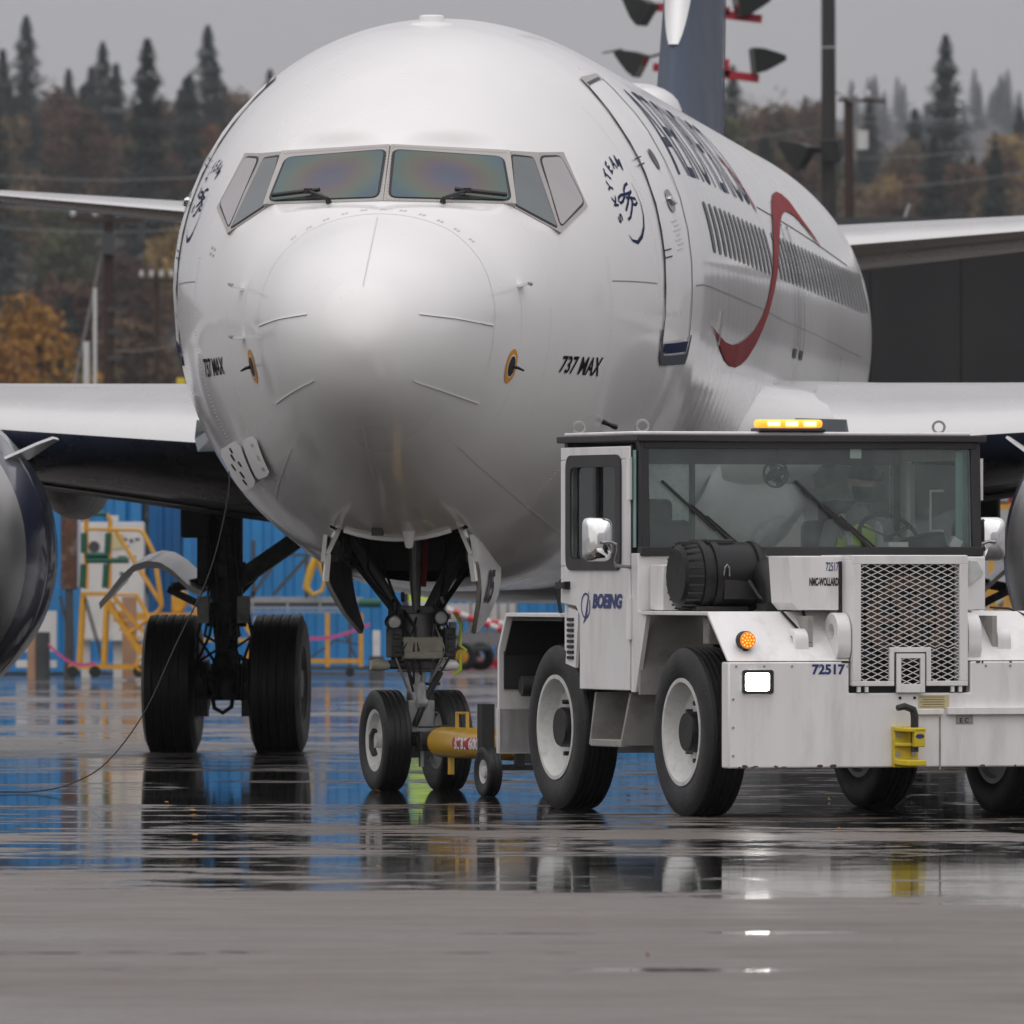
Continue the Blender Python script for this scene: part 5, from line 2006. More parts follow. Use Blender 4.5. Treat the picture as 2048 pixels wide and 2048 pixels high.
for px_, nm in ((-1.03, 'turn_lamp'), (1.03, 'turn_lamp')):
    am = MB()
    am.lathe([(.05, -.03), (.056, -.01), (.056, .03), (.04, .05)], (px_, .07, 1.075), (0, 1, 0), 28)
    am.box((px_, .09, 1.005), (.03, .03, .07))
    ao = tp(nm, am, 'black')
    MB().lathe([(.051, -.031), (.048, -.038), (0, -.040)], (px_, .07, 1.075), (0, 1, 0), 28).build('turn_lamp_lens', M['amber'], ao)
    dm = MB()
    for r_, n_ in ((.0, 1), (.019, 6), (.037, 11)):
        for k in range(n_):
            a = 2 * math.pi * k / n_
            dm.lathe([(.0062, 0), (.004, -.004)], (px_ + r_ * math.cos(a), .0305, 1.075 + r_ * math.sin(a)), (0, 1, 0), 6)
    tag(dm.build('lamp_dots', M['amberdot'], ao), kind='stuff')
for x, y in ((-1.06, 2.88), (-1.02, 1.86), (.95, 1.86), (.25, 2.8)):
    MB().torus((x, y, 2.385), (.3, 1, 0), .036, .008, 20, 6).build('lifting_eye', M['steel'], roof)

# numbers and maker's plate
def tug_text(name, txt, x, y, z, size, m, bold=0.003, fit=None, parent=None, shear=0.0):
    vs, fs = text_poly(txt, size, shear, bold)
    w_ = max(v[0] for v in vs)
    k = fit / w_ if fit else 1
    return MB().add([V(x + a * k, y, z + b) for a, b in vs], fs).build(name, M[m], parent or T, angle=60)


tug_text('number_lettering', '72517', -.632, -.003, .872, .080, 'bluetext', .003, .215, bump)
tug_text('number_lettering', '72517', -.483, .147, 1.493, .074, 'bluetext', .001, .083, hood)
tug_text('maker_lettering', 'NMC-WOLLARD', -.590, .147, 1.405, .064, 'trim', .003, .190, hood)
lp = MB()
lp.box((.16, -.003, .70), (.20, .004, .085))
lo_ = tp('warning_label', lp, 'label', 0, bump)
lt = MB()
for i in range(5):
    lt.box((.15 + .006 * (i % 2), -.006, .730 - .015 * i), (.16 - .02 * (i % 2), .002, .003))
tag(lt.build('label_print', M['rust'], lo_), kind='stuff')
bb = MB()
bb.box((.125, -.015, .640), (.18, .03, .035))
bb.box((.70, -.02, .645), (.92, .04, .045))
tp('bumper_rail', bb, 'tug', .004, bump)
tw = MB()
tw.box((.20, -.002, .45), (.010, .006, .32))
tp('weld_seam', tw, 'tugin', 0, bump)
ec = MB()
ec.box((.36, -.003, .592), (.11, .006, .05))
ec.box((.36, -.006, .592), (.10, .004, .042))
eco = tp('data_plate', ec, 'tugin', 0, bump)
MB().add(*[([V(.325 + x * 1.1, -.0095, .575 + y) for x, y in q[0]], q[1]) for q in [text_poly('E C', .038, 0, .001)]][0]).build('plate_lettering', M['trim'], eco, angle=60)
bo = MB()
for x in (-.06, .035):
    bo.cyl((x, -.006, .725), (x, .01, .725), .009, 10)
tp('bumper_bolt', bo, 'black', 0, bump)

# pintle hook
pk = MB()
x = -.035
pk.box((x, -.02, .43), (.16, .04, .25))
pk.box((x + .045, -.09, .485), (.07, .12, .11))
pk.ext([(x - .085, -.02, .555), (x + .085, -.02, .555), (x + .085, -.15, .545), (x - .03, -.15, .545), (x - .085, -.09, .55)], (0, 0, -.025))
pk.ext([(x - .08, -.02, .36), (x + .085, -.02, .36), (x + .085, -.16, .35), (x - .03, -.16, .35), (x - .08, -.09, .355)], (0, 0, -.035))
pk.ext([(x - .08, -.02, .46), (x + .085, -.02, .46), (x + .085, -.13, .455), (x - .08, -.08, .455)], (0, 0, -.022))
po = tp('tow_hitch', pk, 'yellow2', .006)
hm = MB()
hm.tube([(x + .03, -.10, .40), (x + .03, -.10, .62), (x + .02, -.10, .655), (x - .04, -.11, .675), (x - .09, -.12, .665)], [.024, .024, .024, .022, .018], 10)
tp('hitch_pin', hm, 'geardark', 0, po)
for dx, dz in ((-.05, .50), (-.055, .385), (.045, .385)):
    MB().cyl((x + dx, -.048, dz), (x + dx, -.03, dz), .016, 10).build('hitch_bolt', M['steel'], po)
MB().add([V(x + .045 + .028 * math.cos(2 * math.pi * k / 16), -.1525, .495 + .014 * math.sin(2 * math.pi * k / 16)) for k in range(16)], [tuple(range(16))]).build('hitch_badge', M['bluetext'], po)

# air cleaner with its elbow
ac = MB()
yy, zz = 1.05, 1.46
prof_ = [(.165, 0), (.195, .02), (.205, .09), (.208, .11), (.225, .115), (.225, .15), (.205, .155), (.205, .19), (.222, .195), (.222, .235), (.205, .24), (.21, .44), (.20, .47), (.215, .475), (.215, .50), (.195, .53), (.10, .55)]
ac.lathe(prof_, (-1.11, yy, zz), (1, 0, 0), 36)
aco = tp('air_cleaner', ac, 'plastic', angle=30)
rl = MB()
for k in range(24):
    a = 2 * math.pi * k / 24
    rl.box((-1.045, yy + .203 * math.cos(a), zz + .203 * math.sin(a)), (.10, .012, .012))
for r_ in (.06, .10, .14):
    rl.torus((-1.102, yy, zz), (1, 0, 0), r_, .006, 24, 6)
tag(rl.build('intake_slats', M['trim'], aco), kind='stuff')
el = MB()
el.tube([(-.60, yy, zz), (-.575, yy - .08, zz + .005), (-.57, yy - .20, zz - .005), (-.58, yy - .32, zz - .05), (-.60, yy - .41, zz - .12), (-.61, yy - .44, zz - .19)], [.115, .118, .116, .110, .102, .092], 18)
tp('intake_elbow', el, 'plastic', 0, aco)
cl = MB()
cl.torus((-.56, yy, zz), (1, 0, 0), .15, .008, 26, 6)
tp('hose_clamp', cl, 'steel', 0, aco)
for k in (-1, 1):
    cm = MB()
    x_ = -.86 + .13 * (k + 1)
    cm.tube([(x_ - .02, yy - .215, zz + .00), (x_ - .015, yy - .225, zz + .05), (x_, yy - .222, zz + .07), (x_ + .015, yy - .225, zz + .05), (x_ + .02, yy - .215, zz + .0)], .006, 6)
    tp('latch_clip', cm, 'steel', 0, aco)
bk = MB()
bk.box((-.86, yy, 1.262), (.34, .30, .03))
tp('cleaner_bracket', bk, 'trim', .006, aco)
tp('mounting_band', MB().box((-.75, yy - .19, zz - .08), (.24, .03, .12)), 'trim', .006, aco)
tp('rain_cap', MB().box((-.84, yy, zz + .21), (.18, .12, .03)), 'trim', .006, aco)
vb = MB()
vb.box((-.62, .60, 1.272), (.20, .18, .045))
vb.tube([(-.72, .82, 1.43), (-.70, .70, 1.34), (-.66, .60, 1.28), (-.56, .52, 1.28)], .012, 6)
vb.tube([(-.56, .50, 1.27), (-.52, .46, 1.34), (-.54, .48, 1.38)], .010, 6)
tp('hose_fitting', vb, 'black')
# battery box at the cab's foot
bx = MB()
bx.box((-.98, 1.46, 1.39), (.20, .22, .28))
bx.box((-.80, 1.50, 1.385), (.14, .16, .27))
bxo = tp('tool_box', bx, 'tug', .006)
MB().bar((-1.02, 1.345, 1.40), (-.93, 1.345, 1.395), .012, .022).build('box_latch', M['black'], bxo)
# rear handrail on the deck behind the cab, cable on the right fender
hr = MB()
hr.tube([(-1.10, 3.10, 1.22), (-1.12, 3.12, 1.38), (-1.10, 3.02, 1.47), (-1.08, 2.98, 1.50)], .013, 8)
tp('grab_rail', hr, 'black')
cb_ = MB()
cb_.tube([(.70, .42, 1.27), (.82, .40, 1.262), (.90, .30, 1.215), (.98, .34, 1.262), (1.16, .45, 1.262)], .008, 6)
cb_.tube([(.95, .36, 1.272), (1.14, .40, 1.272)], .018, 8)
tp('fender_cable', cb_, 'black')
gv = MB()
gv.bar((-.70, .34, 1.253), (-.60, .10, 1.06), .004, .018, up=(1, 0, 0))
gv.bar((-.60, .10, 1.06), (-.56, .33, 1.253), .004, .018, up=(1, 0, 0))
tp('fender_joint', gv, 'black')

# wheels
tt_me = tyre_mesh(.518, .27, .315, 5, .014, .80).mesh('tyre', M['tyre'])
tr_ = MB()
rr, w = .315, .27
tr_.lathe([(rr + .014, -w * .40), (rr + .014, -w * .47), (rr - .010, -w * .47), (rr - .022, -w * .42), (rr - .035, -w * .20), (rr - .06, -w * .06), (rr * .58, -w * .02), (rr * .46, -w * .02),
           (rr * .44, -w * .02), (0, -w * .02), (0, w * .3), (rr - .03, w * .3), (rr - .02, w * .44), (rr + .014, w * .44)], (0, 0, 0), (1, 0, 0), 48, cap=False)
tr_me = tr_.mesh('wheel_rim', M['rim'])
hb = MB()
hb.lathe([(.125, -w * .02), (.125, -w * .30), (.115, -w * .36), (0, -w * .36)], (0, 0, 0), (1, 0, 0), 24)
hub_me = hb.mesh('hub', M['plastic'])
nu = MB()
nu.cyl((-.005, 0, 0), (-.045, 0, 0), .016, 6)
nut_me = nu.mesh('wheel_nut', M['geardark'])
for x in (-1.018, 1.018):
    for y in (.87, 3.09):
        wo = link_mesh('wheel', tt_me, T, (x, y, .512), (random.uniform(0, 6), 0, 0 if x < 0 else math.pi))
        link_mesh('wheel_rim', tr_me, wo)
        link_mesh('hub', hub_me, wo)
        for k in range(8):
            a = 2 * math.pi * (k + .4) / 8
            link_mesh('wheel_nut', nut_me, wo, (0, .175 * math.cos(a), .175 * math.sin(a)))

# ------------------------------------------------------------------ people
def skin_chain(name, joints, edges, m, parent=None, root=0, sub=2):
    me = bpy.data.meshes.new(name)
    me.from_pydata([j[0] for j in joints], edges, [])
    o = bpy.data.objects.new(name, me)
    C.objects.link(o)
    o.parent = parent
    o.modifiers.new('skin', 'SKIN')
    if not me.skin_vertices:
        bm = bmesh.new()
        bm.from_mesh(me)
        bm.verts.layers.skin.new()
        bm.to_mesh(me)
        bm.free()
    for i, j in enumerate(joints):
        sv = me.skin_vertices[0].data[i]
        r_ = j[1]
        sv.radius = r_ if isinstance(r_, tuple) else (r_, r_)
        sv.use_root = (i == root)
    o.modifiers['skin'].use_smooth_shade = True
    s_ = o.modifiers.new('subdivision', 'SUBSURF')
    s_.levels = s_.render_levels = sub
    me.materials.append(m)
    return o


def head_mesh(c, yaw=0.0, pitch=0.0):
    """a head about 0.23 m tall with brow, nose, chin and ears, facing -y"""
    b = MB()
    rows = []
    n = 24
    for i in range(17):
        t = i / 16
        z = -.115 + .235 * t
        prof_w = (math.sin(math.pi * min(.985, .10 + t * .87)) ** .55) * .076
        row = []
        for k in range(n):
            a = 2 * math.pi * k / n
            x, y = math.sin(a) * prof_w, -math.cos(a) * prof_w * 1.22
            if y < 0 and abs(x) < .03:
                q = 1 - abs(x) / .03
                if -.035 < z < .022:
                    y -= .022 * q * (1 - abs(z + .010) / .032)
                if -.07 < z < -.05:
                    y -= .006 * q
            if y < 0 and -.002 < z < .022 and .012 < abs(x) < .05:
                y += .007
            if y < 0 and z < -.08:
                y -= .01
            row.append(V(x, y, z))
        rows.append(row)
    b.loft(rows)
    for s in (-1, 1):
        b.lathe([(.012, -.008), (.026, -.004), (.026, .004), (.012, .008)], (s * .078, .008, -.002), (s, .25, 0), 12)
    rot = Matrix.Rotation(yaw, 3, 'Z') @ Matrix.Rotation(pitch, 3, 'X')
    b.v = [tuple(rot @ Vector(p) + Vector(c)) for p in b.v]
    return b, rot


def hand(joints, edges, wrist_i, wp, d, up, side):
    """add a palm and five curled fingers to a body's joint list"""
    d, up, side = Vector(d).normalized(), Vector(up).normalized(), Vector(side).normalized()
    palm = len(joints)
    joints.append((Vector(wp) + d * .045, (.036, .020)))
    joints.append((Vector(wp) + d * .080, (.036, .018)))
    edges += [(wrist_i, palm), (palm, palm + 1)]
    base = palm + 1
    for k, L_ in enumerate((.070, .078, .073, .058)):
        o = Vector(wp) + d * .085 + side * (.030 - .020 * k)
        i0 = len(joints)
        joints.append((o, .0095))
        joints.append((o + d * L_ * .45 - up * L_ * .18, .0088))
        joints.append((o + d * L_ * .50 - up * L_ * .60, .0078))
        edges += [(base, i0), (i0, i0 + 1), (i0 + 1, i0 + 2)]
    i0 = len(joints)
    o = Vector(wp) + d * .035 + side * .040
    joints.append((o, .011))
    joints.append((o + side * .020 + d * .030 - up * .015, .010))
    joints.append((o + side * .018 + d * .055 - up * .035, .008))
    edges += [(palm, i0), (i0, i0 + 1), (i0 + 1, i0 + 2)]


drv = empty('person', (0, 0, 0), 0, 'driver at the wheel of the tug in dark cap, dark mask and hi-vis vest', 'person')
drv.location = tug.location
drv.rotation_euler = tug.rotation_euler
bx0, by0 = .66, 2.50
J = [(V(bx0, by0, 1.30), (.17, .13)), (V(bx0, by0 + .02, 1.45), (.155, .115)), (V(bx0, by0 + .02, 1.62), (.165, .115)), (V(bx0, by0 + .01, 1.75), (.13, .10)), (V(bx0, by0 - .02, 1.83), (.062, .062)), (V(bx0, by0 - .05, 1.92), (.055, .06)),
     (V(bx0 - .17, by0, 1.755), .072), (V(bx0 - .27, by0 - .10, 1.56), .052), (V(bx0 - .16, by0 - .36, 1.62), .038),
     (V(bx0 + .17, by0, 1.755), .072), (V(bx0 + .27, by0 - .10, 1.56), .052), (V(bx0 + .18, by0 - .36, 1.66), .038),
     (V(bx0 - .11, by0 - .04, 1.27), .085), (V(bx0 - .13, by0 - .42, 1.28), .068), (V(bx0 - .13, by0 - .50, .95), .050), (V(bx0 - .13, by0 - .60, .87), .045),
     (V(bx0 + .11, by0 - .04, 1.27), .085), (V(bx0 + .13, by0 - .42, 1.28), .068), (V(bx0 + .13, by0 - .50, .95), .050), (V(bx0 + .13, by0 - .60, .87), .045)]
E = [(0, 1), (1, 2), (2, 3), (3, 4), (4, 5), (3, 6), (6, 7), (7, 8), (3, 9), (9, 10), (10, 11), (0, 12), (12, 13), (13, 14), (14, 15), (0, 16), (16, 17), (17, 18), (18, 19)]
hand(J, E, 8, J[8][0], (.25, -.8, .15), (0, .2, 1), (1, .2, 0))
hand(J, E, 11, J[11][0], (-.25, -.8, .15), (0, .2, 1), (-1, .2, 0))
skin_chain('body', J, E, M['jacket'], drv)
hm_, rot = head_mesh((bx0, by0 - .075, 2.035), R(8), R(4))
hm_.build('head', M['skin'], drv, angle=70)
vest = MB()
rings = []
for z, w_, d_ in ((1.30, .20, .155), (1.45, .19, .145), (1.62, .205, .14), (1.72, .20, .125), (1.79, .15, .10)):
    rings.append([V(bx0 + w_ * math.cos(2 * math.pi * k / 28), by0 + .02 + d_ * math.sin(2 * math.pi * k / 28), z) for k in range(28)])
vest.loft(rings, cap=False)
vo = vest.build('safety_vest', M['hivis'], drv, angle=70)
vs_ = MB()
for x in (-.10, .10):
    for o, w_ in ((0, .022),):
        vs_.tube([(bx0 + x, by0 - .13, 1.32), (bx0 + x, by0 - .135, 1.6), (bx0 + x * 1.05, by0 - .10, 1.75), (bx0 + x * 1.05, by0 + .0, 1.83)], .026, 8)
vs_.build('vest_braces', M['grey_tape'], vo)
cp = MB()
rows = []
for i in range(7):
    t = i / 6
    r_ = .092 * math.cos(t * math.pi / 2 * .97) ** .7
    rows.append([V(r_ * math.sin(2 * math.pi * k / 24), -r_ * 1.16 * math.cos(2 * math.pi * k / 24), .035 + .092 * math.sin(t * math.pi / 2)) for k in range(24)])
cp.loft(rows)
brim = [[V(.085 * math.sin(a), -.095 - (.075 if j else -.01) * math.cos(a) ** .8 if abs(a) < 1.5 else -.09, .040 - .012 * j) for j in (0, 1)] for a in [R(-75 + 15 * i) for i in range(11)]]
cp.grid(brim)
cp.v = [tuple(rot @ Vector(p) + V(bx0, by0 - .075, 2.035)) for p in cp.v]
cp.build('cap', M['cloth_dk'], drv)
mk_ = MB()
rows = []
for i in range(6):
    z = -.110 + .10 * i / 5
    rows.append([V(.078 * math.sin(a) * (.80 + .04 * i), -(.098 + .022 * math.cos(a)) * math.cos(a) * (.86 + .03 * i) - .012, z) for a in [R(-88 + 11 * j) for j in range(17)]])
mk_.grid(rows)
mk_.v = [tuple(rot @ Vector(p) + V(bx0, by0 - .075, 2.035)) for p in mk_.v]
mk_.build('face_mask', M['cloth_dk'], drv, angle=70)

# ------------------------------------------------------------------ towbar
a_, b_ = V(-.585, 77.42, 0), V(.964, 73.10, 0)
d_ = (b_ - a_).normalized()
LB = (b_ - a_).length
tb = empty('towbar', a_, math.atan2(-d_.x, d_.y), 'yellow towbar with red and white label joining nose wheel and tug', 'towbar')
m_ = MB()
m_.lathe([(.055, .28), (.10, .32), (.104, .36), (.104, 1.74), (.10, 1.78), (.07, 1.84)], (0, 0, .335), (0, 1, 0), 28)
m_.tube([(0, 1.7, .335), (0, LB - .10, .42)], .05, 14)
tbo = m_.build('towbar_tube', M['yellow'], tb)
m_ = MB()
m_.tube([(0, .64, .43), (0, .64, .535), (.0, .85, .535), (.0, .85, .43)], .013, 8)
m_.build('lift_handle', M['yellow'], tb)
m_ = MB()
m_.cyl((.0, .52, .24), (.0, .52, .12), .022, 10)
m_.build('jack_stub', M['yellow'], tb)
m_ = MB()
m_.box((0, .03, .335), (.13, .12, .13))
m_.box((.06, -.06, .335), (.03, .18, .07))
m_.box((-.06, -.06, .335), (.03, .18, .07))
m_.cyl((.09, -.02, .335), (-.09, -.02, .335), .028, 10)
m_.bar((.05, .0, .43), (.05, .40, .44), .012)
m_.bar((-.02, .0, .43), (-.02, .40, .445), .012)
m_.cyl((0, .0, .335), (0, .30, .335), .06, 12)
m_.build('towbar_head', M['geardark'], tb, bevel=.006)
# label plate wrapped on the tube, facing the outer side
lab, rr_ = MB(), .1055
row = []
for i in range(9):
    a = R(-22 + 44 * i / 8)
    row.append([V(rr_ * math.cos(a), .84, .335 + rr_ * math.sin(a)), V(rr_ * math.cos(a), 1.62, .335 + rr_ * math.sin(a))])
lab.grid(row)
lao = lab.build('towbar_label', M['redtext'], tb, angle=60)
vs, fs = text_poly('B737 600-900', .100, 0, .005)
w_ = max(v[0] for v in vs)
MB().add([V((rr_ + .002) * math.cos((y - .03) / rr_), .86 + x * .74 / w_, .335 + (rr_ + .002) * math.sin((y - .034) / rr_)) for x, y in vs], fs).build('towbar_lettering', M['whitetext'], lao, angle=60)
m_ = MB()
m_.box((.20, 1.78, .43), (.09, .10, .36))
m_.bar((-.2, 1.88, .19), (.2, 1.88, .19), .04)
m_.bar((0, 1.88, .19), (0, 1.88, .34), .06)
m_.build('axle_bracket', M['dark'], tb, bevel=.004)
tw_me = tyre_mesh(.165, .10, .10, 2, .006, .8).mesh('tyre', M['tyre'])
tw2_me = rim_mesh(.10, .08, .02, .4).mesh('wheel_rim', M['rim'])
for x in (-.22, .22):
    w0 = link_mesh('transport_wheel', tw_me, tb, (x, 1.88, .163), (0, 0, math.pi if x > 0 else 0))
    link_mesh('wheel_rim', tw2_me, w0)
m_ = MB()
m_.box((0, LB - .12, .42), (.16, .26, .12))
m_.torus((0, LB + .05, .42), (0, 0, 1), .07, .022, 18, 8)
m_.box((0, 2.2, .30), (.10, .16, .16))
m_.build('hitch_ring', M['dark'], tb)

# headset lead from the service panel down to the apron
cp_ = [(458, 943, 77.2), (455, 1000, 77.0), (419, 1145, 76.8), (350, 1293, 76.6), (288, 1426, 76.5), (212, 1526, 76.5), (138, 1569, 76.5), (64, 1585.5, 76.5), (0, 1587, 76.45), (-160, 1587.5, 76.4), (-420, 1589, 76.3)]
q = [at(*p) for p in cp_]
q = [V(p.x, p.y, max(p.z, .012)) for p in q]
sm_ = []
for i in range(len(q) - 1):
    p0, p1, p2, p3 = q[max(i - 1, 0)], q[i], q[i + 1], q[min(i + 2, len(q) - 1)]
    for k in range(6):
        t = k / 6
        sm_.append(.5 * ((2 * p1) + (-p0 + p2) * t + (2 * p0 - 5 * p1 + 4 * p2 - p3) * t * t + (-p0 + 3 * p1 - 3 * p2 + p3) * t ** 3))
sm_.append(q[-1])
sm_ = [V(p.x, p.y, max(p.z, .010)) for p in sm_]
tag(MB().tube(sm_, .0045, 6).build('headset_cable', M['black']), 'thin black headset cable hanging from the aircraft chin panel to the apron', 'cable')

# fasteners and chipped edges on the tug
eb = MB()
for x in [-1.12 + .18 * i for i in range(5)] + [.50 + .16 * i for i in range(5)]:
    eb.cyl((x, -.004, .918), (x, .004, .918), .008, 8)
for z in (.38, .55, .72):
    for x in (-1.14, 1.14):
        eb.cyl((x, -.004, z), (x, .004, z), .008, 8)
tag(tp('edge_bolt', eb, 'tugin', 0, bump), kind='stuff')
rt_ = random.Random(9)
cp_m = MB()
for i in range(26):
    x = rt_.choice([rt_.uniform(-1.165, -.4), rt_.uniform(.4, 1.16)])
    z = rt_.choice([.309, .312, .316, .941])
    w_, h_ = rt_.uniform(.006, .025), rt_.uniform(.004, .012)
    cp_m.add([(x + w_ * math.cos(a + rt_.uniform(-.3, .3)), -.0025, z + h_ * math.sin(a)) for a in (0, 1.0, 2.2, 3.1, 4.2, 5.3)], [(0, 1, 2, 3, 4, 5)])
tag(tp('paint_chip', cp_m, 'rust', 0, bump), kind='stuff')

# ------------------------------------------------------------------ apron furniture behind the aircraft
M['blue'] = mat('blue_container_paint', (0.022, 0.215, 0.50), 0.45, coat=.1, var=0.10, scale=1.2, dirt=(0.02, 0.13, 0.28), dirt_amt=0.5, dirt_scale=.9)
M['wht'] = mat('white_cabinet_paint', (0.66, 0.65, 0.63), 0.5, var=0.06, scale=2, dirt=(0.42, 0.40, 0.37), dirt_amt=.4, dirt_scale=3)
M['syel'] = mat('stair_yellow_paint', (0.66, 0.33, 0.025), 0.45, var=0.10, scale=6, dirt=(0.30, 0.15, 0.04), dirt_amt=.35, dirt_scale=5)
M['pad'] = mat('green_padding', (0.010, 0.095, 0.065), 0.55, var=0.15, scale=9)
M['rustbox'] = mat('rusty_steel', (0.10, 0.045, 0.025), 0.75, var=0.4, scale=6, dirt=(0.36, 0.30, 0.25), dirt_amt=.7, dirt_scale=5)
M['plank'] = mat('pinkish_plywood', (0.42, 0.25, 0.16), 0.7, var=0.12, scale=5)
M['galv'] = mat('galvanised_steel', (0.33, 0.34, 0.35), 0.45, metal=.5, var=0.15, scale=6)
M['dgrey'] = mat('dark_grey_steel', (0.055, 0.06, 0.065), 0.55, var=0.2, scale=4)
M['wallblk'] = mat('charcoal_cladding', (0.014, 0.0145, 0.016), 0.7, var=0.12, scale=.6)
M['wood'] = mat('weathered_pole_timber', (0.045, 0.028, 0.022), 0.8, var=0.3, scale=4, stretch=(3, 3, .4))
M['polegrey'] = mat('grey_lamp_pole', (0.034, 0.032, 0.032), 0.6, var=0.2, scale=3)
M['fred'] = mat('red_lamp_bracket', (0.42, 0.012, 0.028), 0.5, var=0.1)
M['flood'] = mat('floodlight_housing', (0.014, 0.016, 0.015), 0.5, metal=.3, var=0.2, scale=6)
M['cable'] = mat('overhead_cable', (0.22, 0.22, 0.22), 0.6, var=.1)
M['ins'] = mat('porcelain_insulator', (0.6, 0.6, 0.58), 0.3, var=.05)
M['redpaint'] = mat('red_barrier_paint', (0.55, 0.03, 0.05), 0.45, var=.08)
M['tape'] = mat('pink_tape', (0.50, 0.06, 0.22), 0.5, var=.05)
M['siding'] = mat('pale_metal_siding', (0.42, 0.43, 0.43), 0.5, var=.06, scale=1.0)
M['maroon'] = mat('maroon_post', (0.25, 0.014, 0.03), 0.5, var=.1)
M['jackor'] = mat('orange_wheel_hub', (0.60, 0.27, 0.04), 0.5, var=.1)


def part(root, name, mb, m, **k):
    return mb.build(name, M[m], root, **k)


# corrugated containers: x from px0 to px1 at depth d
def container(px0, px1, d, h, label, rx=None):
    x0, x1 = (px0 - 1024) / 22900 * d, (px1 - 1024) / 22900 * d
    root = empty('container', (x0, d, 0), 0, label, 'container', 'blue containers behind the aircraft')
    L_ = x1 - x0
    w = MB()
    row = []
    x = .12
    pat = ((0, 0), (.07, 0), (.10, .045), (.20, .045), (.23, 0))
    while x < L_ - .14:
        for dx, dy in pat:
            if x + dx < L_ - .12:
                row.append([V(x + dx, .05 + dy, .16), V(x + dx, .05 + dy, h - .12)])
        x += .30
    row.append([V(L_ - .12, .05, .16), V(L_ - .12, .05, h - .12)])
    w.grid(row)
    part(root, 'corrugated_wall', w, 'blue', angle=20)
    f = MB()
    for x in (.06, L_ - .06):
        part(root, 'corner_post', MB().box((x, .06, h / 2), (.13, .13, h)), 'blue', bevel=.01)
    f.box((L_ / 2, .06, h - .06), (L_ - .26, .12, .12))
    part(root, 'top_rail', f, 'blue', bevel=.01)
    part(root, 'bottom_rail', MB().box((L_ / 2, .06, .10), (L_ - .26, .12, .14)), 'blue', bevel=.01)
    b = MB()
    b.box((L_ / 2, 1.28, h / 2 + .02), (L_ - .02, 2.3, h - .08))
    part(root, 'body', b, 'blue')
    return root


container(-560, 281, 158, 3.05, 'blue corrugated container nearest the engine, partly behind the rusty box on a post')
container(297, 362, 159, 3.05, 'narrow blue container between two dark gaps behind the main landing gear')
container(366, 868, 158.5, 2.95, 'long blue corrugated container behind the grey work platform and nose wheels')
container(850, 1340, 188, 2.75, 'blue corrugated container farther back beyond the red-footed barricades')

# white electrical cabinet
cab_e = empty('electrical_cabinet', (-5.80, 154, 0), 0, 'white electrical cabinet with a round vent standing behind the yellow steps', 'cabinet')
b = MB()
b.box((.42, .35, 1.29), (.84, .7, 1.60))
part(cab_e, 'housing', b, 'wht', bevel=.01)
for x, w_ in ((.06, .12), (.52, .18), (.78, .12)):
    part(cab_e, 'leg', MB().box((x, .25, .24), (w_, .1, .48)), 'wht')
b = MB()
b.box((.205, -.006, 1.28), (.40, .012, 1.52))
part(cab_e, 'door', b, 'wht', bevel=.004)
b = MB()
b.lathe([(.075, 0), (.075, -.02), (0, -.022)], (.18, -.012, 1.76), (0, 1, 0), 24)
part(cab_e, 'round_vent', b, 'dgrey')
b = MB()
b.box((.50, -.008, 1.83), (.15, .016, .20))
part(cab_e, 'meter_panel', b, 'label')
b = MB()
for x, z, w_, h_ in ((.60, 1.86, .05, .03), (.68, 1.84, .04, .05), (.76, 1.86, .06, .03), (.62, 1.76, .05, .03), (.56, 1.62, .12, .03), (.70, 1.62, .08, .03), (.55, 1.40, .05, .04), (.60, 1.3, .05, .03)):
    b.box((x, -.006, z), (w_, .012, h_))
tag(part(cab_e, 'switch', b, 'dgrey'), kind='stuff')
b = MB()
b.box((.44, .1, 2.14), (.12, .12, .08))
part(cab_e, 'roof_box', b, 'wht')
part(cab_e, 'lower_sheet', MB().box((-.62, .5, .62), (.55, .05, .55)), 'wht')
part(cab_e, 'lower_sheet', MB().box((-.62, .5, .18), (.55, .05, .10)), 'wht')
b = MB()
b.box((.62, .24, .26), (.16, .06, .44))
part(cab_e, 'louvre_vent', b, 'galv')

# rusty box on a post
rb_ = empty('rusty_box', (-5.86, 151, 0), 0, 'rust-streaked steel box on a post beside the engine', 'utility box')
b = MB()
b.box((.02, 0, 1.70), (.21, .15, 1.02))
part(rb_, 'housing', b, 'rustbox', bevel=.01)
b = MB()
b.tube([(.02, 0, 0), (.02, 0, 1.2)], [.075, .05], 10)
b.tube([(-.10, 0, 1.1), (-.02, -.04, .75), (.0, -.05, .5)], .02, 6)
part(rb_, 'post', b, 'dgrey')
b = MB()
b.box((.15, .02, 1.72), (.035, .03, 1.0))
part(rb_, 'conduit', b, 'wht')

# timber bollards / dark posts left of it
for i, (px, w_) in enumerate(((66, .10), (84, .16))):
    o = MB().cyl((0, 0, 0), (0, 0, .62), w_ / 2 + .03, 12).build('bollard', M['dgrey'] if i else M['plank'], None, loc=((px - 1024) / 22900 * 152.5, 152.5, 0))
    tag(o, ('thin pinkish' if i == 0 else 'thick dark grey') + ' bollard between the engine and the rusty box post', 'bollard')

# yellow boarding steps with green padding
stp = empty('boarding_steps', (-5.62, 148, 0), 0, 'yellow wheeled boarding steps with green padded rails beside the white cabinet', 'steps')
k_ = 154.7


def S(px, py, y=0.0):
    """metres in the frame of the steps from survey-photo pixels"""
    return V((px - 1024) / k_ + 5.62, y, CAM_H + (1126 - py) / k_)


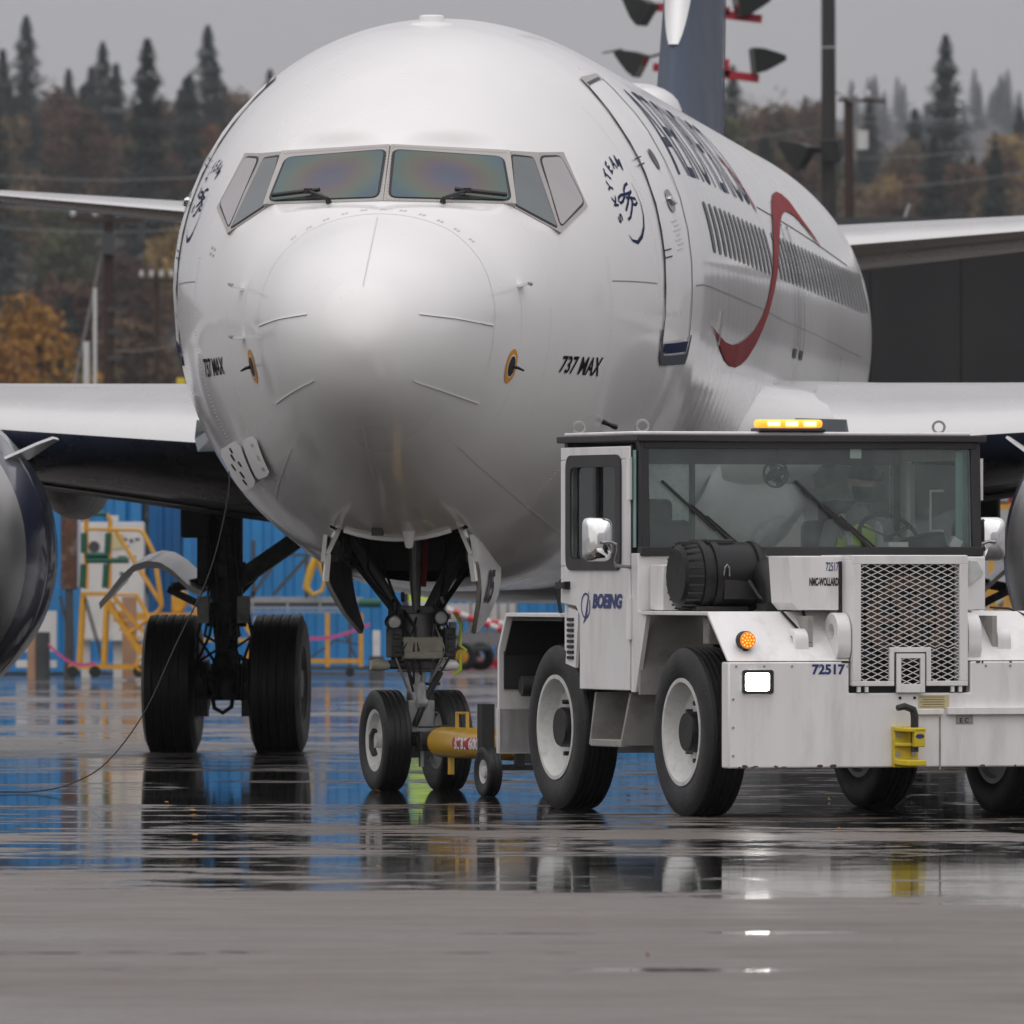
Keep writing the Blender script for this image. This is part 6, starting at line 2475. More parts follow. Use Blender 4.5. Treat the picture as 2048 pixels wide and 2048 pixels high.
for y in (0, .75):
    b = MB()
    b.bar(S(157, 1335, y), S(165, 1186, y), .055)
    b.bar(S(206, 1335, y), S(213, 1186, y), .055)
    part(stp, 'post', b, 'syel')
    b = MB()
    b.tube([S(170, 1178, y), S(170, 1040, y), S(176, 1029, y), S(212, 1029, y), S(219, 1040, y), S(216, 1178, y)], .019, 8)
    part(stp, 'gate_frame', b, 'syel')
    b = MB()
    b.tube([S(172, 1058, y), S(276, 1060, y), S(284, 1064, y), S(307, 1108, y), S(321, 1205, y), S(321, 1214, y), S(314, 1224, y), S(252, 1272, y)], .019, 8)
    part(stp, 'handrail', b, 'syel')
    b = MB()
    b.tube([S(228, 1060, y), S(322, 1210, y)], .017, 8)
    part(stp, 'brace_rail', b, 'syel')
    b = MB()
    b.bar(S(208, 1196, y), S(283, 1308, y), .03, .07)
    b.bar(S(222, 1190, y), S(300, 1282, y), .022, .03)
    part(stp, 'stringer', b, 'syel')
    b = MB()
    b.tube([S(222, 1189, y), S(271, 1189, y), S(302, 1246, y)], .017, 8)
    part(stp, 'mid_rail', b, 'syel')
    b = MB()
    b.bar(S(166, 1190, y), S(204, 1325, y), .02)
    part(stp, 'cross_brace', b, 'dgrey')
    b = MB()
    b.bar(S(137, 1334, y), S(286, 1334, y), .05, .06)
    part(stp, 'base_beam', b, 'syel')
for x0, z0, x1, z1 in ((168, 1066, 168, 1106), (167, 1128, 165, 1176), (217, 1066, 215, 1106), (213, 1128, 210, 1176)):
    part(stp, 'post_padding', MB().tube([S(x0, z0, -.02), S(x1, z1, -.02)], .042, 10), 'pad')
for x0, x1, y_ in ((176, 214, 1028), (172, 216, 1110), (173, 258, 1121)):
    part(stp, 'rail_padding', MB().tube([S(x0, y_, -.03), S(x1, y_, -.03)], .036 if y_ > 1030 else .028, 10), 'pad')
b = MB()
b.box(S(188, 1188, .37), (.34, .8, .05))
part(stp, 'platform', b, 'syel')
for i in range(6):
    t = (i + .7) / 6.6
    p = S(212 + 74 * t, 1194 + 116 * t, .37)
    part(stp, 'tread', MB().box(p, (.20, .72, .025)), 'syel')
for px in (145, 190, 278):
    part(stp, 'caster_wheel', MB().lathe([(.0, -.03), (.075, -.03), (.08, 0), (.075, .03), (0, .03)], S(px, 1343, .0), (0, 1, 0), 16), 'black')
part(stp, 'wheel_guard', MB().torus(S(284, 1330, -.03), (0, 1, 0), .075, .018, 18, 6), 'syel')

o = MB().box((0, 0, .56), (.19, .05, 1.08)).build('plywood_board', M['plank'], None, loc=((259 - 1024) / 22900 * 150, 150, 0), rot=(R(3), 0, 0))
tag(o, 'pinkish plywood board standing upright under the stair treads', 'board')

# yellow tow tractor frame / bottle cart behind the main wheels
yc = empty('yellow_trolley', (-4.40, 152, 0), 0, 'yellow frame trolley with a rounded tank behind the left main tyre', 'trolley')
k2 = 22900 / 152


def S2(px, py, y=0.0):
    return V((px - 1024) / k2 + 4.40, y, CAM_H + (1126 - py) / k2)


part(yc, 'beam', MB().bar(S2(228, 1233), S2(404, 1233), .08, .10), 'syel')
b = MB()
b.ext([S2(343, 1226), S2(343, 1190), S2(350, 1182), S2(364, 1180), S2(373, 1194), S2(373, 1212), S2(362, 1226)], (0, .5, 0))
part(yc, 'tank', b, 'syel', bevel=.03)
b = MB()
b.tube([S2(371, 1183), S2(377, 1200), S2(394, 1225)], .02, 6)
b.bar(S2(484, 1235), S2(505, 1270), .07)
b.bar(S2(500, 1300), S2(480, 1345), .06)
b.bar(S2(400, 1280), S2(520, 1280), .05)
part(yc, 'frame', b, 'syel')
for px in (250, 392, 512):
    part(yc, 'leg', MB().bar(S2(px, 1233), S2(px, 1342), .05), 'syel')

# grey work platform
wp = empty('work_platform', (-3.2, 153, 0), 0, 'grey steel work platform with braced rails between the gear legs', 'platform')
k3 = 22900 / 153


def S3(px, py, y=0.0):
    return V((px - 1024) / k3 + 3.2, y, CAM_H + (1126 - py) / k3)


part(wp, 'deck', MB().box((S3(600, 1200, .6) + S3(600, 1200, .6)) / 2, (1.65, 1.2, .07)), 'galv')
b = MB()
b.bar(S3(498, 1216), S3(708, 1216), .05, .03)
b.bar(S3(498, 1224), S3(708, 1224), .05, .02)
for px in (505, 575, 640, 700):
    b.bar(S3(px, 1200), S3(px, 1226), .03)
part(wp, 'deck_rail', b, 'galv')
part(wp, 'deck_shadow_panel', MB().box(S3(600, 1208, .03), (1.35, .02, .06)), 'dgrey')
for px in (500, 600, 700):
    part(wp, 'leg', MB().bar(S3(px, 1224), S3(px, 1340), .04), 'dgrey')
for y in (0, 1.1):
    b = MB()
    b.bar(S3(560, 1110, y), S3(640, 1110, y), .035)
    b.bar(S3(500, 1195, y), S3(560, 1110, y), .03)
    b.bar(S3(545, 1190, y), S3(612, 1115, y), .035)
    b.bar(S3(505, 1080, y), S3(505, 1196, y), .03)
    b.bar(S3(612, 1112, y), S3(612, 1196, y), .03)
    part(wp, 'brace', b, 'dgrey')
part(wp, 'lower_beam', MB().bar(S3(500, 1322), S3(720, 1322), .05, .06), 'syel')
part(wp, 'base_rail', MB().bar(S3(470, 1336), S3(760, 1336), .05), 'dgrey')
for px in (655, 722):
    part(wp, 'yellow_post', MB().bar(S3(px, 1226), S3(px, 1334), .06), 'syel')
b = MB()
b.tube([S3(718, 1206, -.1), S3(762, 1206, -.1)], .06, 12)
part(wp, 'rail_padding', b, 'pad')
b = MB()
b.bar(S3(724, 1340), S3(690, 1270), .03)
b.bar(S3(600, 1330), S3(672, 1280), .025)
b.bar(S3(672, 1280), S3(720, 1290), .025)
part(wp, 'frame_strut', b, 'dgrey')
for px in (505, 600, 700):
    part(wp, 'caster_wheel', MB().lathe([(.0, -.03), (.06, -.03), (.06, .03), (0, .03)], S3(px, 1345, .0), (0, 1, 0), 14), 'black')
# yellow harness hanging on the platform
b = MB()
pts = [S3(632, 1112, -.05), S3(622, 1140, -.05), S3(612, 1175, -.05), S3(626, 1190, -.05), S3(644, 1182, -.05), S3(650, 1160, -.05), S3(634, 1112, -.05)]
b.tube(pts, [.05, .06, .05, .035, .03, .03, .04], 8)
o = b.build('harness', M['yellow'], None, loc=(-3.2, 153, 0))
tag(o, 'yellow harness hanging from the work platform brace', 'harness')
o = MB().box((0, 0, .47), (.10, .10, .34)).box((0, -.055, .52), (.05, .01, .1)).build('white_canister', M['wht'], None, loc=((753 - 1024) / 22900 * 152.4, 152.4, 0), bevel=.02)
tag(o, 'small white canister standing on a dark stand left of the nose gear', 'canister')
MB().box((0, 0, .15), (.2, .2, .30)).build('stand', M['dgrey'], o)

# pink barrier tape
for (p0, p1, d, lab_) in (((96, 1288), (192, 1326), 146, 'pink tape sagging in front of the yellow steps'), ((560, 1268), (740, 1248), 151, 'purple-pink tape strung across the work platform legs')):
    q0, q1 = at(*p0, d), at(*p1, d)
    pts = [q0.lerp(q1, i / 8) - V(0, 0, .12 * math.sin(math.pi * i / 8)) for i in range(9)]
    b = MB()
    b.grid([[p - V(0, 0, .022), p + V(0, .004, .022)] for p in pts])
    b.grid([[p - V(0, -.004, .022), p + V(0, .008, .022)] for p in pts])
    tag(b.build('barrier_tape', M['tape']), lab_, 'tape')

# hand cart wheel, red-white barriers by the nose gear door
ct = empty('tow_cart', ((926 - 1024) / 22900 * 164, 164, 0), 0, 'small cart with a fat black tyre and orange hub right of the nose gear', 'cart')
t_me = tyre_mesh(.20, .11, .10, 2, .008).mesh('wheel', M['black'])
for y in (-.0,):
    w0 = link_mesh('wheel', t_me, ct, (0, y, .20), (0, 0, R(68)))
    MB().lathe([(.105, -.04), (.09, -.055), (.03, -.06), (.03, -.075), (0, -.075), (0, .04), (.105, .04)], (0, 0, 0), (1, 0, 0), 24).build('wheel_hub', M['jackor'], w0)
link_mesh('wheel', t_me, ct, (.25, .62, .20), (0, 0, R(68)))
b = MB()
b.bar((.03, .05, .22), (.22, .6, .22), .05)
b.bar((.1, .3, .25), (-.35, .35, .5), .04)
b.box((.12, .32, .32), (.5, .5, .06))
part(ct, 'axle_frame', b, 'dgrey')

bd = 166.0
for i, (p0, p1) in enumerate((((876, 1212), (1010, 1262)), ((884, 1228), (1030, 1252)))):
    q0, q1 = at(*p0, bd + i * .5), at(*p1, bd + i * .5)
    root = empty('striped_pole', q0, 0, ('upper' if i == 0 else 'lower') + ' of two sloping red and white striped poles beyond the nose gear door', 'pole', 'striped poles on the barriers')
    n_ = 9
    for k in range(n_):
        a, b_ = (q1 - q0) * (k / n_), (q1 - q0) * ((k + 1) / n_)
        part(root, 'red_band' if k % 2 == 0 else 'white_band', MB().cyl(a, b_, .045, 10), 'redpaint' if k % 2 == 0 else 'wht')
for i, px in enumerate((912, 930, 948, 967, 986, 1004)):
    q0 = at(px, 0, bd + 1 + .35 * i)
    root = empty('barricade', (q0.x, q0.y, 0), R(62), ['nearest', 'second', 'third', 'fourth', 'fifth', 'farthest'][i] + ' of the grey folding barricades with red feet in a row beyond the nose gear', 'barricade', 'folding barricades in a row')
    part(root, 'leg', MB().bar((-.45, 0, .12), (-.42, 0, .98), .05), 'galv')
    part(root, 'leg', MB().bar((.45, 0, .12), (.42, 0, .98), .05), 'galv')
    part(root, 'board', MB().box((0, 0, .82), (.9, .03, .25)), 'wht')
    part(root, 'board', MB().box((0, 0, .42), (.9, .03, .22)), 'galv')
    part(root, 'foot', MB().box((-.45, -.06, .07), (.12, .55, .10)), 'redpaint')
    part(root, 'foot', MB().box((.45, -.06, .07), (.12, .55, .10)), 'redpaint')

# marshal behind the nose gear
ms = empty('person', (-1.07, 140, 0), 0, 'standing ramp worker in a hi-vis yellow vest seen through the nose gear struts', 'person')
J = [(V(0, 0, .95), (.16, .12)), (V(0, 0, 1.12), (.145, .11)), (V(0, 0, 1.30), (.165, .115)), (V(0, 0, 1.42), (.12, .09)), (V(0, -.01, 1.50), .06), (V(0, -.02, 1.58), .055),
     (V(-.19, 0, 1.42), .068), (V(-.25, .02, 1.14), .05), (V(-.22, -.10, .92), .037), (V(.19, 0, 1.42), .068), (V(.25, .02, 1.14), .05), (V(.22, -.10, .92), .037),
     (V(-.10, 0, .90), .095), (V(-.11, .0, .50), .066), (V(-.11, .02, .10), .048), (V(-.11, -.12, .045), .042), (V(.10, 0, .90), .095), (V(.11, -.02, .50), .066), (V(.12, .02, .10), .048), (V(.12, -.12, .045), .042)]
E = [(0, 1), (1, 2), (2, 3), (3, 4), (4, 5), (3, 6), (6, 7), (7, 8), (3, 9), (9, 10), (10, 11), (0, 12), (12, 13), (13, 14), (14, 15), (0, 16), (16, 17), (17, 18), (18, 19)]
hand(J, E, 8, J[8][0], (.05, -.1, -1), (1, 0, 0), (0, -1, 0))
hand(J, E, 11, J[11][0], (-.05, -.1, -1), (-1, 0, 0), (0, -1, 0))
skin_chain('body', J, E, M['trouser'], ms)
hm_, rot = head_mesh((0, -.03, 1.69), R(20), 0)
hm_.build('head', M['skin'], ms, angle=70)
b = MB()
b.loft([[V(w_ * math.cos(2 * math.pi * k / 24), .0 + d_ * math.sin(2 * math.pi * k / 24), z) for k in range(24)] for z, w_, d_ in ((.88, .215, .165), (1.1, .20, .155), (1.3, .215, .155), (1.44, .19, .12), (1.48, .12, .09))], cap=False)
vo = part(ms, 'safety_vest', b, 'hivis', angle=70)
b = MB()
b.loft([[V(w_ * math.cos(2 * math.pi * k / 24), d_ * math.sin(2 * math.pi * k / 24), z) for k in range(24)] for z, w_, d_ in ((1.02, .208, .163), (1.08, .207, .161))], cap=False)
b.build('vest_band', M['grey_tape'], vo)
b = MB()
rows = [[V(.088 * math.cos(t) ** .7 * math.sin(2 * math.pi * k / 20), -.03 - .1 * math.cos(t) ** .7 * math.cos(2 * math.pi * k / 20), 1.73 + .095 * math.sin(t)) for k in range(20)] for t in [R(15 * i) for i in range(6)] + [R(88)]]
b.loft(rows)
part(ms, 'cap', b, 'cloth_dk')

# right: steel staging in front of a sided shed
sg = empty('staging', ((1960 - 1024) / 22900 * 150, 150, 0), 0, 'yellow tubular staging with maroon uprights beyond the tug cab mirror', 'scaffold')
k5 = 22900 / 150


def S5(px, py, y=0.0):
    return V((px - 1960) / k5, y, CAM_H + (1126 - py) / k5)


for px in (1982, 2022, 2066, 2110):
    part(sg, 'upright', MB().bar(S5(px, 965), S5(px, 1006), .075), 'maroon')
    part(sg, 'post', MB().bar(S5(px, 1006), S5(px, 1345), .065), 'syel')
for y_ in (1013, 1180):
    part(sg, 'rail', MB().bar(S5(1955, y_), S5(2130, y_), .07), 'syel')
for a, b_ in (((2014, 1055), (1998, 1108)), ((2016, 1180), (2000, 1260)), ((2004, 1225), (1972, 1190)), ((2040, 1180), (2060, 1300)), ((2090, 1020), (2050, 1170))):
    part(sg, 'brace', MB().bar(S5(*a), S5(*b_), .045), 'syel')
part(sg, 'diagonal_tube', MB().cyl(S5(1960, 1240, .3), S5(2030, 1185, .3), .05, 10), 'galv')
sh = empty('metal_shed', ((1930 - 1024) / 22900 * 168, 168, 0), 0, 'pale ribbed metal shed behind the yellow staging', 'shed')
for i in range(9):
    part(sh, 'siding_panel', MB().box((6, .05 * (i % 2), .22 + .40 * i), (12, .10, .36)), 'siding' if i % 2 else 'galv')
part(sh, 'wall', MB().box((6, 2.2, 1.85), (11.9, 4, 3.7)), 'dgrey')

# charcoal clad hangar
hg_ = empty('hangar', ((1560 - 1024) / 22900 * 190, 190, 0), 0, 'flat-roofed charcoal clad hangar wall beyond the tailplane', 'building')
hw = 24.0
for i in range(16):
    part(hg_, 'cladding_panel', MB().box((.75 + 1.5 * i, 0, 3.5), (1.485, .12 + .03 * (i % 2), 7.0)), 'wallblk')
part(hg_, 'wall', MB().box((hw / 2, 8.1, 3.5), (hw, 16, 6.98)), 'wallblk')
part(hg_, 'roof_edge', MB().box((hw / 2, -.05, 7.14), (hw + .2, .4, .26)), 'dgrey')
part(hg_, 'plinth_rail', MB().box((hw / 2, -.3, 4.2), (hw, .1, .12)), 'dgrey') if False else None
b = MB()
b.tube([V(2.05, -.1, 7.2), V(2.15, -.1, 7.5)], .03, 6)
part(hg_, 'roof_vent', b, 'galv')

# yellow marker peeping over the wing
o = empty('yellow_sign', ((362 - 1024) / 22900 * 185, 185, 0), 0, 'yellow box on a grey post peeping over the wing beside the fuselage', 'sign')
part(o, 'box', MB().box((0, 0, 4.32), (.14, .12, .42)), 'yellow2', bevel=.01)
part(o, 'post', MB().cyl((0, .05, 0), (0, .05, 4.2), .04, 10), 'galv')

# ------------------------------------------------------------------ poles and wires


def cross_arm_pole(px, top, d, r0, r1, arms, label, mname='wood', lean=0.0):
    x = (px - 1024) / 22900 * d
    zt = CAM_H + (1126 - top) / 22900 * d
    root = empty('utility_pole', (x, d, 0), 0, label, 'utility pole')
    part(root, 'shaft', MB().tube([(lean, 0, 0), (lean * .5, 0, zt * .5), (0, 0, zt)], [r0, (r0 + r1) / 2, r1], 12), mname)
    for z, w_, off in arms:
        a = MB().bar((off - w_ / 2, -.15, zt + z), (off + w_ / 2, -.15, zt + z - .04), .09, .09)
        ao = part(root, 'crossarm', a, mname)
        for k in range(4):
            q = off - w_ / 2 + .12 + (w_ - .24) * k / 3
            MB().lathe([(.035, 0), (.07, .06), (.05, .12), (.06, .16), (.03, .2)], (q, -.15, zt + z + .06), (0, 0, 1), 10).build('insulator', M['ins'], ao)
    return root, x, zt


d = 260
pole, px_, zt = cross_arm_pole(217, 408, d, .16, .11, ((-.35, 1.75, -.05),), 'brown wooden utility pole with one crossarm left of the fuselage', lean=.03)
b = MB()
b.box((0, -.2, -.9 + zt), (.3, .3, .5))
b.tube([(0, -.1, zt - .2), (.6, -.2, zt - .5), (.9, -.2, zt - .4)], .03, 6)
b.box((.75, -.15, zt - .62), (.14, .2, .4))
part(pole, 'transformer', b, 'dgrey')
b = MB()
b.tube([(-.05, 0, zt - .6), (-1.35, -1.5, 2.6)], .022, 6)
part(pole, 'guy_wire', b, 'cable')
for z in (zt - 2.4, zt - 2.9, zt - 3.5):
    part(pole, 'cable_bracket', MB().box((.15, -.1, z), (.35, .1, .1)), 'dgrey')
cross_arm_pole(313, 552, 330, .11, .075, ((-.10, 1.1, .0),), 'thin grey-brown utility pole farther off right of the brown one')
for px, top, r_, lab_ in ((173, 683, .055, 'short stout pale metal post'), (190, 576, .035, 'tall slim pale metal post')):
    x = (px - 1024) / 22900 * 200
    zt2 = CAM_H + (1126 - top) / 22900 * 200
    o = MB().tube([(0, 0, 0), (0, 0, zt2)], r_, 10).build('metal_post', M['ins'], None, loc=(x, 200, 0))
    tag(o, lab_ + ' before the wooded slope left of the brown utility pole', 'post')
b = None
# steel lamp pole at right
d = 230
x = (1658 - 1024) / 22900 * d
lp_ = empty('lamp_pole', (x, d, 0), 0, 'thick grey steel lamp pole with two low floodlights right of the tail fin', 'lamp pole')
part(lp_, 'shaft', MB().tube([(.03, 0, 0), (0, 0, 8), (-.02, 0, 16.5)], [.175, .155, .13], 16), 'polegrey')


def floodlight(root, c, yaw, pitch, s=1.0):
    rot = Matrix.Rotation(yaw, 3, 'Z') @ Matrix.Rotation(pitch, 3, 'X')
    b = MB()
    b.loft([[V(a * .16 * f, y, c_ * .20 * f) for a, c_ in ((-1, -1), (1, -1), (1, 1), (-1, 1))] for y, f in ((-.24, 1.15), (-.05, 1.0), (.16, .62), (.36, .22))])
    b.v = [tuple(rot @ (Vector(p) * s) + Vector(c)) for p in b.v]
    o = part(root, 'floodlight', b, 'flood', bevel=.01)
    b = MB()
    b.ext([rot @ (V(a * .17, -.245, c_ * .21) * s) + Vector(c) for a, c_ in ((-1, -1), (1, -1), (1, 1), (-1, 1))], rot @ V(0, -.012, 0))
    b.build('lamp_glass', M['floodglass'], o)
    return o


zb = CAM_H + (1126 - 305) / 22900 * d
part(lp_, 'bracket', MB().bar((-.65, -.1, zb), (.25, -.1, zb + .08), .10), 'flood')
floodlight(lp_, (-.68, -.3, zb + .0), R(62), R(30), 1.15)
floodlight(lp_, (.12, -.35, zb + .10), R(-30), R(24), 1.0)
part(lp_, 'band', MB().torus((0, 0, CAM_H + (1126 - 95) / 22900 * d), (0, 0, 1), .15, .012, 20, 6), 'ins')
pole2, px2, zt2 = cross_arm_pole(1697, 196, 300, .17, .12, ((-.05, 1.25, .35),), 'dark wooden utility pole with a white transformer beside the lamp pole', lean=.12)
part(pole2, 'transformer', MB().cyl((.36, -.1, zt2 - 1.35), (.36, -.1, zt2 - .85), .16, 14), 'ins')
b = MB()
b.tube([(-.4, -.1, zt2 + .2), (.1, -.2, zt2 - .1), (.8, -.15, zt2 + .1)], .03, 6)
part(pole2, 'jumper_cable', b, 'cable')

# floodlight mast behind the fin
d = 200
x = (1388 - 1024) / 22900 * d
fm = empty('floodlight_mast', (x, d, 0), 0, 'floodlight mast with red brackets standing behind the tail fin', 'mast')
k6 = 22900 / d


def S6(px, py, y=0.0):
    return V((px - 1388) / k6, y, CAM_H + (1126 - py) / k6)


part(fm, 'shaft', MB().tube([(0, 0, 0), (0, 0, 14.5)], [.22, .16], 14), 'polegrey')
for a, b_ in (((1440, 147), (1518, 157)), ((1442, 28), (1524, 38)), ((1312, 14), (1460, 22)), ((1306, 134), (1460, 146))):
    part(fm, 'bracket', MB().bar(S6(*a), S6(*b_), .12, .14), 'fred')
part(fm, 'upright', MB().bar(S6(1453, 118), S6(1453, 152), .10), 'fred')
part(fm, 'upright', MB().bar(S6(1392, 0), S6(1392, 150), .2), 'fred')
for px, py, yaw, pit, s in ((1532, 120, R(-78), R(6), 1.0), (1500, 4, R(-74), R(10), 1.05), (1262, 122, R(70), R(28), .95), (1276, 16, R(60), R(35), 1.0)):
    floodlight(fm, S6(px, py, -.2), yaw, pit, s)
b = MB()
b.bar(S6(1205, 106), S6(1245, 98), .03)
b.bar(S6(1285, 118), S6(1320, 108), .05)
part(fm, 'stay', b, 'dgrey')

# overhead wires
WIRES = [((-40, 347), (420, 353), 262, 'uppermost of the overhead wires left of the fuselage'), ((-40, 409), (420, 415), 262, 'middle overhead wire just above the crossarm left of the fuselage'), ((-40, 452), (420, 455), 262, 'lower overhead wire crossing the pole left of the fuselage'),
         ((225, 702), (400, 672), 262, 'service wire low beside the brown pole left of the fuselage'),
         ((1440, 285), (1830, 205), 300, 'highest of the overhead wires right of the fin'), ((1690, 245), (2100, 215), 300, 'second wire down to the right of the transformer'), ((1720, 318), (2100, 275), 300, 'third wire down to the right of the transformer'),
         ((1720, 375), (2100, 335), 300, 'lowest overhead wire above the tailplane')]
for a, b_, d, lab_ in WIRES:
    q0, q1 = at(*a, d), at(*b_, d)
    pts = [q0.lerp(q1, i / 10) - V(0, 0, .12 * math.sin(math.pi * i / 10)) for i in range(11)]
    tag(MB().tube(pts, .013, 5).build('overhead_wire', M['cable']), lab_, 'wire', 'overhead wires')

# ------------------------------------------------------------------ wooded hill
def fbm(x, y):
    return (math.sin(x * .013 + 1.3) * math.cos(y * .011 + .4) + .5 * math.sin(x * .031 + 2.1 + y * .017) + .25 * math.sin(x * .07 - y * .05))


def hill_z(x, y):
    t = max(0, min(1, (y - 620) / 900))
    t = t * t * (3 - 2 * t)
    side = 1.0 - .10 * max(0, min(1, (x - 20) / 40))
    z = 46 * t * side + 2.2 * fbm(x, y) * t
    if y > 2400:
        t2 = min(1, (y - 2400) / 1900)
        z += 122 * t2 * t2 * (3 - 2 * t2) * max(0, min(1, (x - 40) / 70))
    return z - .6 * (1 - t)


M['hill'] = mat('brushy_hillside', (0.026, 0.024, 0.020), 0.95, var=0.5, scale=.06, dirt=(0.05, 0.032, 0.022), dirt_amt=.8, dirt_scale=.03)
rows = []
ys = [560 + 30 * i for i in range(34)] + [1620 + 140 * i for i in range(22)]
for y in ys:
    rows.append([V(x, y, hill_z(x, y)) for x in range(-420, 421, 10)])
tag(MB().grid(rows).build('hills', M['hill'], angle=80), 'brush-covered hillside', kind='structure')


def leaf_mat(name, c, var=.45, hue=0.03):
    m = mat(name, c, 0.8, var=var, scale=.35)
    n = m.node_tree
    b = n.nodes['Principled BSDF']
    old = b.inputs['Base Color'].links[0].from_socket
    oi = n.nodes.new('ShaderNodeObjectInfo')
    hs = n.nodes.new('ShaderNodeHueSaturation')
    a = n.nodes.new('ShaderNodeMapRange')
    a.inputs[3].default_value, a.inputs[4].default_value = .5 - hue, .5 + hue
    n.links.new(oi.outputs['Random'], a.inputs[0])
    n.links.new(a.outputs[0], hs.inputs['Hue'])
    v_ = n.nodes.new('ShaderNodeMapRange')
    v_.inputs[3].default_value, v_.inputs[4].default_value = .7, 1.3
    n.links.new(oi.outputs['Random'], v_.inputs[0])
    n.links.new(v_.outputs[0], hs.inputs['Value'])
    n.links.new(old, hs.inputs['Color'])
    n.links.new(hs.outputs[0], b.inputs['Base Color'])
    b.inputs['Specular IOR Level'].default_value = .15
    return m


M['fir'] = leaf_mat('fir_needles', (0.024, 0.038, 0.032))
M['autumn'] = leaf_mat('brown_autumn_leaves', (0.120, 0.080, 0.050), hue=.025)
M['bronze'] = leaf_mat('bronze_autumn_leaves', (0.20, 0.120, 0.05), hue=.02)
M['gold'] = leaf_mat('orange_autumn_leaves', (0.33, 0.17, 0.045), .5, .015)
M['olive'] = leaf_mat('olive_leaves', (0.075, 0.080, 0.036), hue=.02)
M['twig'] = leaf_mat('bare_twigs', (0.17, 0.15, 0.14), .3, .01)
M['bark'] = mat('bark', (0.06, 0.05, 0.042), .9, var=.4, scale=2)
M['birchbark'] = mat('pale_bark', (0.30, 0.28, 0.26), .8, var=.3, scale=2)
RT = random.Random(5)


def leaf(b, p, s, rnd):
    u = V(rnd.gauss(0, 1), rnd.gauss(0, 1), rnd.gauss(0, .8)).normalized()
    w = u.orthogonal().normalized()
    w = (Matrix.Rotation(rnd.uniform(0, 6.28), 3, u) @ w)
    a, c = w * s, u.cross(w) * s * rnd.uniform(.5, .9)
    b.add([p - a, p + c * .7 - a * .1, p + a, p - c * .7 + a * .15], [(0, 1, 2, 3)])


def fir_meshes(h, r, n, rnd):
    b = MB()
    for i in range(n):
        t = rnd.random() ** 1.25
        z = h * (.10 + .90 * t)
        rr = r * (1 - t) ** .78 * (.82 + .3 * math.sin(z * 3.1 + rnd.uniform(-.6, .6))) + .15
        a = rnd.uniform(0, 6.283)
        q = rnd.random() ** .45 * rr
        p = V(q * math.cos(a), q * math.sin(a), z - .28 * q)
        d_ = V(math.cos(a), math.sin(a), -.42).normalized()
        sd = d_.cross(V(0, 0, 1)).normalized()
        L_, w_ = rnd.uniform(.55, 1.0) * (1.15 - .5 * t), rnd.uniform(.16, .34)
        b.add([p - d_ * L_ * .5, p + sd * w_, p + d_ * L_ * .6, p - sd * w_], [(0, 1, 2, 3)])
    c = b.mesh('crown', M['fir'], 20)
    t = MB()
    t.tube([(0, 0, -1.5), (0, 0, h * .5), (0, 0, h * .98)], [.32, .2, .03], 7)
    return c, t.mesh('trunk', M['bark'])


def broad_meshes(h, r, n, rnd, m, bark='bark', low=.25, sparse=0.0, leafs=.42):
    t = MB()
    t.tube([(0, 0, -1.5), (rnd.uniform(-.2, .2), 0, h * .4), (rnd.uniform(-.4, .4), 0, h * .85)], [.26, .18, .05], 7)
    blobs = []
    for i in range(22):
        a = rnd.uniform(0, 6.28)
        f = rnd.uniform(low, .96)
        q = r * rnd.uniform(.2, .85) * math.sin(math.pi * min(1, .15 + .8 * f)) ** .7
        c = V(q * math.cos(a), q * math.sin(a), h * f)
        blobs.append((c, r * rnd.uniform(.28, .5)))
        t.tube([(0, 0, max(.1, h * (f - .28))), c * .5 + V(0, 0, h * (f - .1) * .5), c], [.09, .06, .02], 5)
        for k in range(4):
            e = c + V(rnd.gauss(0, 1), rnd.gauss(0, 1), abs(rnd.gauss(0, 1))).normalized() * r * .4
            t.tube([c * .8 + V(0, 0, c.z * .2 - .3), e], [.035, .012], 4, caps=False)
    b = MB()
    for i in range(n):
        c, q = rnd.choice(blobs)
        d_ = V(rnd.gauss(0, 1), rnd.gauss(0, 1), rnd.gauss(0, 1)).normalized()
        p = c + d_ * q * rnd.random() ** .4 * V(1, 1, 1).x
        leaf(b, p, leafs * rnd.uniform(.6, 1.25), rnd)
    return b.mesh('crown', M[m], 20), t.mesh('trunk', M[bark])


KINDS = {}
KINDS['fir'] = [fir_meshes(h, r, n, RT) for h, r, n in ((19, 5.0, 4200), (23, 5.2, 4600), (16, 4.9, 3600), (26, 6.0, 5200))]
KINDS['autumn'] = [broad_meshes(h, r, 4200, RT, 'autumn') for h, r in ((14, 5.2), (17, 5.0), (12, 5.4))]
KINDS['bronze'] = [broad_meshes(h, r, 3600, RT, 'bronze') for h, r in ((13, 4.6), (16, 4.4))]
KINDS['olive'] = [broad_meshes(h, r, 3600, RT, 'olive', low=.12) for h, r in ((9, 4.6), (7, 5.0))]
KINDS['bush'] = [broad_meshes(h, r, 7000, RT, 'olive', low=.10, leafs=.15) for h, r in ((8, 4.0), (7, 4.4))]
KINDS['gold'] = [broad_meshes(13, 3.2, 5200, RT, 'gold', low=.3, leafs=.17)]
KINDS['bare'] = [broad_meshes(h, r, 420, RT, 'twig', 'birchbark', leafs=.30) for h, r in ((18, 4.0), (20, 3.4))]
DESC = {'fir': ('conifer_tree', 'dark conifer', 'conifer'), 'autumn': ('autumn_tree', 'brown-leaved tree', 'tree'), 'bronze': ('autumn_tree', 'bronze-leaved tree', 'tree'),
        'olive': ('bushy_tree', 'olive bushy tree', 'tree'), 'gold': ('autumn_tree', 'orange autumn tree', 'tree'), 'bush': ('bushy_tree', 'green-brown leafy bush', 'bush'), 'bare': ('bare_tree', 'bare pale-barked tree', 'tree')}
TREES = []


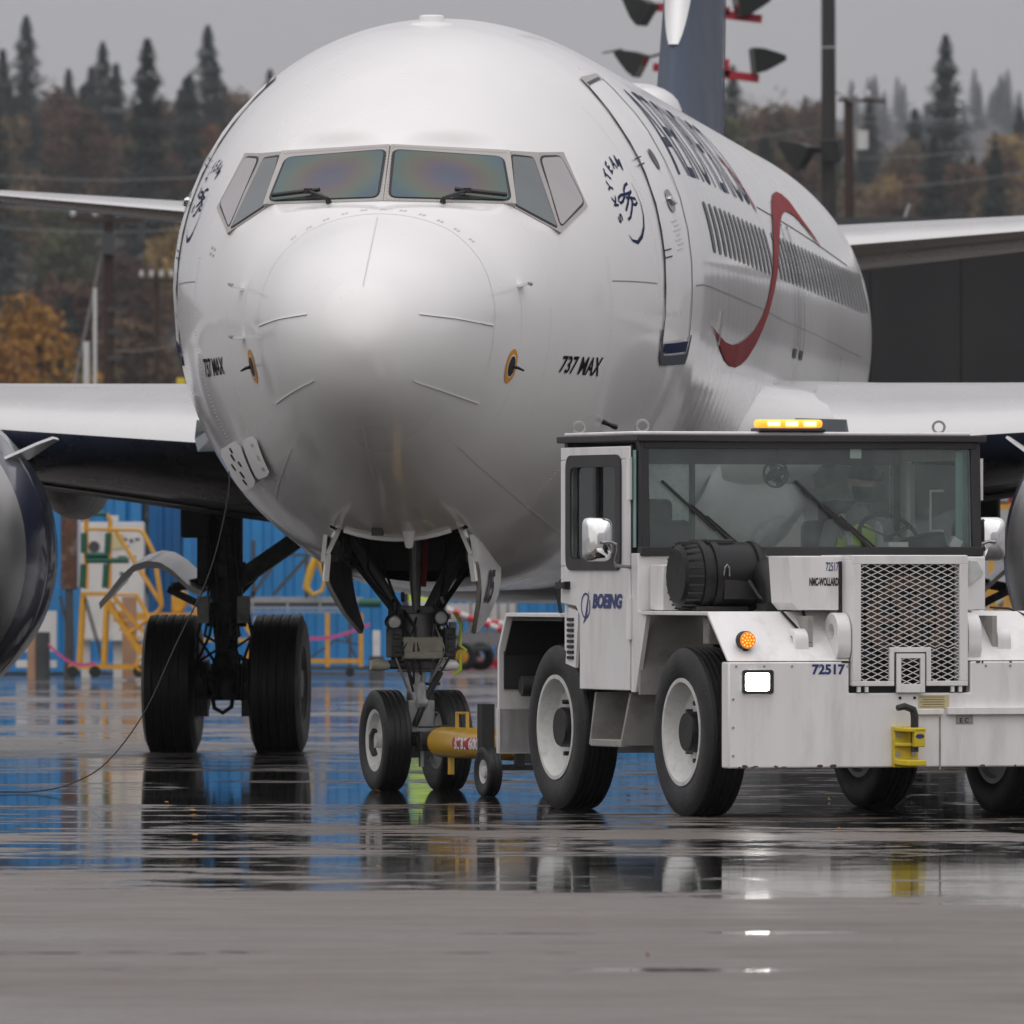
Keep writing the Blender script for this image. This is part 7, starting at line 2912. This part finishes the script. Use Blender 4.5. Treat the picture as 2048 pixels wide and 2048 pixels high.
def plant(kind, px, y, s=1.0, var=None, z=None):
    x = (px - 1024) / 22900 * y
    TREES.append((kind, x, y, s, RT.randrange(len(KINDS[kind])) if var is None else var, z))


# skyline, left of the fuselage (bearings of the trees one can pick out)
for kind, px, y, s, v in (('fir', 5, 1480, 1.0, 1), ('fir', 52, 1480, 1.05, 3), ('bare', 100, 1500, .95, 1), ('bare', 142, 1520, .92, 0), ('fir', 182, 1490, .9, 1), ('fir', 205, 1470, .93, 3), ('bronze', 255, 1540, 1.0, 1), ('fir', 298, 1500, .93, 0),
                          ('fir', 360, 1500, .78, 1), ('fir', 390, 1510, .70, 1), ('fir', 415, 1480, .72, 0), ('fir', 450, 1500, .80, 1), ('autumn', 470, 1490, 1.05, 1), ('bronze', 505, 1500, 1.12, 0), ('fir', 540, 1500, .9, 1),
                          ('autumn', 85, 1400, 1.0, 0), ('autumn', 120, 1380, 1.05, 1), ('fir', 18, 1400, .95, 0), ('fir', 232, 1420, .9, 1), ('autumn', 330, 1430, 1.1, 0), ('autumn', 400, 1420, 1.1, 2)):
    plant(kind, px, y, s, v)
for i in range(26):
    plant(RT.choice(['fir', 'autumn', 'bronze', 'fir', 'bare']), -40 + 24 * i + RT.uniform(-10, 10), 1470 + RT.uniform(-25, 25), RT.uniform(.62, .86))
for i in range(20):
    plant(RT.choice(['fir', 'autumn', 'fir', 'bronze']), -60 + 30 * i + RT.uniform(-12, 12), 1400 + RT.uniform(-25, 25), RT.uniform(.75, .98))
for i in range(24):
    plant(RT.choice(['fir', 'autumn', 'bare', 'fir']), 1440 + 28 * i + RT.uniform(-10, 10), 1440 + RT.uniform(-25, 25), RT.uniform(.6, .85))
# skyline, right of the fin
for kind, px, y, s, v in (('olive', 1455, 1250, 1.6, 0), ('bare', 1500, 1420, .95, 0), ('autumn', 1530, 1380, 1.1, 0), ('bare', 1560, 1450, 1.0, 1), ('bare', 1600, 1450, 1.0, 0), ('autumn', 1620, 1400, 1.0, 1), ('bare', 1640, 1480, 1.0, 1), ('bare', 1690, 1500, .95, 0),
                          ('bare', 1735, 1520, 1.0, 1), ('fir', 1800, 1500, .7, 1), ('fir', 1835, 1490, .66, 3), ('fir', 1868, 1500, .68, 1), ('fir', 1830, 1420, .95, 0), ('fir', 1880, 1400, .85, 2), ('fir', 1990, 1420, .72, 1), ('fir', 1945, 1380, .7, 0),
                          ('bronze', 2035, 1300, 1.1, 0), ('bronze', 1800, 1230, .85, 0), ('bronze', 1770, 1210, .75, 1), ('fir', 2040, 1460, .9, 1)):
    plant(kind, px, y, s, v)
for i in range(40):     # flank of the far ridge
    plant('fir', RT.uniform(1700, 2120), RT.uniform(3500, 4280), RT.uniform(.6, .85))
for i in range(16):     # far ridge at right, fading in the damp air
    plant('fir', 1780 + 28 * i + RT.uniform(-9, 9), 4350 + RT.uniform(-40, 40), RT.uniform(.5, .75))
# slopes
for y, n_, kinds in ((1320, 15, 'fir autumn olive bronze fir'), (1230, 16, 'autumn fir autumn fir'), (1140, 17, 'autumn fir olive autumn'), (1050, 18, 'autumn olive fir bronze fir'), (960, 19, 'olive fir autumn'), (870, 18, 'olive autumn fir'), (780, 18, 'olive olive autumn fir')):
    ks = kinds.split()
    for i in range(n_):
        px = -120 + (2290 / (n_ - 1)) * i + RT.uniform(-45, 45)
        if 620 < px < 1380:
            continue
        if px > 1400 and y < 1000 and RT.random() < .3:
            continue
        plant(RT.choice(ks), px, y + RT.uniform(-35, 35), RT.uniform(.75, 1.05))
# nearer trees at the foot of the slope, left edge
plant('gold', 20, 505, .95, 0, 0.0)
plant('gold', 92, 520, 1.12, 0, 0.0)
for px, y, s in ((-40, 500, 1.3), (60, 470, 1.0), (130, 480, 1.1), (175, 540, 1.0), (20, 450, .9), (100, 450, .95)):
    plant('bush', px, y, s, None, 0.0)
for px, y, s in ((250, 620, 1.2), (330, 600, 1.3), (400, 640, 1.2), (210, 640, 1.1), (290, 640, 1.25), (370, 655, 1.2), (455, 640, 1.2)):
    plant('bush' if px % 4 else 'fir', px, y, s * (.45 if px % 4 == 0 else 1), None, 0.0)

ONES = ['', 'first', 'second', 'third', 'fourth', 'fifth', 'sixth', 'seventh', 'eighth', 'ninth', 'tenth', 'eleventh', 'twelfth', 'thirteenth', 'fourteenth', 'fifteenth', 'sixteenth', 'seventeenth', 'eighteenth', 'nineteenth']
TENS = {2: ('twentieth', 'twenty'), 3: ('thirtieth', 'thirty'), 4: ('fortieth', 'forty'), 5: ('fiftieth', 'fifty'), 6: ('sixtieth', 'sixty'), 7: ('seventieth', 'seventy')}


def ordinal(n):
    if n < 20:
        return ONES[n]
    return TENS[n // 10][0] if n % 10 == 0 else TENS[n // 10][1] + '-' + ONES[n % 10]


TREES.sort(key=lambda t: t[1] / t[2])
band_n = {}
for kind, x, y, s, v, z in TREES:
    side = 'left of the jet' if x / y < -.0265 else ('behind the jet' if x / y < .0165 else 'right of the jet')
    band = 'on the far misty ridge' if y > 1900 else ('on the skyline row' if y > 1455 else ('just under the skyline' if y > 1340 else ('high on the slope' if y > 1180 else ('halfway up the slope' if y > 1000 else ('low on the slope' if y > 700 else 'at the slope foot')))))
    key = (DESC[kind][1], band, side)
    i = band_n[key] = band_n.get(key, 0) + 1
    nm, ds, cat = DESC[kind]
    root = empty(nm, (x, y, hill_z(x, y) - .3 if z is None else z), RT.uniform(0, 6.28), '%s %s %s, %s from its left' % (ds, band, side, ordinal(i)), cat, 'trees on the wooded hillside')
    root.scale = (s, s, s)
    cm_, tm_ = KINDS[kind][v]
    link_mesh('crown', cm_, root)
    link_mesh('trunk', tm_, root)

# a few leaves blown onto the wet apron
rl_ = random.Random(3)
b = MB()
for i in range(48):
    y = rl_.uniform(44, 120)
    x = rl_.uniform(-1, 1) * .046 * y
    leaf(b, V(x, y, .012), rl_.uniform(.022, .04), rl_)
b.v = [(p[0], p[1], .008 + (p[2] - .012) * .35 + .008) for p in b.v]
tag(b.build('fallen_leaves', M['gold']), 'scattered fallen orange leaves lying on the wet apron', kind='stuff')

# ------------------------------------------------------------------ damp air
hz = bpy.data.materials.new('damp_air')
hz.use_nodes = True
n = hz.node_tree
n.nodes.clear()
o = n.nodes.new('ShaderNodeOutputMaterial')
pv = n.nodes.new('ShaderNodeVolumePrincipled')
pv.inputs['Color'].default_value = rgb(.86, .89, .95)
pv.inputs['Density'].default_value = 0.000085
pv.inputs['Anisotropy'].default_value = 0.0
n.links.new(pv.outputs[0], o.inputs['Volume'])
b = MB()
b.box((0, 2490, 159), (2400, 5200, 320))
hzo = b.build('haze', hz)
tag(hzo, 'thin damp haze over the apron and hillside', kind='stuff')
